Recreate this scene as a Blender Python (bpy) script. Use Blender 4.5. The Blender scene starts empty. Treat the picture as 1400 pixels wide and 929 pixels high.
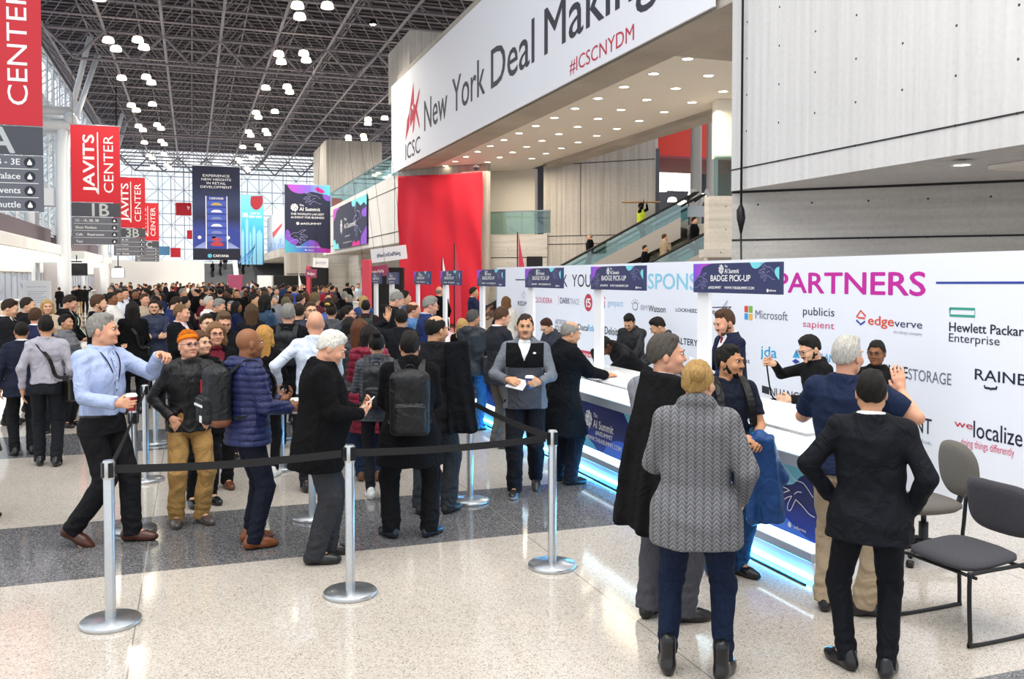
import bpy, math, random
import numpy as np
from mathutils import Vector, Matrix
from math import sin, cos, pi, radians, atan2, sqrt, hypot

SC = bpy.context.scene
COL = SC.collection
RNG = random.Random(7)

# ------------------------------------------------------------------ camera
FPX, YAW, TILT, CAMZ = 1230.0, radians(19.56), radians(1.8), 2.13
CU, CV = 700.0, 380.0 + FPX * math.tan(TILT)
cd = bpy.data.cameras.new('camera'); cam = bpy.data.objects.new('camera', cd); COL.objects.link(cam)
cam.location = (0, 0, CAMZ)
cam.rotation_euler = (pi / 2 - TILT, 0, -YAW)
cd.sensor_width = 36.0; cd.lens = FPX / 1400 * 36.0
cd.shift_y = -(464.5 - CV) / 1400
cd.clip_end = 500
SC.camera = cam

# ------------------------------------------------------------------ world, exposure, large lights
SC.view_settings.view_transform = 'Standard'
SC.view_settings.look = 'None'
SC.view_settings.exposure = 0.42
SC.view_settings.gamma = 1.0
SC.view_settings.use_curve_mapping = False
w = bpy.data.worlds.new('sky'); SC.world = w; w.use_nodes = True
bg = w.node_tree.nodes['Background']
bg.inputs[0].default_value = (0.90, 0.95, 1.0, 1); bg.inputs[1].default_value = 1.05
def area_light(name, loc, rot, sx, sy, power, col):
    l = bpy.data.lights.new(name, 'AREA'); l.shape = 'RECTANGLE'; l.size = sx; l.size_y = sy
    l.energy = power; l.color = col
    o = bpy.data.objects.new(name, l); COL.objects.link(o); o.location = loc; o.rotation_euler = rot
    return o
# the rows of roof lamps above the near half of the hall
area_light('roof_lamp_row', (1.0, 3.0, 13.5), (0, 0, 0), 14, 12, 1500, (1.0, 0.95, 0.86))
# downlights of the bridge soffit and of the overhang
area_light('soffit_downlights', (11.8, 27.0, 6.75), (0, 0, radians(0)), 4, 22, 900, (1.0, 0.86, 0.66))
SC.cycles.use_denoising = True
SC.cycles.max_bounces = 6
SC.cycles.diffuse_bounces = 3
SC.cycles.glossy_bounces = 3
SC.cycles.transparent_max_bounces = 12
SC.cycles.caustics_reflective = False
SC.cycles.caustics_refractive = False
SC.cycles.sample_clamp_indirect = 4.0

# ------------------------------------------------------------------ pixel rays of the photograph -> points in the hall
def ray(u, v):
    a = Vector(((u - CU) / FPX, -(v - CV) / FPX, -1.0))
    return cam.rotation_euler.to_matrix() @ a
CAMP = Vector((0, 0, CAMZ))
def at_z(u, v, z=0.0):
    r = ray(u, v); return CAMP + r * ((z - CAMZ) / r.z)
def at_x(u, v, x):
    r = ray(u, v); return CAMP + r * (x / r.x)
def at_y(u, v, y):
    r = ray(u, v); return CAMP + r * (y / r.y)
def at_d(u, v, d):
    r = ray(u, v); f = Vector((sin(YAW), cos(YAW), 0)); return CAMP + r * (d / r.dot(f))
def at_plane(u, v, p0, n):
    r = ray(u, v); return CAMP + r * ((Vector(p0) - CAMP).dot(Vector(n)) / r.dot(Vector(n)))

# ------------------------------------------------------------------ materials
def lin(c):
    if isinstance(c, str):
        c = c.lstrip('#'); c = [int(c[i:i + 2], 16) / 255 for i in (0, 2, 4)]
    return tuple(x / 12.92 if x <= 0.04045 else ((x + 0.055) / 1.055) ** 2.4 for x in c[:3]) + (1.0,)
MATS = {}
def mat(name, col, rough=0.5, metal=0.0, emit=0.0, spec=0.5, bump=0.0, bscale=60.0, var=0.0, vscale=8.0, coords='Object', stretch=None, coat=0.0, fold=0.0):
    key = (name, str(col), rough, metal, emit, bump, bscale, var, vscale, fold)
    if key in MATS: return MATS[key]
    m = bpy.data.materials.new(name); m.use_nodes = True
    nt = m.node_tree; b = nt.nodes['Principled BSDF']
    c = lin(col); b.inputs['Base Color'].default_value = c
    b.inputs['Roughness'].default_value = rough; b.inputs['Metallic'].default_value = metal
    b.inputs['Specular IOR Level'].default_value = spec
    if coat: b.inputs['Coat Weight'].default_value = coat
    if emit:
        b.inputs['Emission Color'].default_value = c; b.inputs['Emission Strength'].default_value = emit
    if bump or var:
        tc = nt.nodes.new('ShaderNodeTexCoord'); mp = nt.nodes.new('ShaderNodeMapping')
        nt.links.new(tc.outputs[coords], mp.inputs[0])
        if stretch: mp.inputs['Scale'].default_value = stretch
        if bump:
            n = nt.nodes.new('ShaderNodeTexNoise'); n.inputs['Scale'].default_value = bscale; n.inputs['Detail'].default_value = 3
            nt.links.new(mp.outputs[0], n.inputs[0])
            bm_ = nt.nodes.new('ShaderNodeBump'); bm_.inputs['Strength'].default_value = bump; bm_.inputs['Distance'].default_value = 0.01
            nt.links.new(n.outputs[0], bm_.inputs['Height']); nt.links.new(bm_.outputs[0], b.inputs['Normal'])
            if fold:
                n3 = nt.nodes.new('ShaderNodeTexNoise'); n3.inputs['Scale'].default_value = 7; n3.inputs['Detail'].default_value = 2.5; n3.inputs['Distortion'].default_value = 1.6
                mp3 = nt.nodes.new('ShaderNodeMapping'); mp3.inputs['Scale'].default_value = (1, 1, .75); mp3.inputs['Rotation'].default_value = (.5, .6, 0); nt.links.new(tc.outputs[coords], mp3.inputs[0]); nt.links.new(mp3.outputs[0], n3.inputs[0])
                b3 = nt.nodes.new('ShaderNodeBump'); b3.inputs['Strength'].default_value = 1.0; b3.inputs['Distance'].default_value = fold
                nt.links.new(n3.outputs[0], b3.inputs['Height']); nt.links.new(b3.outputs[0], bm_.inputs['Normal'])
        if var:
            n2 = nt.nodes.new('ShaderNodeTexNoise'); n2.inputs['Scale'].default_value = vscale; n2.inputs['Detail'].default_value = 4
            nt.links.new(mp.outputs[0], n2.inputs[0])
            r = nt.nodes.new('ShaderNodeValToRGB')
            r.color_ramp.elements[0].position = 0.3; r.color_ramp.elements[1].position = 0.7
            r.color_ramp.elements[0].color = tuple(x * (1 - var) for x in c[:3]) + (1,)
            r.color_ramp.elements[1].color = tuple(min(1, x * (1 + var)) for x in c[:3]) + (1,)
            nt.links.new(n2.outputs[0], r.inputs[0]); nt.links.new(r.outputs[0], b.inputs['Base Color'])
    MATS[key] = m
    return m
def gradient_mat(name, stops, axis=2, lo=0.0, hi=1.0, rough=0.45, emit=0.0, diag=0.0):
    """a printed colour blend: stops of colour along one object axis"""
    m = bpy.data.materials.new(name); m.use_nodes = True
    nt = m.node_tree; b = nt.nodes['Principled BSDF']; b.inputs['Roughness'].default_value = rough
    tc = nt.nodes.new('ShaderNodeTexCoord'); sp = nt.nodes.new('ShaderNodeSeparateXYZ'); mr = nt.nodes.new('ShaderNodeMapRange')
    nt.links.new(tc.outputs['Object'], sp.inputs[0])
    src = sp.outputs[axis]
    if diag:
        ad = nt.nodes.new('ShaderNodeMath'); ad.operation = 'MULTIPLY_ADD'; ad.inputs[1].default_value = diag
        nt.links.new(sp.outputs[2 if axis == 0 else 0], ad.inputs[0]); nt.links.new(src, ad.inputs[2]); src = ad.outputs[0]
    nt.links.new(src, mr.inputs[0]); mr.inputs[1].default_value = lo; mr.inputs[2].default_value = hi
    r = nt.nodes.new('ShaderNodeValToRGB'); nt.links.new(mr.outputs[0], r.inputs[0])
    els = r.color_ramp.elements
    while len(els) < len(stops): els.new(0.5)
    for e, (p, c) in zip(els, stops): e.position = p; e.color = lin(c)
    nt.links.new(r.outputs[0], b.inputs['Base Color'])
    if emit:
        nt.links.new(r.outputs[0], b.inputs['Emission Color']); b.inputs['Emission Strength'].default_value = emit
    return m

# ------------------------------------------------------------------ objects
def tag(o, label, cat, group=None, kind=None):
    if label: o['label'] = label
    if cat: o['category'] = cat
    if group: o['group'] = group
    if kind: o['kind'] = kind
    return o
def empty(name, label=None, cat=None, loc=(0, 0, 0), rz=0.0, group=None):
    o = bpy.data.objects.new(name, None); COL.objects.link(o)
    o.location = loc; o.rotation_euler = (0, 0, rz); o.empty_display_size = 0.2
    return tag(o, label, cat, group)
def link(name, me, parent=None, mats=None):
    o = bpy.data.objects.new(name, me); COL.objects.link(o)
    if parent is not None: o.parent = parent
    if mats:
        for m in (mats if isinstance(mats, (list, tuple)) else [mats]): me.materials.append(m)
    return o
def struct(o): o['kind'] = 'structure'; return o
def copy_tree(o, parent=None):
    c = o.copy(); COL.objects.link(c); c.parent = parent
    for ch in list(o.children): copy_tree(ch, c)
    return c
def raw_mesh(name, V, quads, smooth=True):
    me = bpy.data.meshes.new(name)
    n = len(V); q = np.asarray(quads, np.int32); k = q.shape[1]
    me.vertices.add(n); me.vertices.foreach_set('co', np.asarray(V, np.float32).ravel())
    me.loops.add(q.size); me.loops.foreach_set('vertex_index', q.ravel())
    me.polygons.add(len(q)); me.polygons.foreach_set('loop_start', np.arange(0, q.size, k, dtype=np.int32))
    me.polygons.foreach_set('use_smooth', np.full(len(q), smooth))
    me.update(calc_edges=True)
    return me

class MB:
    """collects shapes with a material slot each and links them as one mesh"""
    def __init__(s): s.v = []; s.f = []; s.m = []; s.sm = []
    def add(s, V, F, mi=0, smooth=False):
        o = len(s.v); s.v += [tuple(p) for p in V]
        for f in F: s.f.append(tuple(i + o for i in f)); s.m.append(mi); s.sm.append(smooth)
        return s
    def box(s, c, d, mi=0, rz=0.0, bev=0.0, R=None):
        x, y, z = d[0] / 2, d[1] / 2, d[2] / 2
        if bev:
            e = min(bev, x, y, z)
            V = []; idx = {}
            for sx in (-1, 1):
                for sy in (-1, 1):
                    for sz in (-1, 1):
                        for ax in range(3):
                            p = [sx * (x - e), sy * (y - e), sz * (z - e)]
                            p[ax] = (sx * x, sy * y, sz * z)[ax]
                            idx[(sx, sy, sz, ax)] = len(V); V.append(p)
            F = []
            for ax in range(3):
                a, b = (ax + 1) % 3, (ax + 2) % 3
                for sg in (-1, 1):
                    q = []
                    for (p, r) in ((-1, -1), (1, -1), (1, 1), (-1, 1)):
                        t = [0, 0, 0]; t[ax] = sg; t[a] = p; t[b] = r; q.append(idx[(*t, ax)])
                    F.append(q if sg > 0 else q[::-1])
            for ax in range(3):
                a, b = (ax + 1) % 3, (ax + 2) % 3
                for sa in (-1, 1):
                    for sb in (-1, 1):
                        t0 = [0, 0, 0]; t0[ax] = -1; t0[a] = sa; t0[b] = sb
                        t1 = list(t0); t1[ax] = 1
                        q = [idx[(*t0, a)], idx[(*t1, a)], idx[(*t1, b)], idx[(*t0, b)]]
                        F.append(q if sa * sb < 0 else q[::-1])
            for sx in (-1, 1):
                for sy in (-1, 1):
                    for sz in (-1, 1):
                        q = [idx[(sx, sy, sz, k)] for k in range(3)]
                        F.append(q if sx * sy * sz > 0 else q[::-1])
        else:
            V = [(-x, -y, -z), (x, -y, -z), (x, y, -z), (-x, y, -z), (-x, -y, z), (x, -y, z), (x, y, z), (-x, y, z)]
            F = [(3, 2, 1, 0), (4, 5, 6, 7), (0, 1, 5, 4), (1, 2, 6, 5), (2, 3, 7, 6), (3, 0, 4, 7)]
        if R is None: R = Matrix.Rotation(rz, 3, 'Z')
        C = Vector(c)
        return s.add([C + R @ Vector(p) for p in V], F, mi)
    def rng(s, lo, hi, mi=0, bev=0.0):
        return s.box([(a + b) / 2 for a, b in zip(lo, hi)], [abs(b - a) for a, b in zip(lo, hi)], mi, bev=bev)
    def tube(s, pts, r, mi=0, n=8, caps=True, closed=False, smooth=True):
        pts = [Vector(p) for p in pts]; m = len(pts); V = []; F = []
        rs = r if isinstance(r, (list, tuple)) else [r] * m
        prev = None
        for i, p in enumerate(pts):
            if closed: t = pts[(i + 1) % m] - pts[i - 1]
            else: t = pts[min(i + 1, m - 1)] - pts[max(i - 1, 0)]
            if t.length < 1e-9: t = Vector((0, 0, 1))
            t.normalize()
            if prev is None:
                a = Vector((0, 0, 1)) if abs(t.z) < 0.9 else Vector((1, 0, 0))
                u_ = t.cross(a).normalized()
            else:
                u_ = prev - t * prev.dot(t)
                u_ = u_.normalized() if u_.length > 1e-6 else t.cross(Vector((0.3, 0.5, 0.8))).normalized()
            prev = u_; w_ = t.cross(u_)
            for k in range(n):
                a = 2 * pi * k / n; V.append(p + (u_ * cos(a) + w_ * sin(a)) * rs[i])
        for i in range(m if closed else m - 1):
            j = (i + 1) % m
            for k in range(n):
                k2 = (k + 1) % n; F.append((i * n + k, i * n + k2, j * n + k2, j * n + k))
        if caps and not closed:
            F.append(tuple(range(n))[::-1]); F.append(tuple((m - 1) * n + k for k in range(n)))
        return s.add(V, F, mi, smooth)
    def bar(s, a, b, w, mi=0):
        return s.tube([a, b], w / 1.414, mi, 4, smooth=False)
    def lathe(s, prof, c=(0, 0, 0), mi=0, n=24, smooth=True, caps=True):
        V = []; F = []; m = len(prof); c = Vector(c)
        for r, z in prof:
            for k in range(n):
                a = 2 * pi * k / n; V.append(c + Vector((r * cos(a), r * sin(a), z)))
        for i in range(m - 1):
            for k in range(n):
                k2 = (k + 1) % n; F.append((i * n + k, i * n + k2, (i + 1) * n + k2, (i + 1) * n + k))
        s.add(V, F, mi, smooth)
        if caps:
            s.add(V[:n], [tuple(range(n))[::-1]], mi); s.add(V[-n:], [tuple(range(n))], mi)
        return s
    def prism(s, pts, d0, d1, mi=0, axis='y'):
        """outline in x,z pulled from y=d0 (front) to y=d1"""
        n = len(pts)
        ar = sum(pts[i][0] * pts[(i + 1) % n][1] - pts[(i + 1) % n][0] * pts[i][1] for i in range(n))
        if ar < 0: pts = pts[::-1]
        if axis == 'y': P = lambda p, d: (p[0], d, p[1])
        elif axis == 'z': P = lambda p, d: (p[0], p[1], -d)
        else: P = lambda p, d: (-d, p[0], p[1])
        V = [P(p, d0) for p in pts] + [P(p, d1) for p in pts]
        F = [tuple(range(n)), tuple(range(n, 2 * n))[::-1]]
        for i in range(n):
            j = (i + 1) % n; F.append((j, i, n + i, n + j))
        return s.add(V, F, mi)
    def stroke(s, pts, w, y, mi=0):
        """a flat printed line in the xz plane at depth y"""
        P = [Vector((p[0], p[1])) for p in pts]; n = len(P); L = []; R_ = []
        for i in range(n):
            t = (P[min(i + 1, n - 1)] - P[max(i - 1, 0)])
            if t.length < 1e-9: t = Vector((1, 0))
            t.normalize(); nn = Vector((-t.y, t.x)) * w / 2
            L.append(P[i] + nn); R_.append(P[i] - nn)
        V = [(p.x, y, p.y) for p in L] + [(p.x, y, p.y) for p in R_]
        F = [(i, n + i, n + i + 1, i + 1) for i in range(n - 1)]
        return s.add(V, F, mi)
    def poly(s, pts, y, mi=0):
        n = len(pts)
        ar = sum(pts[i][0] * pts[(i + 1) % n][1] - pts[(i + 1) % n][0] * pts[i][1] for i in range(n))
        if ar < 0: pts = pts[::-1]
        return s.add([(p[0], y, p[1]) for p in pts], [tuple(range(n))], mi)
    def disc(s, c, r, y, mi=0, n=20, rz=None):
        rz = rz or r
        return s.poly([(c[0] + r * cos(2 * pi * k / n), c[1] + rz * sin(2 * pi * k / n)) for k in range(n)], y, mi)
    def text(s, txt, x0, z0, w, h, y, mi=0, bold=0.0, align='l', rot=0.0, shear=0.0):
        """lettering in the xz plane: baseline start (x0,z0), cap height h, width w (None keeps the natural width)"""
        cu = bpy.data.curves.new('t', 'FONT'); cu.body = txt; cu.size = 1.0; cu.resolution_u = 3; cu.shear = shear
        ob = bpy.data.objects.new('t', cu); COL.objects.link(ob)
        bpy.context.view_layer.update()
        dg = bpy.context.evaluated_depsgraph_get()
        me = ob.evaluated_get(dg).to_mesh()
        V = [v.co.copy() for v in me.vertices]; F = [tuple(p.vertices) for p in me.polygons]
        ob.evaluated_get(dg).to_mesh_clear()
        bpy.data.objects.remove(ob); bpy.data.curves.remove(cu)
        if not V: return s
        xa, xb = min(v.x for v in V), max(v.x for v in V)
        kz = h / 0.729
        kx = kz if w is None else w / (xb - xa)
        ww = (xb - xa) * kx
        off = {'l': 0, 'c': -ww / 2, 'r': -ww}[align]
        c_, s_ = cos(rot), sin(rot); out = []
        for v in V:
            a, b = (v.x - xa) * kx + off, v.y * kz
            out.append((x0 + a * c_ - b * s_, y, z0 + a * s_ + b * c_))
        s.add(out, F, mi)
        if bold > 0:
            e = bold * h * 0.9
            for k, (da, db) in enumerate(((e, 0), (-e, 0), (0, e * .6), (0, -e * .6))):
                s.add([(p[0] + da * c_ - db * s_, p[1] + 0.0004 * (k + 1), p[2] + da * s_ + db * c_) for p in out], F, mi)
        return s
    def build(s, name, mats, parent=None):
        me = bpy.data.meshes.new(name)
        me.from_pydata([tuple(v) for v in s.v], [], s.f)
        for m in (mats if isinstance(mats, (list, tuple)) else [mats]): me.materials.append(m)
        me.polygons.foreach_set('material_index', s.m)
        me.polygons.foreach_set('use_smooth', s.sm)
        me.update()
        o = bpy.data.objects.new(name, me); COL.objects.link(o)
        if parent is not None: o.parent = parent
        return o
def smooth_curve(pts, n=6, closed=False):
    """Catmull-Rom through 2D or 3D points"""
    P = [Vector(p) for p in pts]; m = len(P); out = []
    rng = range(m if closed else m - 1)
    for i in rng:
        p0 = P[i - 1] if (closed or i > 0) else P[i]
        p1, p2 = P[i], P[(i + 1) % m]
        p3 = P[(i + 2) % m] if (closed or i + 2 < m) else p2
        for k in range(n):
            t = k / n
            out.append(0.5 * ((2 * p1) + (p2 - p0) * t + (2 * p0 - 5 * p1 + 4 * p2 - p3) * t * t + (3 * p1 - p0 - 3 * p2 + p3) * t ** 3))
    if not closed: out.append(P[-1])
    return out
# =================================================================== SURFACES OF THE HALL
def terrazzo():
    m = bpy.data.materials.new('terrazzo'); m.use_nodes = True
    nt = m.node_tree; N = nt.nodes.new; L = nt.links.new; b = nt.nodes['Principled BSDF']
    tc = N('ShaderNodeTexCoord'); sp = N('ShaderNodeSeparateXYZ'); L(tc.outputs['Object'], sp.inputs[0])
    def M(op, a, b_=None, c=None):
        n = N('ShaderNodeMath'); n.operation = op
        for i, q in enumerate((a, b_, c)):
            if q is None: continue
            if isinstance(q, (int, float)): n.inputs[i].default_value = q
            else: L(q, n.inputs[i])
        return n.outputs[0]
    yy = M('SUBTRACT', sp.outputs[1], 6.95); per = 4.95
    fy = M('FLOORED_MODULO', yy, per)
    band = M('LESS_THAN', fy, 1.62)
    def joint(coord, off, p, wd):
        f = M('FLOORED_MODULO', M('SUBTRACT', coord, off - wd / 2), p); return M('LESS_THAN', f, wd)
    jx = joint(sp.outputs[0], -0.35, 2.93, 0.009)
    j = M('MAXIMUM', jx, M('MAXIMUM', joint(sp.outputs[1], 6.95, per, 0.007), joint(sp.outputs[1], 8.57, per, 0.007)))
    def chips(scale, stops):
        v = N('ShaderNodeTexVoronoi'); v.inputs['Scale'].default_value = scale; L(tc.outputs['Object'], v.inputs[0])
        s2 = N('ShaderNodeSeparateXYZ'); L(v.outputs['Color'], s2.inputs[0])
        r = N('ShaderNodeValToRGB'); L(s2.outputs[0], r.inputs[0])
        while len(r.color_ramp.elements) < len(stops): r.color_ramp.elements.new(0.5)
        for e, (p, c) in zip(r.color_ramp.elements, stops): e.position = p; e.color = lin(c)
        return r.outputs[0]
    light = chips(150, [(0.0, '#857c71'), (0.14, '#b3a99d'), (0.5, '#c6bdb2'), (1.0, '#d3cbc2')])
    dark = chips(130, [(0.0, '#38383a'), (0.3, '#5c5c5e'), (0.7, '#747377'), (1.0, '#9a9896')])
    mx = N('ShaderNodeMix'); mx.data_type = 'RGBA'; L(band, mx.inputs[0]); L(light, mx.inputs[6]); L(dark, mx.inputs[7])
    nz = N('ShaderNodeTexNoise'); nz.inputs['Scale'].default_value = 0.7; nz.inputs['Detail'].default_value = 5; L(tc.outputs['Object'], nz.inputs[0])
    mv = N('ShaderNodeMapRange'); L(nz.outputs[0], mv.inputs[0]); mv.inputs[1].default_value = 0.3; mv.inputs[2].default_value = 0.7; mv.inputs[3].default_value = 0.9; mv.inputs[4].default_value = 1.05
    mm = N('ShaderNodeMix'); mm.data_type = 'RGBA'; mm.blend_type = 'MULTIPLY'; mm.inputs[0].default_value = 1; L(mx.outputs[2], mm.inputs[6]); L(mv.outputs[0], mm.inputs[7])
    m2 = N('ShaderNodeMix'); m2.data_type = 'RGBA'; L(j, m2.inputs[0]); L(mm.outputs[2], m2.inputs[6]); m2.inputs[7].default_value = lin('#8d877d')
    L(m2.outputs[2], b.inputs['Base Color'])
    rn = N('ShaderNodeMapRange'); L(nz.outputs[0], rn.inputs[0]); rn.inputs[3].default_value = 0.05; rn.inputs[4].default_value = 0.13
    L(rn.outputs[0], b.inputs['Roughness'])
    return m
def concrete(name, col='#b9b6b3', dark=0.16, boards='z', holes=True, warm=0.0):
    """board-marked fair-faced concrete with form-tie holes"""
    m = bpy.data.materials.new(name); m.use_nodes = True
    nt = m.node_tree; N = nt.nodes.new; L = nt.links.new; b = nt.nodes['Principled BSDF']; b.inputs['Roughness'].default_value = 0.75
    tc = N('ShaderNodeTexCoord')
    def noise(sc, detail, scale=1.0):
        mp = N('ShaderNodeMapping'); L(tc.outputs['Object'], mp.inputs[0]); mp.inputs['Scale'].default_value = sc
        n = N('ShaderNodeTexNoise'); n.inputs['Scale'].default_value = scale; n.inputs['Detail'].default_value = detail; L(mp.outputs[0], n.inputs[0]); return n.outputs[0]
    st = (9, 9, 0.22) if boards == 'z' else (0.3, 0.3, 7)
    a = noise(st, 3); c2 = noise((0.5, 0.5, 0.35), 5); fine = noise((14, 14, 14), 4)
    def mix(x, y, f):
        n = N('ShaderNodeMix'); n.data_type = 'FLOAT'; n.inputs[0].default_value = f; L(x, n.inputs[2]); L(y, n.inputs[3]); return n.outputs[0]
    t = mix(mix(a, c2, 0.45), fine, 0.2)
    r = N('ShaderNodeValToRGB'); L(t, r.inputs[0]); c = lin(col)
    r.color_ramp.elements[0].position = 0.36; r.color_ramp.elements[1].position = 0.62
    r.color_ramp.elements[0].color = tuple(x * (1 - 2.2 * dark) for x in c[:3]) + (1,); r.color_ramp.elements[1].color = tuple(min(1, x * (1 + dark)) for x in c[:3]) + (1,)
    out = r.outputs[0]
    if holes:
        sp = N('ShaderNodeSeparateXYZ'); L(tc.outputs['Object'], sp.inputs[0])
        def M(op, p, q):
            n = N('ShaderNodeMath'); n.operation = op
            for i, k in enumerate((p, q)):
                if isinstance(k, (int, float)): n.inputs[i].default_value = k
                else: L(k, n.inputs[i])
            return n.outputs[0]
        fx = M('SUBTRACT', M('FLOORED_MODULO', sp.outputs[0], 0.9), 0.45); fz = M('SUBTRACT', M('FLOORED_MODULO', sp.outputs[2], 0.62), 0.31)
        d = M('ADD', M('MULTIPLY', fx, fx), M('MULTIPLY', fz, fz)); h = M('LESS_THAN', d, 0.00032)
        mx = N('ShaderNodeMix'); mx.data_type = 'RGBA'; L(h, mx.inputs[0]); L(out, mx.inputs[6]); mx.inputs[7].default_value = lin('#3a3836'); out = mx.outputs[2]
    L(out, b.inputs['Base Color'])
    bp = N('ShaderNodeBump'); bp.inputs['Strength'].default_value = 0.35; bp.inputs['Distance'].default_value = 0.02; L(a, bp.inputs['Height']); L(bp.outputs[0], b.inputs['Normal'])
    return m
def glass(name, tint='#dfeeee', clear=0.8, rough=0.03):
    m = bpy.data.materials.new(name); m.use_nodes = True
    nt = m.node_tree; nt.nodes.clear(); N = nt.nodes.new; L = nt.links.new
    o = N('ShaderNodeOutputMaterial'); t = N('ShaderNodeBsdfTransparent'); t.inputs[0].default_value = lin(tint)
    g = N('ShaderNodeBsdfGlossy'); g.inputs['Roughness'].default_value = rough; g.inputs[0].default_value = (0.9, 0.95, 0.95, 1)
    mx = N('ShaderNodeMixShader'); lw = N('ShaderNodeLayerWeight'); lw.inputs[0].default_value = 0.25
    mr = N('ShaderNodeMapRange'); L(lw.outputs['Fresnel'], mr.inputs[0]); mr.inputs[3].default_value = 1 - clear - 0.1 if clear < 0.9 else 0.04; mr.inputs[4].default_value = 0.6
    L(mr.outputs[0], mx.inputs[0]); L(t.outputs[0], mx.inputs[1]); L(g.outputs[0], mx.inputs[2]); L(mx.outputs[0], o.inputs[0])
    return m
M_FLOOR = terrazzo()
M_CON = concrete('board_marked_concrete', '#d8d6d5', 0.065)
M_CON2 = concrete('smooth_concrete', '#c3bfba', 0.12, boards='x')
M_CON3 = concrete('aged_concrete', '#b9b3ac', 0.16, boards='z', holes=False)
M_SOFF = concrete('soffit_concrete', '#b7afa4', 0.13, boards='x', holes=False)
M_PLASTER = mat('white_plaster', '#efe9e0', 0.7)
M_WHITE = mat('white_paint', '#f2f2f4', 0.45)
M_GROOVE = mat('shadow_joint', '#2c2a2c', 0.9)
M_STEELW = mat('pale_painted_steel', '#dbe1e8', 0.45)
M_FRAME = mat('grey_painted_steel', '#8f8a92', 0.5)
M_DECK = mat('roof_deck', '#45424a', 0.8, var=0.25, vscale=0.6, stretch=(1, 12, 1))
M_GLASS = glass('curtain_glass', '#f6f9fb', 0.95); M_RAIL = glass('rail_glass', '#cfe6e4', 0.8)
M_BLACK = mat('black_cloth', '#141417', 0.85)
M_DOWN = mat('downlight_glow', '#fff0d2', 0.5, emit=9.0)
M_GLOWP = mat('lit_panel', '#fffaf0', 0.5, emit=1.6)

# floor
fl = MB(); fl.rng((-32, -12, -0.2), (42, 140, 0.0)); struct(fl.build('floor', M_FLOOR))

# -------------------------------------------------------------- roof: deck and space frame
X0, X1, Y0, Y1 = -9.0, 24.55, 26.0, 120.55
ZB, ZT = 15.8, 17.6; MOD = 3.05
dk = MB()
dk.rng((X0 - 1, Y0 - 1, 18.2), (X1 + 1, Y1 + 1, 18.6))
y = Y0
while y < Y1:
    dk.rng((X0, y, 18.05), (X1, y + 0.35, 18.2)); y += 0.7625
struct(dk.build('ceiling', M_DECK))
nx, ny = int((X1 - X0) / MOD), int((Y1 - Y0) / MOD)
sf = MB()
bx = lambda i: X0 + 1.525 + i * MOD
for i in range(nx):
    sf.bar((bx(i), Y0 + 1.5, ZB), (bx(i), Y0 + 1.5 + (ny - 1) * MOD, ZB), 0.115)
for j in range(ny):
    sf.bar((bx(0), Y0 + 1.525 + j * MOD, ZB), (bx(nx - 1), Y0 + 1.525 + j * MOD, ZB), 0.10)
for i in range(nx + 1):
    sf.bar((X0 + i * MOD, Y0, ZT), (X0 + i * MOD, Y0 + ny * MOD, ZT), 0.07)
for j in range(ny + 1):
    sf.bar((X0, Y0 + j * MOD, ZT), (X0 + nx * MOD, Y0 + j * MOD, ZT), 0.06)
for i in range(nx):
    for j in range(ny):
        p = Vector((bx(i), Y0 + 1.525 + j * MOD, ZB))
        for a in (0, 1):
            for b in (0, 1):
                sf.bar(p, (X0 + (i + a) * MOD, Y0 + (j + b) * MOD, ZT), 0.05)
# deeper girders every nine bays
for j in range(0, ny, 3):
    yy = Y0 + 1.525 + j * MOD
    if j % 9 == 0:
        for i in range(nx - 1):
            zz = ZB - 1.6
            sf.bar((bx(i), yy, ZB), (bx(i) + MOD / 2, yy, zz), 0.11); sf.bar((bx(i) + MOD / 2, yy, zz), (bx(i) + MOD, yy, ZB), 0.11)
            if i < nx - 2: sf.bar((bx(i) + MOD / 2, yy, zz), (bx(i) + 1.5 * MOD, yy, zz), 0.12)
struct(sf.build('trim_1', M_FRAME))

# -------------------------------------------------------------- glass walls with their tubular frames
def lattice(mb, P, nu, nv, du, dv, dn, r0):
    """double-layer tube lattice: P origin, du/dv steps, dn depth to the second layer"""
    P = Vector(P); du = Vector(du); dv = Vector(dv); dn = Vector(dn)
    for j in range(nv + 1): mb.bar(P + dv * j, P + dv * j + du * nu, r0)
    for i in range(nu + 1): mb.bar(P + du * i, P + du * i + dv * nv, r0)
    Q = P + dn + du * 0.5 + dv * 0.5
    for j in range(nv): mb.bar(Q + dv * j, Q + dv * j + du * (nu - 1), r0)
    for i in range(nu): mb.bar(Q + du * i, Q + du * i + dv * (nv - 1), r0)
    for i in range(nu):
        for j in range(nv):
            q = Q + du * i + dv * j
            for a in (0, 1):
                for b in (0, 1): mb.bar(q, P + du * (i + a) + dv * (j + b), r0 * 0.75)
lw_ = MB()
lattice(lw_, (-10.6, 24, 0.4), 31, 6, (0, 3.05, 0), (0, 0, 3.05), (1.5, 0, 0), 0.085)
struct(lw_.build('window_1', M_STEELW))
gl = MB(); gl.rng((-10.95, 24, 0), (-10.93, 121, 16)); struct(gl.build('window_2', M_GLASS))
ew = MB()
lattice(ew, (-10, 121.5, 4.2), 11, 4, (3.05, 0, 0), (0, 0, 3.0), (0, -1.5, 0), 0.075)
struct(ew.build('window_3', M_STEELW))
gl = MB(); gl.rng((-10.6, 122.2, 3.5), (26, 122.22, 16.5)); struct(gl.build('window_4', M_GLASS))

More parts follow.
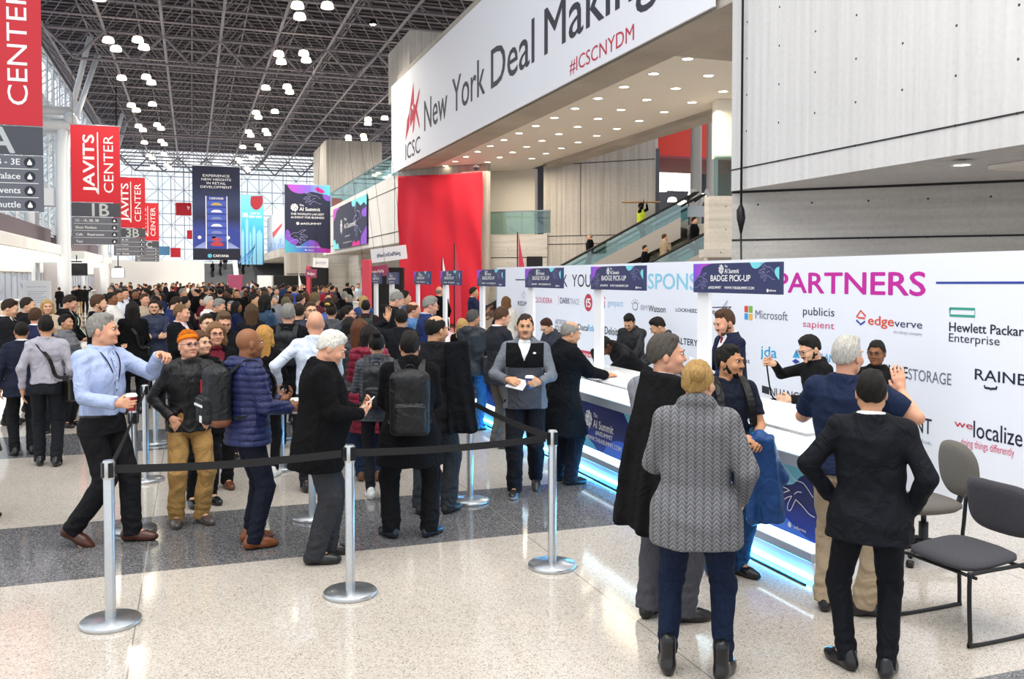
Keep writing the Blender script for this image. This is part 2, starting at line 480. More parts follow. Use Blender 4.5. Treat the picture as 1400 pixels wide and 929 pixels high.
# -------------------------------------------------------------- concrete on the east side (front faces on x = 9)
FX = 9.0
def wall_panel(name, x, y_far, y_near, z0, z1, thick, m, joints=()):
    """a wall on the plane x, its local x axis running towards the viewer's end"""
    e = MB(); ln = y_far - y_near
    e.rng((0, 0, z0), (ln, thick, z1))
    o = e.build(name, m); o.location = (x, y_far, 0); o.rotation_euler = (0, 0, -pi / 2); struct(o)
    for k, (a, b) in enumerate(joints):
        g = MB(); g.rng((a[0], -0.012, a[1]), (b[0], 0.02, b[1])); g.build('shadow_joint', M_GROOVE, o)
    return o
def diag_wall(name, x, y, ln, z0, z1, thick, m, joints=()):
    """a wall turned 45 degrees, running from (x, y) towards +x and the viewer"""
    e = MB(); e.rng((0, 0, z0), (ln, thick, z1))
    o = e.build(name, m); o.location = (x, y, 0); o.rotation_euler = (0, 0, -pi / 4); struct(o)
    for a, b in joints:
        g = MB(); g.rng((a[0], -0.012, a[1]), (b[0], 0.02, b[1])); g.build('shadow_joint', M_GROOVE, o)
    return o
# overhanging block in the near corner
wall_panel('wall_east', FX, 13.75, -6, 3.66, 17, 5.0, M_CON, [((0, 4.02), (19.7, 4.04))])
diag_wall('wall_southeast', 9.02, 13.75, 9.0, 0, 3.66, 0.4, M_CON2, [((0, 2.78), (9, 2.81)), ((0, 3.62), (9, 3.66)), ((6.6, 2.8), (6.63, 3.66))])
sb = MB(); sb.prism([(9.9, 12.4), (13.6, 8.8), (13.6, 2), (9.9, 2)], 3.60, 3.66, axis='z')
o = MB().rng((10.2, 1, 3.6), (13.9, 9.4, 3.655)).build('ceiling_overhang', M_PLASTER); struct(o)
# bridge beam, its soffit and the concrete behind
br = wall_panel('wall_bridge', FX, 41.0, 13.75, 6.98, 11.4, 1.0, M_SOFF)
e = MB(); e.rng((10.0, 17.5, 7.06), (14.5, 42.0, 7.3)); struct(e.build('ceiling_bridge', M_PLASTER))
e = MB(); e.rng((10.0, 13.6, 6.98), (19.0, 17.5, 7.6)); struct(e.build('trim_2', M_SOFF))
e = MB(); e.rng((14.35, 13.6, 6.85), (14.9, 36.0, 7.6)); struct(e.build('trim_3', M_SOFF))
# balcony further down the hall
wall_panel('wall_balcony', FX, 66.4, 40.95, 3.75, 6.95, 0.5, M_CON, [((0, 4.25), (25.4, 4.29)), ((0, 6.3), (25.4, 6.33)), ((24.6, 3.75), (24.63, 6.95))])
e = MB(); e.rng((9.5, 41, 3.8), (16, 66.4, 4.1)); struct(e.build('ceiling_balcony', M_SOFF))
o = MB(); o.rng((0, 0, 7.0), (25.4, 0.02, 7.95)); r = o.build('window_5', M_RAIL); r.location = (FX + 0.12, 66.4, 0); r.rotation_euler = (0, 0, -pi / 2); struct(r)
MB().rng((0, -0.03, 7.95), (25.4, 0.05, 8.02)).build('handrail', mat('rail_metal', '#8e9698', 0.35, 0.8), r)
e = MB(); e.rng((9.3, 66.6, 6.9), (13.4, 74, 12.2)); struct(e.build('wall_tower', M_CON3))
e = MB(); e.rng((9.6, 41.2, 11.0), (13.4, 46, 13.6)); struct(e.build('wall_stair_head', M_CON3))
e = MB(); e.rng((11.6, 41, 0), (12.0, 71.5, 3.8)); e.rng((9.6, 71.3, 0), (11.7, 71.6, 3.8)); struct(e.build('wall_under_balcony', M_CON2))
# pier and far balcony
e = MB(); e.rng((6.7, 69.5, 0), (9.6, 71.5, 4.0)); e.rng((6.7, 69.44, 2.4), (9.6, 69.5, 2.44), 1); struct(e.build('wall_pier', [M_CON3, M_GROOVE]))
e = MB(); e.rng((6.4, 72, 3.75), (16, 118, 4.4)); e.rng((9.2, 72, 4.4), (9.6, 118, 9.4)); struct(e.build('wall_far_balcony', M_CON2))
# 45-degree walls of the recess under the bridge
cw = Vector((-0.7071, -0.7071, 0))
diag_wall('wall_recess', 8.95, 40.25, 4.4, 0, 7.05, 0.3, M_CON3)
pa = at_plane(690, 300, (8.95, 40.25, 0), cw)
diag_wall('wall_escalator', 14.3, 36.2, 4.95, 0, 9.6, 0.4, M_CON3, [((0, 3.9), (4.95, 3.93)), ((0, 3.55), (4.95, 3.58)), ((0, 6.95), (4.95, 6.98)), ((1.7, 3.93), (1.72, 6.95))])
diag_wall('wall_gallery', 12.1, 38.2, 3.2, 0, 4.0, 0.5, M_CON2, [((0, 3.0), (3.2, 3.03))])
diag_wall('wall_white', 12.9, 40.2, 2.6, 4.0, 7.1, 0.3, M_PLASTER)
g = diag_wall('window_6', 12.2, 38.3, 3.3, 4.05, 5.0, 0.02, M_RAIL)
MB().rng((0, -0.03, 5.0), (3.3, 0.05, 5.05)).build('handrail', mat('rail_metal', '#8e9698', 0.35, 0.8), g)
# warm store room opening under the gallery
e = MB(); e.rng((12.5, 40.6, 0), (17, 41, 3.2)); struct(e.build('wall_store', mat('cream_paint', '#efe2c8', 0.7)))

# downlights in the soffit, three rows
for row, (x, ys, n) in enumerate(((10.55, 17.9, 14), (11.9, 19.2, 13), (13.27, 19.1, 12))):
    for k in range(n):
        yy = ys + k * 1.58
        if x > 13 and yy > 36: continue
        t = empty('downlight', 'round recessed warm downlight in the white soffit under the bridge', 'downlight', (x, yy, 7.058), 0, 'bridge soffit downlights')
        MB().lathe([(0.16, 0.0), (0.16, -0.012), (0.13, -0.014), (0.12, 0.0)], n=14).build('rim', M_WHITE, t)
        MB().lathe([(0.125, -0.004), (0.125, -0.002)], n=14).build('lamp', M_DOWN, t)
p = at_z(1315, 226, 3.59)
t = empty('downlight', 'round warm downlight under the concrete overhang, above the sponsor wall', 'downlight', (p.x, p.y, 3.598))
MB().lathe([(0.13, 0.0), (0.13, -0.012), (0.11, -0.014), (0.10, 0.0)], n=16).build('rim', M_WHITE, t)
MB().lathe([(0.105, -0.004), (0.105, -0.002)], n=16).build('lamp', M_DOWN, t)
for k in range(7):
    t = empty('downlight', 'small warm downlight under the balcony beyond the red drape', 'downlight', (10.4, 44 + k * 2.6, 3.798), 0, 'balcony soffit downlights')
    MB().lathe([(0.15, 0), (0.15, -0.01), (0.12, -0.012)], n=10).build('rim', M_WHITE, t)
    MB().lathe([(0.12, -0.006), (0.12, -0.003)], n=10).build('lamp', M_DOWN, t)

# -------------------------------------------------------------- far end of the hall
e = MB(); e.rng((-10, 100, 0), (1.2, 100.3, 3.95)); struct(e.build('wall_north', mat('pale_hoarding', '#eeeef0', 0.6)))
e = MB(); e.rng((-10.5, 107, 3.4), (26, 122, 3.8)); struct(e.build('floor_upper', mat('upper_floor', '#d4d6d8', 0.5)))
M_STEP = mat('dark_stair', '#6d7076', 0.7)
st = MB(); NS = 22
for k in range(NS):
    st.rng((1.3, 100.0 + k * 0.32, 0), (13.0, 107.1, (k + 1) * 3.7 / NS), 0)
stair = st.build('stairs', M_STEP); struct(stair)
for x in (4.3, 11.2):
    MB().prism([(99.6, 0.2), (107.0, 3.9), (107.0, 5.0), (99.6, 1.3)], -x, -x - 0.45, axis='x').build('parapet', M_WHITE, stair)
# =================================================================== THINGS OF THE HALL
M_NAVY = mat('navy_print', '#2f3560', 0.45)
M_INK = mat('dark_ink', '#23232f', 0.5)
M_LINE = mat('lavender_line', '#a9a4d6', 0.5)
M_LINEW = mat('white_print', '#fafafa', 0.45)
M_CYAN = mat('cyan_print', '#7adbe6', 0.45)
M_PURP = gradient_mat('purple_print', [(0, '#7a4fd0'), (0.6, '#b44ad2'), (1, '#d03aa8')], 0, 0, 0.35)
M_CHROME = mat('satin_steel', '#c6c9cc', 0.28, 0.9, var=0.05, vscale=30)
M_DKMET = mat('black_metal', '#1b1b1d', 0.4, 0.3)

def brain(mb, cx, cz, r, y, mi, mk, y2):
    """the round folded logo mark: a lobed disc with fold lines"""
    pts = [(cx + r * (0.92 + 0.08 * cos(9 * a)) * cos(a), cz + r * (0.92 + 0.08 * cos(9 * a)) * sin(a)) for a in [2 * pi * k / 54 for k in range(54)]]
    mb.poly(pts, y, mi); mb.poly([(cx + r * 0.1, cz - r * 0.75), (cx + r * .55, cz - r * .6), (cx + r * 0.25, cz - r * 1.25)], y, mi)
    for k, (a, b) in enumerate(((-.5, .35), (-.1, .55), (-.45, -.1), (.2, .1), (-.2, -.45), (.35, -.3), (.45, .4))):
        q = [(cx + r * (a + .24 * cos(t + k)), cz + r * (b + .17 * sin(t * 1.2 + k))) for t in [0.75 * i for i in range(6)]]
        mb.stroke(smooth_curve(q, 3), r * 0.1, y2, mk)
def reaching_hand(mb, ox, oz, s, y, mi, flip=1, wd=0.03):
    """a plain line drawing of an open hand reaching in"""
    L = [[(0, 0), (.25, .18), (.5, .2), (.72, .34), (.95, .36)], [(.95, .36), (.78, .26), (.6, .1)], [(.6, .1), (.8, .1), (1.0, .02), (.98, -.06), (.8, 0), (.62, -.02)],
         [(.62, -.02), (.8, -.1), (.9, -.2), (.84, -.25), (.7, -.16), (.56, -.1)], [(.56, -.1), (.66, -.25), (.68, -.36), (.6, -.36), (.52, -.24), (.46, -.14)],
         [(.46, -.14), (.3, -.2), (.1, -.3), (-.05, -.32)], [(.3, .02), (.42, .0), (.5, -.06)]]
    for q in L:
        mb.stroke(smooth_curve([(ox + flip * a * s, oz + b * s) for a, b in q], 4), wd * s, y, mi)

def summit_logo(mb, x, z, h, y, mi, mk):
    """mark and name of the event, h = height of the mark"""
    brain(mb, x, z, h / 2, y, mi, mk, y - 0.002)
    mb.text('The', x + h * .62, z + h * .18, h * .55, h * .26, y, mi, 0.02)
    mb.text('AI Summit', x + h * .62, z - h * .42, h * 2.6, h * .48, y, mi, 0.03)

# ------------------------------------------------ badge pick-up signs on their posts and the counters beneath
SIGN_Y = [6.64, 8.93, 11.14, 13.4, 15.7, 17.85]
CX = 4.04                                   # front of the counters
YN = 5.12                                   # near end
M_CT = mat('white_laminate', '#f4f5f7', 0.25, coat=0.3); M_LEDGE = mat('grey_aluminium', '#b4bcc6', 0.35, 0.4)
M_LED = mat('cool_led_panel', '#d9f4ff', 0.5, emit=3.2); M_LED2 = mat('cyan_led_strip', '#35b4ff', 0.5, emit=75.0)
M_GRAPH = gradient_mat('counter_print', [(0, '#1a2a78'), (0.45, '#232a63'), (0.75, '#1e3fae'), (1, '#2f6fe0')], 2, 0.8, 0.2)
M_GRCY = gradient_mat('counter_print_cyan', [(0, '#46b8e8'), (1, '#8fe6ee')], 2, 0.2, 0.8)
M_GRPU = mat('counter_print_violet', '#6a48c8', 0.4); M_GRBL = gradient_mat('counter_print_blue', [(0, '#4c8bff'), (1, '#2a4fe0')], 2, 0.3, 0.6)
CL = 2.25
names = ['first', 'second', 'third', 'fourth', 'fifth', 'sixth']
def counter(k, y0):
    """one counter unit, its near end at y0; local x runs towards the viewer"""
    t = empty('registration_counter', 'white lit registration counter with blue event panel, %s in the row counted from the chairs' % names[k], 'counter', (CX, y0 + CL, 0), -pi / 2, 'registration counters')
    L = CL
    b = MB(); b.rng((0.0, 0.0, 0.0), (L, 0.62, 0.15)); b.rng((0.04, 0.30, 0.15), (L - 0.06, 0.6, 0.88)); b.rng((L - 0.05, 0.06, 0.15), (L - 0.001, 0.62, 0.88)); b.rng((0.001, .06, .15), (.03, .62, .88)); b.build('body', M_CT, t)
    b = MB(); b.rng((0.0, -0.02, 0.15), (L - 0.0, 0.3, 0.215), bev=0.006); b.build('lower_ledge', M_LEDGE, t)
    b = MB(); b.rng((0.0, -0.04, 0.79), (L - 0.0, 0.4, 0.88), bev=0.006); b.build('upper_ledge', M_LEDGE, t)
    b = MB(); b.rng((0.02, 0.12, 0.88), (L - 0.02, 0.6, 1.035)); b.build('light_band', M_LED, t)
    b = MB(); b.rng((0.0, -0.08, 1.035), (L, 0.72, 1.068), bev=0.008); b.build('countertop', M_CT, t)
    b = MB(); b.rng((0.03, 0.045, 0.218), (L - 0.05, 0.06, 0.265)); b.build('light_strip', M_LED, t)
    b = MB(); b.rng((0.03, 0.05, 0.268), (L - 0.05, 0.07, 0.785)); pn = b.build('graphic_panel', M_GRAPH, t)
    W = L - 0.08
    g = MB()
    def S(x, z): return (0.03 + x * W, 0.268 + z * 0.517)
    arc = lambda pts: [S(*q) for q in pts]
    y1, y2, y3 = 0.046, 0.044, 0.042
    g.poly(smooth_curve(arc([(0, .0), (0, .3), (.06, .5), (.11, .33), (.17, .1), (.25, .2), (.33, .12), (.38, .02), (.4, 0)]), 5), y1, 0)
    g.poly(smooth_curve(arc([(.03, 1), (.06, .82), (.12, .75), (.17, .85), (.19, 1)]), 5), y1, 1)
    g.poly(smooth_curve(arc([(.66, 1), (.72, .78), (.8, .66), (.88, .7), (.93, .86), (1, .95), (1, 1)]), 5), y1, 0)
    g.poly(smooth_curve(arc([(.45, 0), (.5, .22), (.6, .36), (.72, .36), (.84, .22), (.94, .06), (1, 0)]), 5), y1, 2)
    summit_logo(g, *S(.28, .62), 0.19, y2, 3, 4)
    g.text('#AISUMMIT', *S(.36, .33), 0.42, 0.05, y2, 3, 0.02)
    g.text('WWW.THEAISUMMIT.COM', *S(.25, .18), 0.86, 0.05, y2, 3, 0.01)
    reaching_hand(g, *S(.99, .62), 0.42, y2, 3, -1, 0.016)
    reaching_hand(g, *S(.01, .28), 0.40, y2, 3, 1, 0.016)
    g.disc(S(.87, .12), 0.02, y2, 3); g.text('informa', *S(.895, .095), 0.13, 0.026, y2, 3, 0.01)
    g.build('artwork', [M_GRCY, M_GRPU, M_GRBL, M_LINEW, M_NAVY], pn)
    b = MB(); b.rng((0.02, -0.012, 0.03), (L - 0.02, 0.0, 0.05)); b.build('floor_light', M_LED2, t)
    b = MB(); b.rng((0, -0.075, 0.0), (L, -0.06, 0.012)); b.build('floor_trim', M_BLACK, t)
    return t
YC = [YN + CL * k for k in range(6)]
for k, yy in enumerate(YC): counter(k, yy)

def pickup_sign(k, yc):
    t = empty('badge_pickup_sign', 'navy badge pick-up sign on white post above counters, %s counted from the chairs' % names[k], 'sign', (4.41, yc + 0.69, 0), -pi / 2, 'badge pick-up signs')
    p = MB(); p.rng((0.0, 0.03, 1.068), (0.19, 0.07, 2.02)); p.build('post', M_WHITE, t)
    b = MB(); b.rng((0, -0.012, 1.995), (1.30, 0.03, 2.258)); pn = b.build('sign_panel', M_NAVY, t)
    g = MB(); X = lambda f: f * 1.30; Z = lambda f: 1.995 + f * 0.263
    y1, y2 = -0.014, -0.016
    g.poly(smooth_curve([(X(0), Z(.25)), (X(.04), Z(.5)), (X(.09), Z(.62)), (X(.12), Z(.85)), (X(.18), Z(.94)), (X(.25), Z(1))], 4) + [(X(0), Z(1))], y1, 0)
    g.poly(smooth_curve([(X(.69), Z(1)), (X(.72), Z(.84)), (X(.76), Z(.8)), (X(.80), Z(.86)), (X(.83), Z(.96)), (X(.87), Z(1))], 4), y1, 1)
    g.poly(smooth_curve([(X(1), Z(.85)), (X(.965), Z(.8)), (X(.955), Z(.66)), (X(.985), Z(.5)), (X(1), Z(.45))], 4), y1, 1)
    summit_logo(g, X(.36), Z(.80), 0.085, y2, 2, 3)
    g.text('BADGE PICK-UP', X(.23), Z(.40), X(.47), 0.056, y2, 2, 0.03)
    g.text('#AISUMMIT', X(.2), Z(.14), X(.16), 0.024, y2, 2, 0.02); g.text('WWW.THEAISUMMIT.COM', X(.4), Z(.14), X(.34), 0.024, y2, 2, 0.02)
    reaching_hand(g, X(.95), Z(.70), 0.2, y2, 4, -1, 0.018); reaching_hand(g, X(.03), Z(.4), 0.2, y2, 4, 1, 0.018)
    g.disc((X(.885), Z(.12)), 0.014, y2, 2, 10); g.text('informa', X(.9), Z(.09), X(.07), 0.02, y2, 2, 0.01)
    g.build('artwork', [M_PURP, M_CYAN, M_LINEW, M_NAVY, M_LINE], pn)
for k, yy in enumerate(SIGN_Y): pickup_sign(k, yy)
# two more signs on a separate row of counters further in
for k, (yy, lb) in enumerate(((21.2, 'small navy sign on a white post by the registration sign, beside the tall red drape'), (23.2, 'small navy sign on a white post under the purple hanging sign, beyond the counters'))):
    t = empty('badge_pickup_sign', lb, 'sign', (4.5, yy + 0.6, 0), -pi / 2)
    MB().rng((0.1, 0.03, 0), (0.44, 0.09, 2.02)).build('post', M_WHITE, t)
    pn = MB().rng((0, -0.012, 1.98), (1.25, 0.03, 2.26)).build('sign_panel', M_NAVY, t)
    g = MB(); summit_logo(g, .42, 2.19, 0.09, -.015, 0, 1); g.text('REGISTRATION', .25, 2.08, .75, .055, -.015, 0, .03); g.text('WWW.THEAISUMMIT.COM', .3, 2.015, .6, .022, -.015, 0, .02)
    g.build('artwork', [M_LINEW, M_NAVY], pn)

# ------------------------------------------------ sponsor wall
WX, WY0, WY1, WH = 6.6, 19.6, 2.0, 2.36
sw = empty('sponsor_wall', 'long white exhibition wall printed with a thank-you headline and sponsor logos behind the counters', 'wall', (WX, WY0, 0), -pi / 2)
MB().rng((0, 0, 0), (WY0 - WY1, 0.1, WH)).build('panel', mat('matt_white_print', '#eef0fa', 0.6), sw)
MB().rng((-0.03, -0.01, 0), (0.0, 0.11, WH)).build('edge_strip', M_LEDGE, sw)
def wp(u, v):
    p = at_x(u, v, WX); return (WY0 - p.y, p.z)
def wtext(mb, s, u0, u1, vb, vt, mi=0, bold=0.0, y=-0.003):
    """text between pixel columns u0..u1, baseline row vb and cap row vt at u0"""
    a, b = wp(u0, vb), wp(u0, vt); c = wp(u1, vb); mb.text(s, a[0], a[1], c[0] - a[0], b[1] - a[1], y, mi, bold)
T = {n: mat('ink_' + n, c, 0.5) for n, c in dict(black='#2a2a33', cyan='#8fd0ea', magenta='#c91fa0', blue='#2b3f9e', red='#c8334a', pink='#d8466f', grey='#6b6f80', lblue='#9cc6e6',
     teal='#2fa08a', dk='#1d2238', orange='#e2533a', ms1='#e24a3a', ms2='#7fba42', ms3='#35a3e0', ms4='#f2b93a', sky='#38a5d6', lgrey='#a3a6b6', navy='#2c3a63').items()}
def logo(name, items, label=None):
    """items: callables drawing into one printed mark; colours by name"""
    mb = MB(); cols = []
    def ci(c):
        if c not in cols: cols.append(c)
        return cols.index(c)
    for it in items: it(mb, ci)
    return mb.build(name, [T[c] for c in cols], sw)
def tx(s, u0, u1, vb, vt, c, bold=0.0): return lambda mb, ci: wtext(mb, s, u0, u1, vb, vt, ci(c), bold)
def qd(pts, c): return lambda mb, ci: mb.poly([wp(*p) for p in pts], -0.003, ci(c))
def ln(pts, c, wd=0.012): return lambda mb, ci: mb.stroke([wp(*p) for p in pts], wd, -0.003, ci(c))
hl = (('THANK', 738, 776, 391.7, 375.0, 'black', .0), ('YOU', 782, 808, 392, 374.5, 'black', .0), ('TO', 824, 842, 393, 374, 'black', 0), ('OUR', 852, 880, 394, 373.6, 'black', 0), ('SPONSORS', 886, 1003, 395, 373.3, 'cyan', .025),
      ('&', 1018, 1036, 398, 372.5, 'black', 0), ('PARTNERS', 1062, 1265, 399.5, 372.2, 'magenta', .04))
for s, u0, u1, vb, vt, c, bd in hl: logo('headline', [tx(s, u0, u1, vb, vt, c, bd)])
logo('headline_rule', [qd([(1280, 385.4), (1425, 385.0), (1425, 388.4), (1280, 388.4)], 'blue')])
logo('headline_rule', [qd([(705, 382), (722, 382), (722, 383.6), (705, 383.6)], 'navy')])
L = logo
L('sponsor_logo', [tx('RSDP', 708, 720, 417.5, 411.5, 'dk', .03), ln([(716, 399), (718.5, 403), (716, 408), (713.5, 403), (716, 399)], 'grey', .01)])
L('sponsor_logo', [tx('CLOUDERA', 731, 755, 413.5, 406, 'pink', .01)])
L('sponsor_logo', [tx('DARK', 766, 779, 415, 406.5, 'navy', .03), tx('TRACE', 779, 792, 416, 408, 'lgrey'), ln([(763, 405), (764.5, 411), (763, 417)], 'pink', .01)])
def f5(mb, ci):
    c = wp(804.5, 414); mb.disc(c, 0.17, -0.003, ci('red'), 24, 0.155); mb.text('f5', c[0], c[1] - .08, .2, .16, -0.005, ci('white_'), .04, 'c')
T['white_'] = M_LINEW
L('sponsor_logo', [f5])
L('sponsor_logo', [qd([(824, 402), (828, 408), (824, 411)], 'pink'), qd([(824, 411), (827, 412), (827, 418), (824, 416)], 'pink'), qd([(823, 424), (827, 417), (827, 421)], 'blue'), tx('genpact', 831, 852, 418, 409, 'lblue')])
def watson(mb, ci):
    c = wp(868.5, 419); k = ci('black')
    mb.stroke([(c[0] + .085 * cos(a), c[1] + .06 * sin(a)) for a in [2 * pi * i / 20 for i in range(21)]], .012, -.003, k)
    for i in range(5):
        a = .5 + i * .53; mb.stroke([(c[0] + .11 * cos(a), c[1] + .085 * sin(a)), (c[0] + .15 * cos(a), c[1] + .12 * sin(a))], .01, -.003, k)
L('sponsor_logo', [watson, tx('IBM', 876, 885, 424, 416.5, 'lgrey'), tx('Watson', 886.5, 910, 426, 417, 'black', .02)])
L('sponsor_logo', [tx('LOCKHEED MARTIN', 924, 980, 426, 421, 'dk', .03)])
L('sponsor_logo', [ln([(960, 421), (1000, 420), (983, 431)], 'dk', .012), ln([(990, 431), (995, 411), (985, 426)], 'dk', .012)])
L('sponsor_logo', [qd([(1018, 418.5), (1023, 418.6), (1023, 427.5), (1018, 427)], 'ms1'), qd([(1024, 418.7), (1029, 418.8), (1029, 428), (1024, 427.6)], 'ms2'), qd([(1018, 428.5), (1023, 429), (1023, 437.5), (1018, 436.8)], 'ms3'),
                   qd([(1024, 429.2), (1029, 429.6), (1029, 438.3), (1024, 437.7)], 'ms4'), tx('Microsoft', 1033, 1077, 435.5, 423.5, 'grey', .01)])
L('sponsor_logo', [tx('publicis', 1098, 1141, 430.5, 419, 'black'), tx('sapient', 1098, 1141, 447, 437.5, 'pink')])
L('sponsor_logo', [ln([(1171, 434), (1177, 425), (1184, 433)], 'orange', .02), ln([(1173, 434.5), (1183, 435.5)], 'orange', .018), ln([(1171, 438), (1177, 444), (1183, 439.5)], 'blue', .02),
                   tx('edge', 1187, 1222, 444, 431, 'orange', .04), tx('verve', 1223, 1261, 447, 436, 'navy', .01), tx('An Infosys company', 1222, 1261, 456, 451.5, 'lgrey')])
L('sponsor_logo', [ln([(1299, 422), (1333, 423), (1333, 433), (1299, 431.5), (1299, 421.6)], 'teal', .022), tx('Hewlett Packard', 1298, 1408, 453, 440, 'black', .03), tx('Enterprise', 1297.5, 1367, 467, 455, 'black', .0)])
L('sponsor_logo', [tx('ABBYY', 739, 751, 446.5, 437, 'red', .03)])
L('sponsor_logo', [tx('ARTIFICIAL', 759, 776, 443.5, 436, 'grey'), tx('SOLUTIONS', 759, 781, 452, 444.5, 'black', .01)])
L('sponsor_logo', [tx('Data', 790, 804, 451, 442.5, 'black', .02), tx('Robot', 804, 817, 452.5, 443.5, 'sky', .02)])
L('sponsor_logo', [tx('Deloitte.', 827, 851.5, 457, 446, 'black', .03)])
def ring(mb, ci):
    c = wp(868, 458); mb.stroke([(c[0] + .1 * cos(a), c[1] + .09 * sin(a)) for a in [.8 + 5 * i / 14 for i in range(15)]], .03, -.003, ci('sky'))
L('sponsor_logo', [ring])
L('sponsor_logo', [qd([(779, 476), (810, 481.5), (810, 490), (779, 484)], 'red'), lambda mb, ci: wtext(mb, 'SYSTEMS', 791, 809, 486.5, 481.5, ci('white_'), .03, -.005)])
L('sponsor_logo', [tx('ALTERYX', 925, 960, 470, 461, 'dk', .03)])
L('sponsor_logo', [lambda mb, ci: mb.stroke([(wp(1003, 461)[0] + .09 * cos(a), wp(1003, 461)[1] + .08 * sin(a)) for a in [6.3 * i / 18 for i in range(19)]], .025, -.003, ci('red')), tx('ns', 1018, 1025, 496, 489, 'grey', .01)])
L('sponsor_logo', [tx('jda', 1040, 1062, 487, 472, 'sky', .03)])
L('sponsor_logo', [qd([(1084, 489), (1089, 478), (1094, 490)], 'sky'), qd([(1083, 494), (1088, 491), (1094, 495), (1088, 498)], 'blue'), tx('ANAPLAN', 1100, 1140, 491, 480, 'sky', .02)])
L('sponsor_logo', [tx('NUANCE', 1053, 1098, 541, 529, 'black', .01), qd([(1042, 527), (1052, 530), (1052, 540), (1042, 537)], 'black')])
L('sponsor_logo', [tx('PURE', 1208, 1241, 513, 497.5, 'black', .035), tx('STORAGE', 1242, 1301, 519, 503, 'grey', .0)])
L('sponsor_logo', [tx('RAINBIRD', 1333, 1450, 519, 503.5, 'dk', .02), ln([(1346, 527), (1347, 530.5), (1354, 531.5), (1355, 533), (1356, 531.7), (1362, 532), (1363, 528.5)], 'dk', .02)])
L('sponsor_logo', [tx('PERFICIENT', 1190, 1274, 577, 556.5, 'black', .01), tx('vision. execution. value.', 1180, 1275, 588, 582, 'lgrey')])
L('sponsor_logo', [tx('we', 1305, 1330, 583, 573, 'red', .02), tx('localize', 1331, 1398, 598, 574, 'dk', .01), tx('doing things differently', 1314, 1387, 609, 598, 'pink')])
L('sponsor_logo', [tx('endee', 1217, 1264, 626, 610, 'dk', .035)])
L('sponsor_logo', [tx('TRANSPERFECT', 1290, 1425, 657, 641.5, 'dk', .0), qd([(1284, 628), (1288, 628.5), (1288, 640), (1284, 639)], 'navy')])
L('sponsor_logo', [tx('8.8%', 1034, 1062, 571, 561, 'black', .02)])

# ------------------------------------------------ white bridge banner
bb = empty('bridge_banner', 'huge white banner stretched along the concrete bridge with dark conference lettering', 'banner', (8.86, 41.8, 0), -pi / 2)
MB().rng((0, 0, 7.0), (41.8 - 14.15, 0.05, 11.05)).build('cloth', mat('white_vinyl', '#f4f4fb', 0.55, bump=0.15, bscale=1.2), bb)
def bp_(u, v):
    p = at_x(u, v, 8.86); return (41.8 - p.y, p.z)
g = MB(); a = bp_(580, 178.5); b = bp_(898, 20)
for wd, ua, ub in (('New', 580, 611.5), ('York', 618.5, 663), ('Deal', 671.5, 730.5), ('Making', 744.5, 899)):
    xa, xb = bp_(ua, 120)[0], bp_(ub, 120)[0]
    MB().text(wd, xa, 8.03, xb - xa, 1.27, -.006, 0, .012).build('headline', mat('slate_ink', '#3b3b46', 0.5), bb)
g = MB(); a = bp_(779, 104); b = bp_(867, 60); g.text('#ICSCNYDM', a[0], 7.17, b[0] - a[0], .36, -.006, 0, -.004); g.build('hashtag', T['red'], bb)
g = MB(); a = bp_(554.5, 220); b = bp_(574.5, 212); g.text('ICSC', a[0], 7.28, b[0] - a[0], .72, -.006, 0, .01); g.build('logo_name', mat('slate_ink', '#3b3b46', 0.5), bb)
g = MB()
S_ = lambda f, h: (a[0] + (b[0] - a[0]) * f, 8.12 + h * 2.25)
for q in ([(.0, 0), (.13, .38), (.33, .52), (.27, .2)], [(.25, .42), (.58, 1.0), (.62, .62), (.42, .55)], [(.42, .56), (.60, .45), (.56, .3), (.36, .2), (.33, .36)], [(.56, .62), (.74, .52), (.7, .34), (.60, .1), (.5, .05), (.56, .3)],
          [(.72, .55), (.98, .8), (.98, .7), (.8, .45), (.98, .12), (.97, .05), (.7, .42)]): g.poly([S_(*p) for p in q], -.006, 0)
g.build('logo_mark', T['red'], bb)

# ------------------------------------------------ red drape on the diagonal wall
def drape():
    n, mz = 90, 60; V = []; Q = []
    for j in range(mz + 1):
        z = 0.05 + 6.66 * j / mz
        for i in range(n + 1):
            f = i / n; x = 4.28 * f
            g_ = f - .5 * (1 - z / 6.7) * (f - .35); fold = 0.05 * sin(g_ * 14) + 0.10 * (1 - z / 7.5) * sin(g_ * 26 + .8 * z * (f - .5)) + 0.05 * sin(f * 46 + z) * max(0, 1 - z / 4.2) + .03 * sin(2.2 * z + 8 * f)
            V.append((x, -0.26 + fold, z + 0.04 * sin(f * pi) * (-1 if j == mz else 0)))
    for j in range(mz):
        for i in range(n): Q.append((j * (n + 1) + i, j * (n + 1) + i + 1, (j + 1) * (n + 1) + i + 1, (j + 1) * (n + 1) + i))
    me = raw_mesh('red_drape', V, Q); o = link('red_drape', me, None, [mat('red_velour', '#d01b34', 0.75, bump=0.2, bscale=25)])
    so = o.modifiers.new('solid', 'SOLIDIFY'); so.thickness = 0.02
    o.location = (8.95, 40.25, 0); o.rotation_euler = (0, 0, -pi / 4)
    tag(o, 'tall red fabric drape hanging over the concrete wall beside the bridge', 'drape')
drape()

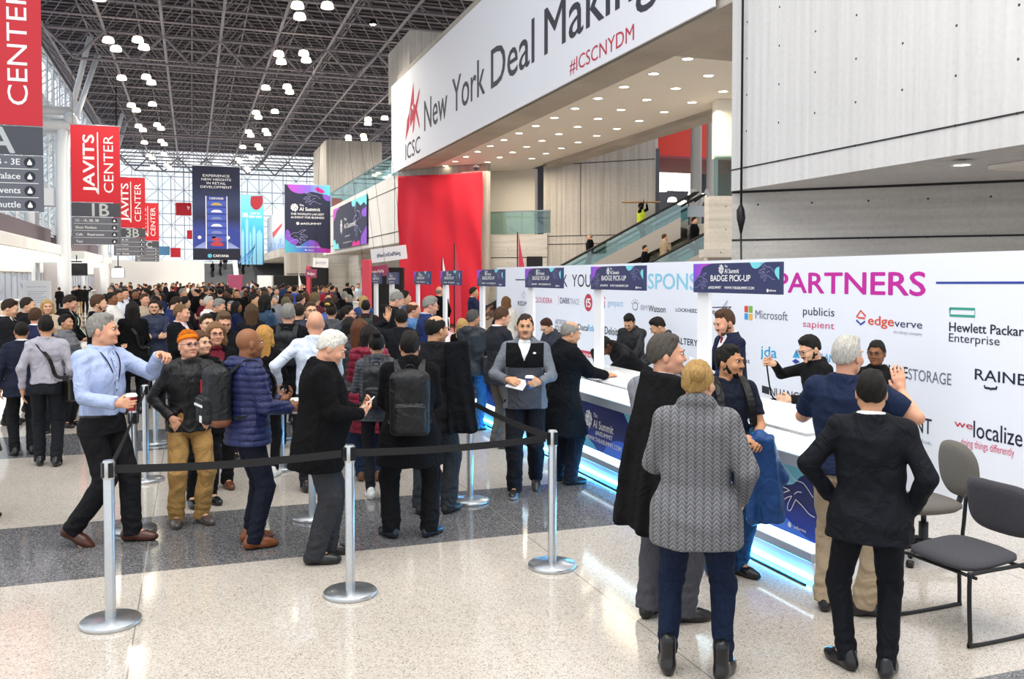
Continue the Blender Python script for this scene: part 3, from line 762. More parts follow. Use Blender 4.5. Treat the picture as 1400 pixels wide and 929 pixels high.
# ------------------------------------------------ printed banners
def wave(x0, x1, z0, amp, n, ph):
    return [(x0 + (x1 - x0) * i / n, z0 + amp * sin(ph + 5.2 * i / n)) for i in range(n + 1)]
def summit_banner(name, label, loc, rz, W, H, z0, wide=False):
    t = empty(name, label, 'banner', loc, rz)
    MB().rng((0, 0, z0), (W, 0.04, z0 + H)).build('cloth', mat('navy_cloth', '#262a44', 0.55), t)
    g = MB(); P = lambda a, b: (a * W, z0 + b * H)
    pur = gradient_mat('banner_blend', [(0, '#4cc4d8'), (0.45, '#5a6fd6'), (0.75, '#a53cc0'), (1, '#cf1f90')], 0, 0, W); pur2 = gradient_mat('banner_blend_b', [(0, '#c644c0'), (0.5, '#8a66dc'), (1, '#5ad2e2')], 0, 0, W)
    if not wide:
        g.poly([P(0, 0)] + [P(1, 0), P(1, .05)] + smooth_curve([P(.95, .06), P(.78, .08), P(.7, .16), P(.55, .19), P(.45, .16), P(.3, .1), P(.2, .12), P(.1, .18), P(.0, .2)], 5), -.004, 0)
        g.poly(smooth_curve([P(0, .2), P(.03, .33), (P(.1, .31)), P(.12, .24), P(.22, .2), P(.3, .17), P(.2, .11), P(.06, .17)], 4), -.006, 2)
        g.poly(smooth_curve([P(.05, 1), P(.14, .91), P(.3, .87), P(.45, .88), P(.6, .9), P(.75, .88), P(.9, .86), P(1, .84)], 5) + [P(1, 1)], -.004, 1)
        g.poly(smooth_curve([P(.66, .95), P(.72, .97), P(.82, .94), P(.88, .9), P(.8, .885), P(.7, .91)], 4), -.006, 3)
        g.poly(smooth_curve([P(1, .77), P(.9, .78), P(.83, .84), P(.87, .87), P(1, .84)], 4), -.006, 2)
        summit_logo(g, *P(.21, .665), H * .115, -.008, 4, 5)
        g.text("THE WORLD'S LARGEST", *P(.13, .555), W * .73, H * .030, -.008, 4, .03); g.text('AI EVENT FOR BUSINESS', *P(.13, .505), W * .73, H * .030, -.008, 4, .03)
        g.disc(P(.28, .43), H * .022, -.008, 4, 14); g.text('#AISUMMIT', *P(.34, .415), W * .46, H * .03, -.008, 4, .03)
        reaching_hand(g, *P(.78, .8), W * .36, -.008, 6, -1, .02); reaching_hand(g, *P(.08, .24), W * .4, -.008, 6, 1, .02)
        g.text('WWW.THEAISUMMIT.COM', *P(.24, .075), W * .52, H * .018, -.008, 4, .02); g.disc(P(.45, .04), H * .012, -.008, 4, 10); g.text('informa', *P(.48, .03), W * .14, H * .018, -.008, 4, .02)
    else:
        g.poly(smooth_curve([P(0, 1), P(0, .72), P(.08, .8), P(.12, .92), P(.2, .96), P(.22, 1)], 4), -.004, 1)
        g.poly(smooth_curve([P(.6, 1), P(.62, .88), P(.7, .86), P(.75, .94), P(.85, .82), P(.93, .86), P(1, .78), P(1, 1)], 4), -.004, 7)
        g.poly(smooth_curve([P(.6, 0), P(.65, .12), P(.72, .06), P(.8, .1), P(.84, 0)], 4), -.004, 3); g.poly(smooth_curve([P(.84, 0), P(.86, .16), P(.95, .3), P(1, .34), P(1, 0)], 4), -.006, 2)
        g.poly(smooth_curve([P(0, 0), P(0, .2), P(.06, .24), P(.1, .12), P(.16, .14), P(.2, .03), P(.22, 0)], 4), -.004, 7); g.poly(smooth_curve([P(1, .55), P(.9, .58), P(.88, .7), P(1, .75)], 4), -.006, 2)
        brain(g, *P(.28, .52), H * .17, -.008, 4, 5, -.01)
        g.text('The', *P(.37, .62), W * .08, H * .07, -.008, 4, .03); g.text('AI Summit', *P(.37, .44), W * .34, H * .12, -.008, 4, .03)
        g.text('#AISUMMIT', *P(.4, .24), W * .15, H * .035, -.008, 4, .03); g.text('WWW.THEAISUMMIT.COM', *P(.34, .1), W * .26, H * .03, -.008, 4, .02); reaching_hand(g, *P(.86, .55), W * .2, -.008, 6, -1, .02)
    g.build('artwork', [pur, pur2, mat('violet_print', '#8a55cc', .5), mat('magenta_print', '#cf1f8c', .5), M_LINEW, M_NAVY, M_LINE, M_CYAN], t)
    return t
def rods(t, W, z, ztop, w=0.02):
    MB().tube([(-.05, .02, z), (W + .05, .02, z)], .03).build('top_rod', M_LEDGE, t)
    c = MB(); c.tube([(.1, .02, z), (.1, .02, ztop)], w / 2, n=5); c.build('cable', M_DKMET, t)
    c = MB(); c.tube([(W - .1, .02, z), (W - .1, .02, ztop)], w / 2, n=5); c.build('cable', M_DKMET, t)
def hang(u0, u1, vt, vb, Y):
    a, b = at_y(u0, vt, Y), at_y(u1, vb, Y); return a.x, b.x - a.x, b.z, a.z - b.z
x, W, z, H = hang(389, 452, 252, 346, 55.5)
t = summit_banner('event_banner', 'navy hanging banner with purple and turquoise waves, in front of the balcony end', (x, 55.5, 0), 0, W, H, z); rods(t, W, z + H, 18.12)
a, b = at_x(456, 342, 8.9), at_x(501.5, 333, 8.9)
summit_banner('event_banner', 'wide navy event banner fixed flat on the concrete balcony front', (8.9, a.y, 0), -pi / 2, a.y - b.y, at_x(501.5, 265, 8.9).z - b.z, b.z, True)

M_RED = mat('sign_red', '#d3202f', 0.5); M_SGD = mat('sign_dark_grey', '#4b4d55', 0.5); M_SG = mat('sign_grey', '#6c6e78', 0.5)
M_SGL = mat('sign_silver', '#c2c8c8', 0.4)
def way_sign(Y, uref, vb, code, label, lines, ra=False):
    a = at_y(uref, vb, Y); W, HG, HR = 2.12, 2.0, 3.62
    t = empty('wayfinding_banner', label, 'sign', (a.x - W, Y, 0), 0, 'red hanging direction banners')
    z = a.z
    p = MB().rng((0, 0, z + HG), (W, .06, z + HG + HR)).build('red_panel', M_RED, t)
    g = MB(); g.text('JAVITS', W * .47, z + HG + .46, 2.7, .50, -.005, 0, .045, 'l', pi / 2); g.text('CENTER', W * .86, z + HG + .46, 2.72, .44, -.005, 0, .0, 'l', pi / 2)
    g.poly([(W * .535, z + HG + .38), (W * .56, z + HG + .38), (W * .56, z + HG + 3.3), (W * .535, z + HG + 3.3)], -.005, 0); g.build('lettering', M_LINEW, p)
    q = MB().rng((0, -.01, z + HG - .68), (W, .05, z + HG - .03)).build('code_panel', M_SGD, t)
    MB().text(code, W * .59, z + HG - .65, None, .62, -.016, 0, .03, 'c').build('lettering', M_SGL, q)
    q = MB().rng((0, -.005, z), (W, .05, z + HG - .71)).build('directory_panel', M_SG, t)
    g = MB()
    for i, s in enumerate(lines):
        zz = z + 1.08 - i * .33
        g.text(s, W - .48 if ra else .18, zz, None, .15 if ra else .12, -.01, 0, .02, 'r' if ra else 'l'); g.poly([(.1, zz - .1), (W - .1, zz - .1), (W - .1, zz - .085), (.1, zz - .085)], -.01, 0)
        g.disc((W - .28, zz + .06), .12, -.01, 1, 14); g.poly([(W - .33, zz), (W - .23, zz), (W - .23, zz + .05), (W - .28, zz + .14), (W - .33, zz + .05)], -.012, 0)
    g.build('lettering', [M_LINEW, M_INK], q)
    rods(t, W, z + HG + HR, 18.12)
way_sign(23.6, 60, 290, 'A', 'tall red hanging banner with grey panel lettered A, at the edge of the scene', ['1A-1D, 3B - 3E', 'Crystal Palace', 'Special Events', 'Shuttle'], True)
way_sign(46.8, 165.5, 335, '1B', 'red hanging banner with a grey panel lettered 1B', ['1C - 1E, 2B, 3B', 'River Pavilion', 'Cafe    Restrooms', 'Taxi'])
way_sign(70.2, 199.5, 350, '3B', 'red hanging banner with a grey panel lettered 3B', ['3C - 3E, 3D', 'Food Court', 'Coat Check', 'Exit   Shuttle'])
way_sign(93, 217.5, 358, 'C', 'smallest red hanging banner, partly behind the 3B one', ['1C, 1D', 'Hall', 'Exit', 'Taxi'])

# car tower banner
Y = 70.0; x, W, z, H = hang(262.5, 329, 226, 356, Y)
t = empty('advertising_banner', 'tall dark blue banner showing a glass car tower at night', 'banner', (x, Y, 0))
MB().rng((0, 0, z), (W, .05, z + H)).build('cloth', gradient_mat('night_print', [(0, '#14182e'), (.12, '#181d3a'), (.13, '#9fb0e8'), (.28, '#4452b0'), (.45, '#232948'), (.6, '#36436a'), (.8, '#191f40'), (1, '#151a36')], 2, z, z + H), t)
g = MB(); P = lambda a, b: (a * W, z + b * H)
g.poly([P(.27, .12), P(.73, .12), P(.73, .68), P(.27, .68)], -.004, 0)
for k in range(6):
    zz = .2 + k * .075
    g.poly([P(.3, zz), P(.7, zz), P(.7, zz + .055), P(.3, zz + .055)], -.006, 1); g.poly(smooth_curve([P(.38, zz + .008), P(.42, zz + .03), P(.5, zz + .036), P(.58, zz + .03), P(.62, zz + .008)], 3), -.008, (2, 3, 4, 3, 4, 5)[k])
for sx in (.27, .71):
    g.poly([P(sx, .12), P(sx + .02, .12), P(sx + .02, .68), P(sx, .68)], -.008, 4)
g.poly([P(0, .12), P(.26, .2), P(.26, .34), P(0, .3)], -.004, 0); g.poly([P(1, .12), P(.74, .2), P(.74, .34), P(1, .3)], -.004, 0)
for i in range(3): g.disc(P(.14 + .3 * i, .24), W * .04, -.006, 4, 10)
g.poly(smooth_curve([P(.36, .165), P(.45, .2), P(.55, .2), P(.64, .165), P(.6, .15), P(.4, .15)], 3), -.01, 2)
g.text('CARVANA', *P(.35, .645), W * .3, H * .025, -.01, 4, .03)
for s, b_, wd in (('EXPERIENCE', .885, .56), ('NEW HEIGHTS', .845, .62), ('IN RETAIL', .805, .4), ('DEVELOPMENT', .765, .66)): g.text(s, *P(.5, b_), W * wd, H * .026, -.01, 4, 0, 'c')
g.disc(P(.35, .045), W * .045, -.01, 6, 16); g.text('CARVANA', *P(.42, .032), W * .33, H * .028, -.01, 4, .03)
g.build('artwork', [mat('tower_blue', '#3446a0', .5), mat('tower_glass', '#4c62c8', .5), mat('car_red', '#c0454a', .5), mat('car_grey', '#8894c0', .5), M_LINEW, mat('car_amber', '#c8b060', .5), mat('logo_cyan', '#5cc6e2', .5)], t)
rods(t, W, z + H, 18.12)
# cyan skyline banner
Y = 84.0; x, W, z, H = hang(329, 361, 266, 362, Y)
t = empty('advertising_banner', 'bright blue banner with a pale skyline, beside the dark car tower banner', 'banner', (x, Y, 0))
MB().rng((0, 0, z), (W, .05, z + H)).build('cloth', gradient_mat('sky_print', [(0, '#1f5fae'), (.3, '#2f8fd0'), (.6, '#52bfe0'), (1, '#7fd0ea')], 2, z, z + H), t)
g = MB(); P = lambda a, b: (a * W, z + b * H)
for x0, w0, h0 in ((.02, .12, .45), (.2, .12, .62), (.36, .1, .42), (.5, .14, .5), (.68, .26, .44)):
    g.poly([P(x0, 0), P(x0 + w0, 0), P(x0 + w0, h0), P(x0 + w0 * .5, h0 + .07), P(x0, h0)], -.004, 0)
g.poly([P(.08, .68), P(.3, .68), P(.3, .74), P(.08, .74)], -.006, 2); g.text('STAY IN', *P(.62, .72), W * .4, H * .03, -.006, 2, .02, 'c'); g.text('NEW YORK', *P(.64, .67), W * .56, H * .035, -.006, 2, .03, 'c')
g.poly(smooth_curve([P(.45, .98), P(.43, .86), P(.6, .79), P(.8, .8), P(.97, .88), P(.96, .99)], 4), -.006, 3)
for k in range(6): g.stroke([P(-.2 + .12 * k, .02), P(.6, .25 + .01 * k)], .05, -.008, 1)
g.build('artwork', [mat('tower_pale', '#8fd0ee', .5), mat('bridge_blue', '#3f8ed6', .5), M_LINEW, mat('badge_maroon', '#a02434', .5)], t)
rods(t, W, z + H, 18.12)
# pale skyline screen on the far balcony
a, b = at_x(365.5, 356, 9.1), at_x(389, 349, 9.1)
t = empty('wall_banner', 'pale blue skyline picture fixed on the far balcony front', 'banner', (9.1, a.y, 0), -pi / 2); Lg = a.y - b.y; z0, z1 = b.z, at_x(389, 281, 9.1).z
MB().rng((0, 0, z0), (Lg, .08, z1)).build('cloth', gradient_mat('pale_sky_print', [(0, '#5f86c8'), (.35, '#a9c6ea'), (.6, '#e2ecf6'), (1, '#eef3f8')], 2, z0, z1), t)
g = MB()
for k in range(9): g.poly([(Lg * (.03 + k * .105), z0), (Lg * (.11 + k * .105), z0), (Lg * (.11 + k * .105), z0 + 1.0 + .9 * ((k * 37) % 5) / 4), (Lg * (.03 + k * .105), z0 + 1.0 + .9 * ((k * 37) % 5) / 4)], -.005, 0)
g.poly([(Lg * .35, z0 + 3.0), (Lg * .9, z0 + 3.5), (Lg * .9, z0 + 3.2), (Lg * .4, z0 + 2.3)], -.008, 1); g.build('artwork', [mat('skyline_blue', '#7d9fd4', .5), M_RED], t)

# small hanging boards over the queue
def board(label, u0, u1, vt, vb, d, m, txt=None, tm=None, tilt=0.0, slope=0.0):
    c = at_d((u0 + u1) / 2, (vt + vb) / 2, d); W = (u1 - u0) / FPX * d; H = (vb - vt) / FPX * d
    t = empty('hanging_board', label, 'sign', (c.x, c.y, c.z), -YAW + slope); t.rotation_euler = (0, tilt, -YAW + slope)
    p = MB().rng((-W / 2, -.02, -H / 2), (W / 2, .02, H / 2)).build('panel', m, t)
    if txt: MB().text(txt, 0, -H * .16, W * .66, H * .3, -.024, 0, .02, 'c').build('lettering', tm, p)
    c2 = MB(); c2.tube([(-W * .4, 0, H / 2), (-W * .4, 0, 18.12 - c.z)], .006, n=5); c2.tube([(W * .4, 0, H / 2), (W * .4, 0, 18.12 - c.z)], .006, n=5); c2.build('cable', M_DKMET, t)
M_PLUM = mat('plum_print', '#9c4668', .5)
board('white tilted hanging board with a hashtag, beside the top of the red drape', 506, 557, 338, 357, 36, M_WHITE, '#NewYorkDealMaking', T['navy'], -.12, -.2)
board('plum hanging board with white lettering below the white hashtag board', 493, 532, 364, 379, 35, M_PLUM, 'Advance Badge Pick-Up', M_LINEW, -.12, -.2)
board('small white hanging board over the distant desks, under the balcony end', 428, 449, 353, 366, 52, M_WHITE, '#NYDM', T['lgrey'], .05)
board('small plum hanging board over the distant desks', 418, 433, 368, 380, 50, M_PLUM, 'Badges', M_LINEW, .04)

# freestanding feather flags and tall red pylons
def flag(label, u, vt, d, wpx, mcol, pole=True):
    g = at_d(u, vt, d); W = wpx / FPX * d; b = Vector((g.x, g.y, 0)); H = g.z
    t = empty('feather_flag', label, 'flag', b, -YAW)
    MB().tube([(0, 0, 0.03), (0, 0, H)], .02, n=6).build('pole', M_DKMET, t)
    MB().prism(smooth_curve([(.03, H), (W * .45, H * .86), (W * .95, H * .68), (W, H * .5), (W, .5), (.03, .5)], 4), -.012, .012).build('sail', mcol, t)
    MB().lathe([(.25, 0), (.25, .02), (.05, .04)], n=14).build('base', M_DKMET, t)
flag('red feather flag with pointed top at the end of the sponsor wall', 707.5, 318, 24, 11, mat('flag_red', '#c8324e', .6))
flag('white pointed feather flag in front of the red drape', 604, 352, 27, 10, M_WHITE)
flag('red feather flag with a black pole in front of the red drape', 621, 333, 29, 9, mat('flag_red', '#c8324e', .6))
flag('slim white feather flag beside the distant black drapes', 407.5, 371, 52, 5, M_WHITE)
def pylon(label, u0, u1, vt, d, m):
    a, b = at_d(u0, vt, d), at_d(u1, vt, d)
    c = (a + b) / 2; W = (b - a).length
    o = MB().box((0, 0, c.z / 2), (W, .5, c.z), bev=.02).build('pylon', m); o.location = (c.x, c.y, 0); o.rotation_euler = (0, 0, -YAW); tag(o, label, 'pylon')
pylon('tall red pylon under the plum hanging board', 496, 507, 355, 34.5, mat('pylon_red', '#d84a5c', .6))
pylon('tall black screen behind the plum hanging board', 507, 552, 366, 37, M_BLACK)
pylon('tall red pylon beside the small white hanging board far down the hall', 420, 425, 364, 51, mat('pylon_red', '#d84a5c', .6))
pylon('black screen beside the red pylon far down the hall', 426, 448, 365, 53.5, M_BLACK)
pylon('long black screen at the far wall below the hanging event banner', 375, 419, 377, 58, M_BLACK)
pylon('white information panel far down the hall, beside the long black screen', 353, 373, 377, 60, M_WHITE)
pylon('plum information panel far down the hall, in front of the stairs', 313, 331, 376, 62, M_PLUM)
pylon('black cabinet behind the end of the sponsor wall', 720, 741.5, 351, 30, M_BLACK)

# ------------------------------------------------ crowd-control posts and their belts
M_BELT = mat('black_webbing', '#17171a', 0.8, bump=.2, bscale=200)
posts = {}
def stanchion(key, u, v, label):
    p = at_z(u, v)
    t = empty('stanchion', label, 'stanchion', p, 0.4, 'belt barrier posts'); posts[key] = (p, t)
    MB().lathe([(0.175, 0.0), (0.178, 0.004), (0.178, 0.024), (0.172, 0.03), (0.03, 0.04)], n=40).build('base', M_CHROME, t)
    MB().lathe([(0.032, 0.036), (0.032, 0.9), (0.03, 0.905)], n=20).build('tube', M_CHROME, t)
    h = MB(); h.lathe([(0.034, 0.895), (0.036, 0.9), (0.036, 1.0), (0.03, 1.012)], n=20); h.build('head', M_CHROME, t)
    h = MB()
    for k in range(4):
        a = k * pi / 2; h.box((0.036 * cos(a), 0.036 * sin(a), .955), (.012, .03, .09), 0, a)
    h.build('belt_clip', M_DKMET, t)
stanchion('a', 151.5, 853, 'steel belt post standing first in the row, beside the dark floor band')
stanchion('b', 479, 813, 'steel belt post in front of the man in the black backpack')
stanchion('c', 755, 775.5, 'steel belt post at the corner by the counters')
stanchion('d', 184, 726, 'steel belt post behind the man in the light blue shirt')
stanchion('e', 200, 658, 'steel belt post between the light blue shirt and the orange beanie')
stanchion('f', 643, 687, 'steel belt post behind the man with the draped black coat')
stanchion('g', 427, 709, 'steel belt post hidden behind the white-haired man in the black coat')
stanchion('h', 385, 642, 'steel belt post beside the white coffee cup')
stanchion('i', 383, 600, 'steel belt post deeper in the queue, behind the coffee cup')
stanchion('j', 213, 607, 'steel belt post deepest in the queue behind the orange beanie')
def belt(a, b):
    pa_, ta = posts[a]; pb, _ = posts[b]
    d = pb - pa_; ln_ = d.length; n = 16; V = []; Q = []
    ux, uy = d.x / ln_, d.y / ln_
    for i in range(n + 1):
        f = i / n; s = .036 + (ln_ - .09) * f; sag = -.02 * sin(pi * f)
        for z, o_ in ((.93, -.001), (.98, -.001), (.98, .001), (.93, .001)):
            V.append((ux * s - uy * o_, uy * s + ux * o_, z + sag))
    for i in range(n):
        for k in range(4): Q.append((i * 4 + k, (i + 1) * 4 + k, (i + 1) * 4 + (k + 1) % 4, i * 4 + (k + 1) % 4))
    R = Matrix.Rotation(-0.4, 3, 'Z'); V = [R @ Vector(p) for p in V]
    o = link('belt', raw_mesh('belt', V, Q, False), ta, [M_BELT])
for a, b in (('a', 'b'), ('b', 'c'), ('a', 'd'), ('d', 'e'), ('c', 'f'), ('e', 'j')): belt(a, b)

# ------------------------------------------------ chairs in the near corner
def chair_frame_mat(): return mat('black_chair_steel', '#17181a', 0.4, 0.2)
def cushion(mb, c, w, d, h, R, mi=0, curve=0.0, nu=14, nv=12, pw=4.0):
    """a padded slab with rounded outline: local u across, v along, thickness h"""
    C = Vector(c); V = []; F = []
    for side in (1, -1):
        for j in range(nv + 1):
            for i in range(nu + 1):
                a, b = -1 + 2 * i / nu, -1 + 2 * j / nv
                # squircle outline
                m = max(abs(a), abs(b)); r = (abs(a) ** pw + abs(b) ** pw) ** (1 / pw) or 1
                s = m / r if r else 1
                x_, y_ = a * s * w / 2, b * s * d / 2
                e = max(0, 1 - m ** 6) ** .5
                z_ = side * h / 2 * (0.25 + .75 * e) + curve * (x_ / (w / 2)) ** 2
                V.append(C + R @ Vector((x_, y_, z_)))
    n1 = (nu + 1) * (nv + 1)
    for j in range(nv):
        for i in range(nu):
            q = (j * (nu + 1) + i, j * (nu + 1) + i + 1, (j + 1) * (nu + 1) + i + 1, (j + 1) * (nu + 1) + i)
            F.append(q); F.append(tuple(n1 + k for k in q[::-1]))
    rim = [i for i in range(nu + 1)] + [(j + 1) * (nu + 1) - 1 for j in range(1, nv + 1)] + [nv * (nu + 1) + i for i in range(nu - 1, -1, -1)] + [j * (nu + 1) for j in range(nv - 1, 0, -1)]
    for k in range(len(rim)):
        a, b = rim[k], rim[(k + 1) % len(rim)]; F.append((b, a, n1 + a, n1 + b))
    mb.add(V, F, mi, True)
M_CHF = mat('charcoal_chair_fabric', '#45444a', 0.9, bump=.5, bscale=220, var=.12, vscale=150)
M_CHF2 = mat('taupe_chair_fabric', '#68625c', 0.9, bump=.5, bscale=220, var=.1, vscale=150)
def sled_chair(p, rz):
    t = empty('guest_chair', 'black sled-base guest chair with charcoal padded seat and back', 'chair', p, rz)
    # local: faces -y, x across
    MBs = MB(); cushion(MBs, (0, -.02, .455), .50, .47, .075, Matrix.Rotation(radians(4), 3, 'X'), 0, .0); MBs.build('seat', M_CHF, t)
    b = MB(); cushion(b, (0, .27, .705), .50, .33, .055, Matrix.Rotation(radians(100), 3, 'X'), 0, -.03); b.build('backrest', M_CHF, t)
    f = MB(); m = chair_frame_mat()
    for s, nm in ((-1, 'leg_loop'), (1, 'leg_loop')):
        x_ = .265 * s
        pts = [(x_, .30, .72), (x_, .275, .48), (x_, .235, .44), (x_, -.22, .43), (x_, -.262, .40), (x_, -.25, .06), (x_, -.22, .013), (x_, .22, .013), (x_, .255, .04), (x_, .24, .40)]
        q = smooth_curve(pts, 5)
        MB().tube(q, .0125, n=8).build(nm, m, t)
    f.tube([(-.265, -.21, .40), (.265, -.21, .40)], .011, n=8); f.build('crossbar', m, t); MB().tube([(-.265, .2, .41), (.265, .2, .41)], .011, n=8).build('crossbar', m, t)
    return t
pc = at_z(1318, 856)
sled_chair((pc.x, pc.y, 0), radians(-88))
def swivel_chair(p, rz):
    t = empty('swivel_chair', 'taupe swivel chair with rounded back against the sponsor wall', 'chair', p, rz)
    a = MB(); cushion(a, (0, 0, .42), .48, .46, .09, Matrix.Rotation(radians(2), 3, 'X'), 0, .01, pw=3); a.build('seat', M_CHF2, t)
    b = MB(); cushion(b, (0, .27, .68), .42, .42, .07, Matrix.Rotation(radians(96), 3, 'X'), 0, -.03, pw=2.4); b.build('backrest', M_CHF2, t)
    m = chair_frame_mat()
    c = MB(); c.tube(smooth_curve([(0, .1, .38), (0, .27, .38), (0, .33, .5), (0, .31, .66)], 4), .022); c.build('back_arm', m, t)
    c = MB(); c.lathe([(.035, .12), (.035, .28), (.02, .285), (.02, .37), (.09, .375), (.09, .385)], n=14); c.build('gas_lift', m, t)
    for k in range(5):
        an = .3 + k * 2 * pi / 5
        c = MB(); c.tube([(0, 0, .13), (.14 * cos(an), .14 * sin(an), .115), (.29 * cos(an), .29 * sin(an), .08)], [.032, .026, .018]); lg = c.build('leg', m, t)
        w_ = MB(); px, py = .29 * cos(an), .29 * sin(an)
        w_.tube([(px - .022 * sin(an), py + .022 * cos(an), .027), (px + .022 * sin(an), py - .022 * cos(an), .027)], .027, n=12); w_.build('caster', m, lg)
ps = at_z(1262, 764)
swivel_chair((ps.x, ps.y, 0), radians(-97))

# ------------------------------------------------ roof lamps: bell shades hung in pairs
M_SHADE = mat('glowing_shade', '#fff3d6', 0.5, emit=3.4)
lamp0 = None; LAMPLAB = 'white glowing bell lamp of a pair hanging below the dark roof frame'
def lamp(x, y, z):
    global lamp0
    if lamp0 is None:
        t = empty('roof_lamp', LAMPLAB, 'lamp', (x, y, z), 0, 'paired roof lamps')
        MB().lathe([(.14, .36), (.3, .33), (.37, .2), (.4, .0), (.39, -.02), (.36, .0)], n=14, caps=False).build('shade', M_SHADE, t)
        MB().lathe([(.35, .01), (.36, .03)], n=14).build('diffuser', mat('lamp_diffuser', '#fffbe8', .5, emit=8), t)
        MB().lathe([(.07, .42), (.09, .46), (.05, .60), (.012, .62), (.012, 5.4)], n=8).build('stem', M_DKMET, t)
        pl = bpy.data.lights.new('lamp_glow', 'SPOT'); pl.spot_size = radians(150); pl.spot_blend = .6; pl.energy = 900; pl.color = (1, .93, .8); pl.shadow_soft_size = .34
        po = bpy.data.objects.new('lamp_glow', pl); COL.objects.link(po); po.parent = t; po.location = (0, 0, -.06)
        lamp0 = t; t.scale = (.72, .72, .72)
    else:
        t = copy_tree(lamp0); t.location = (x, y, z)
for ci_, xc in enumerate((-3.2, 5.2, 13.4)):
    for k in range(-1, 7):
        yy = 50.4 + 9.14 * k
        if xc > 12 and yy > 90: continue
        for s in (-1, 1):
            lamp(xc + s * .68, yy + .2 * s, 14.2 + .12 * s); (k + s) % 3 and lamp(xc + s * .68 + .25, yy + 1.2, 14.1 + .1 * s)
# one bare floodlight in the roof frame
p = at_d(510, 34, 47)
t = empty('floodlight', 'single bare floodlight shining in the roof frame', 'lamp', p)
MB().lathe([(.05, .3), (.16, .22), (.2, .0)], n=14, caps=False).build('housing', M_DKMET, t); MB().lathe([(.02, .0), (.15, .02)], n=14).build('bulb', mat('flood_bulb', '#ffffff', .5, emit=40), t)
MB().tube([(0, 0, .3), (0, 0, 18.12 - p.z)], .015, n=6).build('stem', M_DKMET, t)

# ------------------------------------------------ tubular column clusters by the glass
for k, (yy, lb) in enumerate(((58.6, 'cluster of thick white tubular columns with horizontal arms by the glass wall'), (83.9, 'second cluster of white tubular columns further along the glass wall'))):
    t = empty('column_cluster', lb, 'column', (-7.9, yy, 0)); r = .33
    for sx in (-1, 1):
        for sy in (-1, 1):
            MB().tube(smooth_curve([(sx * .85, sy * .85, 0), (sx * .85, sy * .85, 9.7), (sx * .85 + (.5 if sx > 0 else -.5), sy * 1.1, 10.9)], 4), r * .85, n=16).build('column', M_STEELW, t)
    for z_ in (10.9, 11.7):
        for sy in (-1, 1): MB().tube([(1.4, sy * 1.1, z_), (-2.2, sy * 1.1, z_)], r * .8, n=14).build('arm', M_STEELW, t)
    MB().tube([(1.4, -1.4, 11.3), (1.4, 1.4, 11.3)], r * .95, n=14).build('arm', M_STEELW, t)
    MB().tube([(1.4, -1.1, 11.5), (2.6, -2.2, ZB)], .16, n=10).build('brace', M_STEELW, t); MB().tube([(1.4, 1.1, 11.5), (2.6, 2.2, ZB)], .16, n=10).build('brace', M_STEELW, t)
    for z_ in (3.5, 6.8): MB().box((0, 0, z_), (1.5, 1.5, 1.0)).build('connector_plate', M_STEELW, t)

# ------------------------------------------------ ticket booths along the west side
M_BOOTH = mat('booth_panel', '#b5b0b4', .5); M_BTOP = mat('booth_fascia', '#5c5058', .6); M_CANW = mat('canopy_white', '#f1f2f0', .5)
def booth(y0, y1, xf, label, k):
    t = empty('ticket_booth', label, 'booth', (xf, y0, 0), pi / 2)     # local x runs away down the hall, local -y faces the hall
    L_ = y1 - y0
    MB().rng((0, .6, 0), (L_, .9, 3.6)).build('back_wall', M_PLASTER, t)
    MB().rng((0, .1, 3.9), (L_, 2.2, 5.1)).build('fascia', M_BTOP, t)
    MB().rng((-.2, -1.0, 3.45), (L_ + .3, 1.2, 4.0), bev=.02).build('canopy', M_CANW, t)
    MB().rng((.1, -.8, 3.435), (L_, .55, 3.449)).build('canopy_light', mat('canopy_glow', '#fffaf2', .5, emit=2.2), t)
    n = int(L_ / 1.6)
    for i in range(n):
        w_ = MB(); x_ = .4 + i * 1.6; w_.rng((x_, .54, 1.0), (x_ + 1.3, .6, 2.35)); f = w_.build('window_pane', mat('booth_glass', '#9aa6bc', .15), t)
        MB().rng((x_ + 1.32, .5, .1), (x_ + 1.42, .6, 2.4)).build('mullion', M_LEDGE, f)
    MB().rng((0, .35, .95), (L_ - .2, .6, 1.02)).build('shelf', M_CANW, t)
    MB().rng((.2, .5, 2.45), (L_ - .3, .58, 3.2)).build('name_band', M_CANW, t)
    e = MB(); e.rng((L_ + .05, -.9, 0), (L_ + .45, 1.2, 3.46)); e.build('end_pier', M_BOOTH, t)
    return t
t = booth(38.5, 62, -8.1, 'long white ticket booth with bright canopy, next to the banner lettered A', 0)
sgn = MB().rng((4.2, .46, 2.5), (9.2, .5, 3.15)).build('booth_sign', M_BTOP, t)
g = MB(); g.text('Badge', 4.9, 2.86, 1.3, .2, .455, 0, .02); g.text('Pick-Up', 4.9, 2.58, 2.4, .22, .455, 0, .03); g.poly([(4.2, 2.5), (4.7, 2.5), (4.5, 3.15), (4.2, 3.15)], .455, 1); g.poly([(8.5, 2.5), (9.2, 2.5), (8.9, 3.15), (8.3, 3.15)], .455, 1); g.build('lettering', [M_LINEW, M_RED], sgn)
booth(70, 92, -8.1, 'shorter white ticket booth with bright canopy further along, behind the screens', 1)
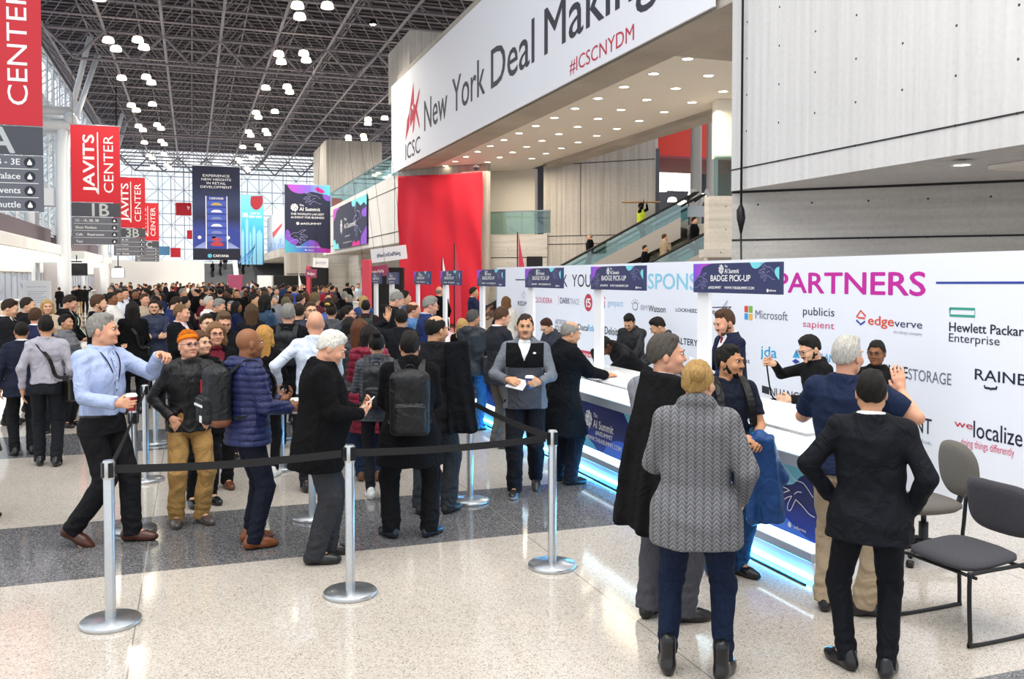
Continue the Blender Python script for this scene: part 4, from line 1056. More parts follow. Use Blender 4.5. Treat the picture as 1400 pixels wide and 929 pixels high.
def tv(label, u0, u1, vt, vb, d, m, up=.5):
    c = at_d((u0 + u1) / 2, (vt + vb) / 2, d); W = (u1 - u0) / FPX * d; H = (vb - vt) / FPX * d
    t = empty('television', label, 'screen', c, -.1)
    MB().rng((-W / 2, -.03, -H / 2), (W / 2, .06, H / 2), bev=.02).build('casing', M_DKMET, t); MB().rng((-W / 2 + .04, -.036, -H / 2 + .04), (W / 2 - .04, -.031, H / 2 - .04)).build('screen_panel', m, t)
    MB().box((0, .1, H / 2 + .1), (W * .5, .12, .1)).build('bracket', M_DKMET, t); MB().tube([(0, .1, H / 2 + .1), (0, .1, H / 2 + up)], .04).build('hanger', M_DKMET, t)
tv('dark hanging television on the grey end of the ticket booth', 90.5, 118.5, 360, 377, 56.5, mat('dark_screen', '#15151a', .2))
tv('bright white hanging screen next to the far hoarding', 152.5, 170, 367, 380, 70, mat('lit_screen', '#fbfbff', .4, emit=1.5), 15)
p = at_d(48, 437, 34); a, b = at_d(26, 384, 34), at_d(69, 384, 34)
t = empty('notice_board', 'white freestanding notice board behind the people at the ticket booth', 'board', (a.x, a.y, 0), -YAW)
Wn = (b - a).length
pn = MB().rng((0, 0, .5), (Wn, .06, a.z)).build('panel', M_WHITE, t); g = MB()
g.text('Registration Information', .3, a.z - .25, .75, .05, -.005, 0, .01)
for k in range(7): g.poly([(.3, a.z - .4 - .07 * k), (1.05 - .1 * (k % 3), a.z - .4 - .07 * k), (1.05 - .1 * (k % 3), a.z - .415 - .07 * k), (.3, a.z - .415 - .07 * k)], -.005, 0)
g.stroke([(.06, a.z - .1), (.12, a.z - .2), (.1, a.z - .28)], .02, -.005, 1); g.build('lettering', [T['lgrey'], T['blue']], pn)
for s in (.1, Wn - .1): MB().rng((s - .03, -.2, 0), (s + .03, .26, .5)).build('foot', M_LEDGE, t)
# white counter desk far in, where white-shirted staff stand
p = at_d(487, 412, 43); o = MB(); o.rng((-.9, -.3, .94), (.9, .3, 1.0), bev=.01); o.rng((-.85, -.22, 0), (.85, .25, .94)); o = o.build('desk', M_CT); o.location = (p.x, p.y, 0); o.rotation_euler = (0, 0, -.6); tag(o, 'white desk in front of the staff in white shirts, in the middle of the crowd', 'desk')

# ------------------------------------------------ things on the upper floor at the far end
for k, (u0, u1, vt, vb, m, lb) in enumerate(((240, 262, 277, 295, M_RED, 'red block sign with white marks high at the far end beside the car tower banner'), (255.5, 263, 315, 327, M_RED, 'small red sign below the larger red one at the far end'),
      (233, 247, 339, 352, M_RED, 'red stand on the upper floor at the far end'), (214, 232, 337, 349, mat('pale_blue_panel', '#5f9ac8', .5), 'pale blue panel on the upper floor at the far end'))):
    Y = 117.0 + .7625 * k; a, b = at_y(u0, vt, Y), at_y(u1, vb, Y)
    o = MB().rng((a.x, Y, b.z), (b.x, Y + .3, a.z), bev=.03); 
    if k == 0: o.poly([(a.x + .7 * (b.x - a.x), a.z - .4), (a.x + .9 * (b.x - a.x), a.z - .5), (a.x + .8 * (b.x - a.x), a.z - .9)], Y - .01, 1)
    o.tube([((a.x + b.x) / 2, Y + .15, a.z), ((a.x + b.x) / 2, Y + .15, 18.12)], .03, n=5)
    tag(o.build('far_sign', [m, M_LINEW]), lb, 'sign')

# ------------------------------------------------ escalators against the diagonal wall
ESC = {0: (10.95, 37.15), 1: (12.75, 33.25)}; ESL = 9.5; ESN = 22
def escalator(k, label):
    """local x runs along the rise, y across; rise one in two"""
    t = empty('escalator', label, 'escalator', (*ESC[k], 0), -pi / 4, 'escalators in the recess')
    L_ = ESL; zt = lambda x_: max(0, (x_ - 1.2)) * .5; zl = zt(L_)
    st = MB(); dx = (L_ - 1.2) / ESN
    for i in range(ESN):
        x_ = 1.2 + i * dx; st.rng((x_, .16, max(0, zt(x_) - .25)), (x_ + dx, 1.02, zt(x_) + .1))
    st.rng((1.05, .16, 0), (1.2, 1.02, .06)); st.build('steps', M_DKMET, t)
    for y_ in (0.0, 1.08):
        sk = MB(); sk.prism([(1.06, 0), (1.2, 0), (L_, zl - .5), (L_, zl + .3), (1.2, .33), (1.06, .3)], y_, y_ + .1); sk.build('skirt', mat('escalator_steel', '#a39b92', .35, .4), t)
        gp = MB(); gp.prism([(1.1, .31), (1.2, .33), (L_, zl + .3), (L_, zl + .9), (1.2, .93), (1.1, .9)], y_ + .04, y_ + .06); gp.build('glass_panel', M_RAIL, t)
        MB().tube(smooth_curve([(1.14, y_ + .05, .35), (1.06, y_ + .05, .65), (1.12, y_ + .05, .92), (1.3, y_ + .05, .99), (L_, y_ + .05, zl + .95), (L_ + .25, y_ + .05, zl + .98)], 5), .05, n=8).build('handrail', mat('black_rubber', '#141414', .6), t)
    return t
escalator(0, 'escalator along the concrete wall, carrying the man with the board overhead')
escalator(1, 'escalator in front of the other, carrying the tan coat and the long black coat')
e = MB(); e.rng((18.8, 27.0, 0), (30, 37.0, 3.8)); struct(e.build('wall_below_landing', M_CON2))
# floor landing, portal and columns at the head of the escalators
e = MB(); e.rng((18.4, 18, 3.8), (30, 37, 4.2)); struct(e.build('floor_landing', M_CON2))
pA = at_x(893, 190, 18.0)
e = MB(); e.rng((0, 0, 3.9), (.25, .5, 7.4)); o = e.build('door_1', mat('dark_frame', '#3b3b40', .4)); o.location = (17.78, 32.75, 0); struct(o)
rc = empty('entrance_canopy', 'bright red canopy panel over the upper hall entrance', 'canopy', (17.65, 31.3, 0), 0)
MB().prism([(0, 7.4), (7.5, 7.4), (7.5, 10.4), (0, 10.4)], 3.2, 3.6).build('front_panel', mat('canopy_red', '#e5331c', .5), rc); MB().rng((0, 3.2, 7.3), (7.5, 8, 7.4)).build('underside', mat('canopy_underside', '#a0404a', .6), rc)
# bright hall beyond
e = MB(); e.rng((16, 46, 3.5), (42, 46.4, 10.4)); struct(e.build('wall_hall', mat('hall_dark', '#55565e', .8)))
bx_ = at_y(915, 242, 44); t = empty('lit_display', 'large bright white display in the upper hall beyond the escalators', 'screen', bx_); MB().box((0, 0, 0), (3.4, .2, 1.5)).build('lit_panel', mat('lit_display', '#ffffff', .5, emit=1.4), t)
for s in (-1.2, 1.2): MB().tube([(s, 0, .75), (s, 0, 10.4 - bx_.z)], .03, n=6).build('hanging_rod', M_DKMET, t)
for k in range(6):
    for q in range(1):
        p = at_y(905 + k * 14, 262 + 9 * (k % 3) + 5 * (k % 2), 42); t = empty('hall_lamp', 'small round hanging lamp in the upper hall beyond the escalators', 'lamp', p, 0, 'upper hall lamps')
        MB().lathe([(.05, .25), (.2, .2), (.26, 0)], n=10).build('shade', M_SHADE, t); MB().tube([(0, 0, .25), (0, 0, 10.4 - p.z)], .015, n=5).build('stem', M_DKMET, t)
hl_ = MB()
for k in range(8):
    hl_.bar((16 + 3 * k, 40, 8.2), (19 + 3 * k, 40, 9.8), .1); hl_.bar((19 + 3 * k, 40, 8.2), (16 + 3 * k, 40, 9.0), .1); hl_.bar((16 + 3 * k, 43, 8.2), (19 + 3 * k, 43, 9.0), .1)
hl_.bar((16, 40, 8.2), (40, 40, 8.2), .12); hl_.bar((16, 43, 8.2), (40, 43, 8.2), .12); struct(hl_.build('trim_5', M_FRAME)); struct(MB().rng((16, 33, 10.4), (42, 46, 10.6)).build('ceiling_hall', M_FRAME))
for k, (u, d, lb) in enumerate(((951.5, 37.5, 'round grey column in front of the red canopy'), (973.5, 36.8, 'second round grey column beside the glass landing rail'))):
    p = at_d(u, 250, d); o = MB()
    o.lathe([(.23, 4.2), (.23, 10.4)], n=24); o = o.build('landing_column', mat('column_grey', '#bcb8b4', .6)); o.location = (p.x, p.y, 0); tag(o, lb, 'column')
# white bulkhead, glass rail and concrete block right of the escalators
pz = at_d(968, 300, 26)
def facing(name, u0, u1, vt, vb, d, thick, m):
    a, b = at_d(u0, vb, d), at_d(u1, vt, d); W = (Vector((b.x, b.y)) - Vector((a.x, a.y))).length
    o = MB().rng((0, 0, a.z), (W, thick, b.z)).build(name, m); o.location = (a.x, a.y, 0); o.rotation_euler = (0, 0, -YAW); return struct(o)
facing('wall_bulkhead', 979, 1030, 108, 215, 25, .5, mat('lit_plaster', '#fbf6ec', .6))
facing('window_7', 976, 1030, 213, 270, 24.4, .03, M_RAIL)
facing('wall_landing', 968, 1030, 268, 488, 24, .6, M_CON2)
facing('floor_ledge', 962, 1030, 341, 352, 23.6, .6, M_CON2)
# letters 3A over the landing
la = at_d(943, 287, 36)
t = empty('hall_letters', 'large grey standing letters at the head of the escalators', 'sign', (la.x, la.y, 0), -YAW - .1); z_ = 4.98
g = MB(); g.text('3A', 0, z_, .95, .72, 0, 0, .02); g.text('3A', 0, z_, .95, .72, .06, 0, .02); g.build('lettering', mat('grey_letter', '#bdb9b8', .5), t); MB().rng((-.1, -.05, z_ - .42), (1.1, .12, z_)).build('base', M_LEDGE, t)
# cable hanging down the concrete corner
ca = at_x(1017.5, 100, 8.97); 
t = empty('hanging_cable', 'black hanging cable with a thick coupling on the corner of the concrete wall', 'cable', (8.93, ca.y, 0))
MB().tube([(0, 0, 13), (0, 0, 3.4)], .02, n=6).build('upper_cable', M_DKMET, t); MB().tube([(0, 0, 3.4), (.0, .02, 3.3), (0, 0, 3.15), (0, 0, 2.9)], [.02, .07, .075, .02], n=8).build('coupling', M_DKMET, t); MB().tube([(0, 0, 2.9), (0.02, 0, 2.0), (0, 0, 1.2), (0, 0, 0)], .016, n=6).build('lower_cable', M_DKMET, t)
MB().lathe([(.06, 7.1), (.13, 7.0), (.15, 6.85), (.1, 6.72), (.02, 6.68)], n=12)
p = at_z(651, 228, 6.9)
t = empty('security_camera', 'white dome security camera under the bridge soffit above the red drape', 'camera', (p.x, p.y, 0))
MB().lathe([(.03, 7.06), (.03, 6.95), (.14, 6.93), (.14, 6.86)], n=14).build('mount', M_WHITE, t); MB().lathe([(.13, 6.86), (.11, 6.78), (.05, 6.72)], n=14).build('dome', mat('smoked_dome', '#5a5a60', .15), t)
# =================================================================== PEOPLE: distance fields turned into meshes
class Field:
    def __init__(s, lo, hi, h):
        s.lo = np.array(lo, float); s.h = h
        s.n = np.ceil((np.array(hi, float) - s.lo) / h).astype(int) + 1
        s.ax = [s.lo[i] + h * np.arange(s.n[i]) for i in range(3)]
        s.f = np.full(tuple(s.n), 0.15, np.float32)
    def _sl(s, lo, hi):
        a = np.clip(np.floor((np.array(lo) - s.lo) / s.h).astype(int), 0, s.n); b = np.clip(np.ceil((np.array(hi) - s.lo) / s.h).astype(int) + 1, 0, s.n)
        return tuple(slice(i, j) for i, j in zip(a, b))
    def grid(s, sl): return (s.ax[0][sl[0]][:, None, None], s.ax[1][sl[1]][None, :, None], s.ax[2][sl[2]][None, None, :])
    def op(s, lo, hi, fn, k, mode='u'):
        sl = s._sl(lo, hi)
        if any(q.stop - q.start < 1 for q in sl): return s
        d = fn(*s.grid(sl)); a = s.f[sl]
        if mode == 'u':
            hh = np.clip(0.5 + 0.5 * (d - a) / k, 0, 1); s.f[sl] = d * (1 - hh) + a * hh - k * hh * (1 - hh)
        else:
            if mode == 's': d = -d
            hh = np.clip(0.5 - 0.5 * (d - a) / k, 0, 1); s.f[sl] = d * (1 - hh) + a * hh + k * hh * (1 - hh)
        return s
    def cap(s, a, b, ra, rb, k=0.02, mode='u'):
        a = np.array(a, float); b = np.array(b, float); ba = b - a; L2 = max(1e-9, float(ba @ ba)); R = max(ra, rb) + max(k, 0.01) + 0.03
        def fn(X, Y, Z):
            t = np.clip(((X - a[0]) * ba[0] + (Y - a[1]) * ba[1] + (Z - a[2]) * ba[2]) / L2, 0, 1)
            return np.sqrt((X - a[0] - t * ba[0]) ** 2 + (Y - a[1] - t * ba[1]) ** 2 + (Z - a[2] - t * ba[2]) ** 2) - (ra + t * (rb - ra))
        return s.op(np.minimum(a, b) - R, np.maximum(a, b) + R, fn, k, mode)
    def ell(s, c, r, R=None, k=0.015, mode='u'):
        c = np.array(c, float); r = np.array(r, float); m = r.max() + max(k, 0.01) + 0.03
        def fn(X, Y, Z):
            x, y, z = X - c[0], Y - c[1], Z - c[2]
            if R is not None: x, y, z = (R[0][0] * x + R[1][0] * y + R[2][0] * z, R[0][1] * x + R[1][1] * y + R[2][1] * z, R[0][2] * x + R[1][2] * y + R[2][2] * z)
            k0 = np.sqrt((x / r[0]) ** 2 + (y / r[1]) ** 2 + (z / r[2]) ** 2) + 1e-6
            k1 = np.sqrt((x / r[0] ** 2) ** 2 + (y / r[1] ** 2) ** 2 + (z / r[2] ** 2) ** 2) + 1e-6
            return k0 * (k0 - 1) / k1
        return s.op(c - m, c + m, fn, k, mode)
    def box(s, c, half, rad, R=None, k=0.01, mode='u'):
        c = np.array(c, float); hf = np.array(half, float) - rad; m = float(np.linalg.norm(half)) + 0.05
        def fn(X, Y, Z):
            x, y, z = X - c[0], Y - c[1], Z - c[2]
            if R is not None: x, y, z = (R[0][0] * x + R[1][0] * y + R[2][0] * z, R[0][1] * x + R[1][1] * y + R[2][1] * z, R[0][2] * x + R[1][2] * y + R[2][2] * z)
            qx, qy, qz = np.abs(x) - hf[0], np.abs(y) - hf[1], np.abs(z) - hf[2]
            return np.sqrt(np.maximum(qx, 0) ** 2 + np.maximum(qy, 0) ** 2 + np.maximum(qz, 0) ** 2) + np.minimum(np.maximum(np.maximum(qx, qy), qz), 0) - rad
        return s.op(c - m, c + m, fn, k, mode)
    def everywhere(s, fn, k=0.006, mode='i'):
        return s.op(s.lo, s.lo + s.h * s.n, fn, k, mode)
    def displace(s, fn, band=0.035):
        m = np.abs(s.f) < band; i, j, k = np.nonzero(m)
        s.f[m] -= fn(s.ax[0][i], s.ax[1][j], s.ax[2][k]).astype(np.float32)
        return s
    def nets(s):
        f = s.f; f = np.pad(f, 1, constant_values=0.1); lo = s.lo - s.h
        S = f < 0
        c = np.zeros(tuple(np.array(f.shape) - 1), np.uint8)
        for dx in (0, 1):
            for dy in (0, 1):
                for dz in (0, 1): c += S[dx:f.shape[0] - 1 + dx, dy:f.shape[1] - 1 + dy, dz:f.shape[2] - 1 + dz]
        act = (c > 0) & (c < 8); I = np.argwhere(act)
        if len(I) == 0: return np.zeros((3, 3)), np.array([[0, 1, 2, 2]])
        mp = np.full(act.shape, -1, np.int32); mp[act] = np.arange(len(I), dtype=np.int32)
        g = {}
        for dx in (0, 1):
            for dy in (0, 1):
                for dz in (0, 1): g[(dx, dy, dz)] = f[I[:, 0] + dx, I[:, 1] + dy, I[:, 2] + dz]
        P = np.zeros((len(I), 3)); n = np.zeros(len(I))
        for ax in range(3):
            for p in (0, 1):
                for q in (0, 1):
                    a = [p, q]; a.insert(ax, 0); b = [p, q]; b.insert(ax, 1)
                    ga, gb = g[tuple(a)], g[tuple(b)]; m = (ga < 0) != (gb < 0)
                    t = ga[m] / (ga[m] - gb[m]); o = np.tile(np.array(a, float), (m.sum(), 1)); o[:, ax] += t
                    P[m] += o; n[m] += 1
        V = lo + s.h * (I + P / n[:, None])
        Q = []
        for ax in range(3):
            u_, v_ = (ax + 1) % 3, (ax + 2) % 3
            sa = [slice(None)] * 3; sb = [slice(None)] * 3; sa[ax] = slice(0, -1); sb[ax] = slice(1, None)
            A, B = S[tuple(sa)], S[tuple(sb)]
            e = np.argwhere(A != B); ins = A[e[:, 0], e[:, 1], e[:, 2]]
            ok = (e[:, u_] >= 1) & (e[:, v_] >= 1) & (e[:, u_] < f.shape[u_] - 1) & (e[:, v_] < f.shape[v_] - 1); e = e[ok]; ins = ins[ok]
            q = []
            for du, dv in ((-1, -1), (0, -1), (0, 0), (-1, 0)):
                w = e.copy(); w[:, u_] += du; w[:, v_] += dv; q.append(mp[w[:, 0], w[:, 1], w[:, 2]])
            q = np.stack(q, 1); q[~ins] = q[~ins][:, ::-1]; Q.append(q)
        return V, np.concatenate(Q)
    def build(s, name, mats, parent=None, slot=None):
        V, Q = s.nets(); me = raw_mesh(name, V, Q)
        o = link(name, me, parent, mats)
        if slot is not None:
            cen = V[Q].mean(1); me.polygons.foreach_set('material_index', slot(cen[:, 0], cen[:, 1], cen[:, 2]).astype(np.int32))
        return o

def wrinkle(amp, fx=1.0, seed=0):
    r = np.random.RandomState(seed); p = r.rand(6) * 6.28
    def fn(x, y, z):
        a = np.sin(21 * fx * z + 9 * x + 3.0 * np.sin(11 * x + p[0]) + p[1]) * np.sin(13 * x + 8 * y + 4 * z + p[2])
        b = np.sin(38 * fx * z - 17 * x + 2.5 * np.sin(14 * y + 9 * z + p[3]) + p[4]) * np.sin(19 * y + 15 * z + p[5])
        return amp * (0.65 * a + 0.35 * b)
    return fn
def quilt(step, amp):
    return lambda x, y, z: amp * (np.sqrt(np.abs(np.sin(pi * (z + 0.03 * np.abs(x)) / step))) - 0.6)
def unit(v): v = np.array(v, float); return v / (np.linalg.norm(v) + 1e-9)
def rot(ax, a):
    c, s = cos(a), sin(a)
    if ax == 'x': return np.array([[1, 0, 0], [0, c, -s], [0, s, c]])
    if ax == 'y': return np.array([[c, 0, s], [0, 1, 0], [-s, 0, c]])
    return np.array([[c, -s, 0], [s, c, 0], [0, 0, 1]])
def ik(a, t, l1, l2, pole):
    a = np.array(a, float); t = np.array(t, float); d = t - a; L = np.linalg.norm(d); mx = (l1 + l2) * 0.995
    if L > mx: t = a + d * mx / L; d = t - a; L = mx
    L = max(L, abs(l1 - l2) + 1e-3)
    u = d / np.linalg.norm(d); x = (l1 * l1 - l2 * l2 + L * L) / (2 * L); hgt = sqrt(max(0, l1 * l1 - x * x))
    p = np.array(pole, float); p = p - u * (p @ u); p = unit(p)
    return a + u * x + p * hgt, t

def fab(col, kind='wool'):
    v = [int(col[i:i + 2], 16) for i in (1, 3, 5)]
    if max(v) < 90 and kind != 'leather': col = '#%02x%02x%02x' % tuple(int(x * (.62 + .38 * max(v) / 90)) for x in v)
    if kind == 'wool': return mat('wool_cloth', col, 0.95, spec=.12, bump=.35, bscale=180, var=.12, vscale=60, fold=.035)
    if kind == 'suit': return mat('suit_cloth', col, 0.8, spec=.2, bump=.15, bscale=300, var=.06, vscale=30, fold=.035)
    if kind == 'nylon': return mat('nylon_cloth', col, 0.5, spec=.3, bump=.2, bscale=40, var=.08, vscale=20, fold=.03)
    if kind == 'cotton': return mat('cotton_cloth', col, 0.85, spec=.2, bump=.25, bscale=120, var=.05, vscale=25, fold=.034)
    if kind == 'denim': return mat('denim_cloth', col, 0.9, spec=.15, bump=.3, bscale=250, var=.2, vscale=40, fold=.05)
    if kind == 'knit': return knit(col)
    if kind == 'leather': return mat('leather', col, 0.28, bump=.1, bscale=60)
    return mat('cloth', col, 0.8)
def knit(col):
    """columns of cable stitches: mirrored slanting strands"""
    m = bpy.data.materials.new('cable_knit'); m.use_nodes = True; nt = m.node_tree; N = nt.nodes.new; L = nt.links.new; b = nt.nodes['Principled BSDF']; b.inputs['Roughness'].default_value = .95
    tc = N('ShaderNodeTexCoord'); sp = N('ShaderNodeSeparateXYZ'); L(tc.outputs['Object'], sp.inputs[0])
    def M(op, p, q=0.0):
        n = N('ShaderNodeMath'); n.operation = op
        for i, k in enumerate((p, q)):
            if isinstance(k, (int, float)): n.inputs[i].default_value = k
            else: L(k, n.inputs[i])
        return n.outputs[0]
    fx = M('ABSOLUTE', M('SUBTRACT', M('FRACT', M('MULTIPLY', sp.outputs[0], 22.0)), 0.5))
    st = M('SINE', M('MULTIPLY', M('ADD', M('MULTIPLY', sp.outputs[2], 42.0), M('MULTIPLY', fx, 2.2)), 6.2832))
    gap = M('LESS_THAN', M('ABSOLUTE', M('SUBTRACT', fx, 0.42)), 0.05)
    v = M('SUBTRACT', M('ADD', M('MULTIPLY', st, 0.3), 0.6), M('MULTIPLY', gap, 0.5))
    r = N('ShaderNodeValToRGB'); c = lin(col); L(v, r.inputs[0])
    r.color_ramp.elements[0].color = tuple(x * .45 for x in c[:3]) + (1,); r.color_ramp.elements[1].color = tuple(min(1, x * 1.3) for x in c[:3]) + (1,)
    L(r.outputs[0], b.inputs['Base Color']); bp = N('ShaderNodeBump'); bp.inputs['Strength'].default_value = .7; bp.inputs['Distance'].default_value = .01; L(v, bp.inputs['Height']); L(bp.outputs[0], b.inputs['Normal'])
    return m
SKIN = dict(fair='#dcaa8a', tan='#c99673', olive='#bf8a66', brown='#8a5a3c', dark='#5a3a29', pink='#d89f82')
HAIR = dict(black='#17130f', dark='#2b1f17', brown='#4a3423', light='#7c5d3c', blonde='#b8935c', grey='#85827c', silver='#b9b6ae', white='#d3d0c8', sandy='#8f7350', red='#8a4a26')
def skin_mat(t): return mat('skin', SKIN.get(t, t), 0.5, spec=0.35, var=.07, vscale=14)
def lip_mat(t):
    c = SKIN.get(t, t).lstrip('#'); r, g, b = [int(c[i:i + 2], 16) for i in (0, 2, 4)]
    return mat('lips', '#%02x%02x%02x' % (int(r * .82), int(g * .62), int(b * .62)), 0.45)
def hair_mat(c): return mat('hair', HAIR.get(c, c), 0.6, spec=.22, bump=.7, bscale=90, var=.3, vscale=70, stretch=(3, 1, .6))

PROF_M = [(0.60, .185, .150, 0), (.80, .178, .135, .01), (.90, .172, .125, .012), (.98, .158, .113, .008), (1.08, .146, .105, .0), (1.20, .155, .113, -.004), (1.30, .166, .120, -.002), (1.38, .162, .110, .004), (1.43, .132, .090, .012), (1.47, .090, .072, .016), (1.52, .062, .062, .014)]
PROF_F = [(0.60, .180, .150, 0), (.80, .182, .138, .014), (.90, .176, .130, .016), (.98, .158, .112, .01), (1.08, .134, .096, .0), (1.20, .144, .108, -.012), (1.28, .153, .122, -.02), (1.36, .154, .102, .0), (1.42, .130, .082, .012), (1.46, .085, .064, .016), (1.52, .055, .056, .014)]
def profile(female, girth, belly):
    P = np.array(PROF_F if female else PROF_M); P[:, 1] *= girth; P[:, 2] *= girth
    if belly:
        w_ = np.exp(-((P[:, 0] - 1.06) / .15) ** 2); P[:, 2] += belly * w_; P[:, 3] -= belly * .75 * w_; P[:, 1] += belly * .5 * w_
    return P
ARMS = {  # wrist (x for the side, y, z), pole, hand direction, palm normal, curl
    'side': ((.255, -.03, .905), (.5, .8, 0), (.03, -.16, -1), (-1, -.1, 0), .32),
    'pocket': ((.165, -.115, 1.0), (1, .7, 0), (-.55, -.05, -1), (0, 1, 0), .3),
    'hold': ((.105, -.30, 1.13), (.7, .25, -1), (-.55, -.6, .45), (-.35, .45, .8), .55),
    'low': ((.10, -.26, 1.0), (.8, .3, -.6), (-.6, -.6, -.1), (-.2, .5, .8), .5),
    'cup': ((.135, -.29, 1.10), (.6, .5, -1), (-.3, -.95, .05), (-1, .25, 0), .8),
    'cross': ((-.06, -.20, 1.16), (1, -.1, -.8), (-.95, -.1, .25), (0, 1, 0), .3),
    'strap': ((.11, -.17, 1.22), (.9, .2, -.8), (.1, -.2, 1), (.2, 1, 0), .9),
    'chin': ((.06, -.19, 1.36), (.8, .1, -1), (-.2, .1, 1), (-.3, 1, 0), .6),
    'behind': ((.10, .17, .98), (.9, .6, 0), (-.8, .2, -.4), (0, 1, 0), .4),
    'forward': ((.12, -.45, 1.20), (.5, .2, -1), (-.1, -1, .1), (-.3, .2, -1), .4),
    'reach': ((.16, -.46, 1.15), (.5, .3, -1), (-.1, -1, -.15), (0, .1, -1), .3),
    'raise': ((.22, -.16, 1.72), (.9, -.1, -.5), (.05, -.05, 1), (.1, -1, 0), .12),
}
def stubble_mat(sk, hc):
    A, B = SKIN.get(sk, sk).lstrip('#'), HAIR.get(hc, hc).lstrip('#')
    return mat('stubble', '#' + ''.join('%02x' % int(.5 * int(A[i:i + 2], 16) + .5 * int(B[i:i + 2], 16)) for i in (0, 2, 4)), .7, bump=.4, bscale=300)
class Person:
    """a clothed figure; local frame faces -y, its left is +x, built at 1.75 m and scaled to its height"""
    def __init__(s, label, pos, rz, H=1.75, h=0.008, female=False, girth=1.0, belly=0.0, skin='fair', lean=0.0, twist=0.0, side=0.0, head=(0, 0, 0), L='side', R='side',
                 feet=((.10, 0, 8, 0, 0), (-.10, 0, -8, 0, 0)), crouch=0.0, group=None, name='person', z=0.0):
        s.h = h; s.female = female; s.girth = girth; s.skin = skin; s.seed = abs(hash(label)) % 1000 if False else sum(map(ord, label)) % 1000
        s.root = empty(name, label, 'person', (pos[0], pos[1], z), rz, group); k = H / 1.75; s.root.scale = (k, k, k); s.k = k; s.rz = rz; s.pos = np.array([pos[0], pos[1], z])
        s.prof = profile(female, girth, belly)
        s.sh = (.148 if female else .168) * (0.6 + .4 * girth)
        s.piv = np.array([0, .01, .93 - crouch]); s.Rt = rot('z', radians(twist)) @ rot('y', radians(side)) @ rot('x', radians(lean)); s.dz = -crouch
        T = s.T
        s.shl = {1: T((s.sh, .012, 1.415)), -1: T((-s.sh, .012, 1.415))}
        s.neck0 = T((0, .02, 1.45)); npv = T((0, .018, 1.50)); s.Rh = s.Rt @ rot('z', radians(head[0])) @ rot('y', radians(head[2])) @ rot('x', radians(head[1]))
        s.hc = npv + s.Rh @ np.array([0, -.018, .128])
        s.arm = {}
        for sg, a in ((1, L), (-1, R)):
            if isinstance(a, str): a = ARMS[a]; conv = True
            else: conv = len(a) > 5
            w_, pole, hd, pn, curl = a[:5]; m = np.array([sg, 1, 1])
            w_ = np.array(w_) * m; pole = np.array(pole) * m; hd = unit(np.array(hd) * m); pn = np.array(pn) * m
            if conv: w_ = T(w_)
            else: w_ = w_ + np.array([0, 0, 0])
            pn = unit(pn - hd * (pn @ hd)); e, w_ = ik(s.shl[sg], w_, .285, .255, pole)
            s.arm[sg] = dict(e=e, w=w_, d=hd, n=pn, curl=curl)
        s.leg = {}
        for sg, ft in ((1, feet[0]), (-1, feet[1])):
            x, y, yaw, lift, heel = ft; Rf = rot('z', radians(yaw)) @ rot('x', radians(heel))
            hip = np.array([.092 * sg * girth ** .5, .01, .905 - crouch]); toe = np.array([x, y, lift])
            if heel: ank = np.array([x, y, lift]) + rot('z', radians(yaw)) @ (np.array([0, -.13, .02]) + rot('x', radians(heel)) @ np.array([0, .13, .075]))
            else: ank = np.array([x, y, lift + .09])
            kn, ank = ik(hip, ank, .425, .415, rot('z', radians(yaw)) @ np.array([0, -1, 0.0])); s.leg[sg] = dict(hip=hip, k=kn, a=ank, R=Rf, f=np.array([x, y, lift]), heel=heel, yaw=yaw)
    def T(s, p): return s.piv + s.Rt @ (np.array(p, float) + np.array([0, 0, s.dz]) - s.piv)
    def W(s, p):
        """local point -> hall coordinates"""
        return Vector(s.pos + s.k * (rot('z', s.rz) @ np.array(p, float)))
    def Hd(s, p): return s.hc + s.Rh @ np.array(p, float)
    def torso(s, F, infl, z0, z1, k=0.03, flare=0.0, hz=None, mode='u', addb=0.0):
        P = s.prof; Rt = s.Rt; pv = s.piv; straight = np.allclose(Rt, np.eye(3))
        def fn(X, Y, Z):
            if straight: x, y, z = X, Y - 0, Z - s.dz
            else:
                dx, dy, dz = X - pv[0], Y - pv[1], Z - pv[2]
                x = Rt[0, 0] * dx + Rt[1, 0] * dy + Rt[2, 0] * dz + pv[0]; y = Rt[0, 1] * dx + Rt[1, 1] * dy + Rt[2, 1] * dz + pv[1]; z = Rt[0, 2] * dx + Rt[1, 2] * dy + Rt[2, 2] * dz + pv[2] - s.dz
            fl = flare * np.clip(1.0 - z, 0, 1)
            a = np.interp(z, P[:, 0], P[:, 1]) + infl + fl; b = np.interp(z, P[:, 0], P[:, 2]) + infl + fl + addb; yo = np.interp(z, P[:, 0], P[:, 3])
            q = np.sqrt((x / a) ** 2 + ((y - yo) / b) ** 2); d = (q - 1) * np.minimum(a, b)
            return np.maximum(d, np.maximum(z - z1, z0 - z))
        c = s.piv; ext = .75
        lo = np.array([-.45, -.75, max(0.02, z0 - .3)]); hi = np.array([.45, .45, 1.75])
        return F.op(lo, hi, fn, k, mode)
    def bounds(s, pts, pad): P = np.array(pts); return P.min(0) - pad, P.max(0) + pad
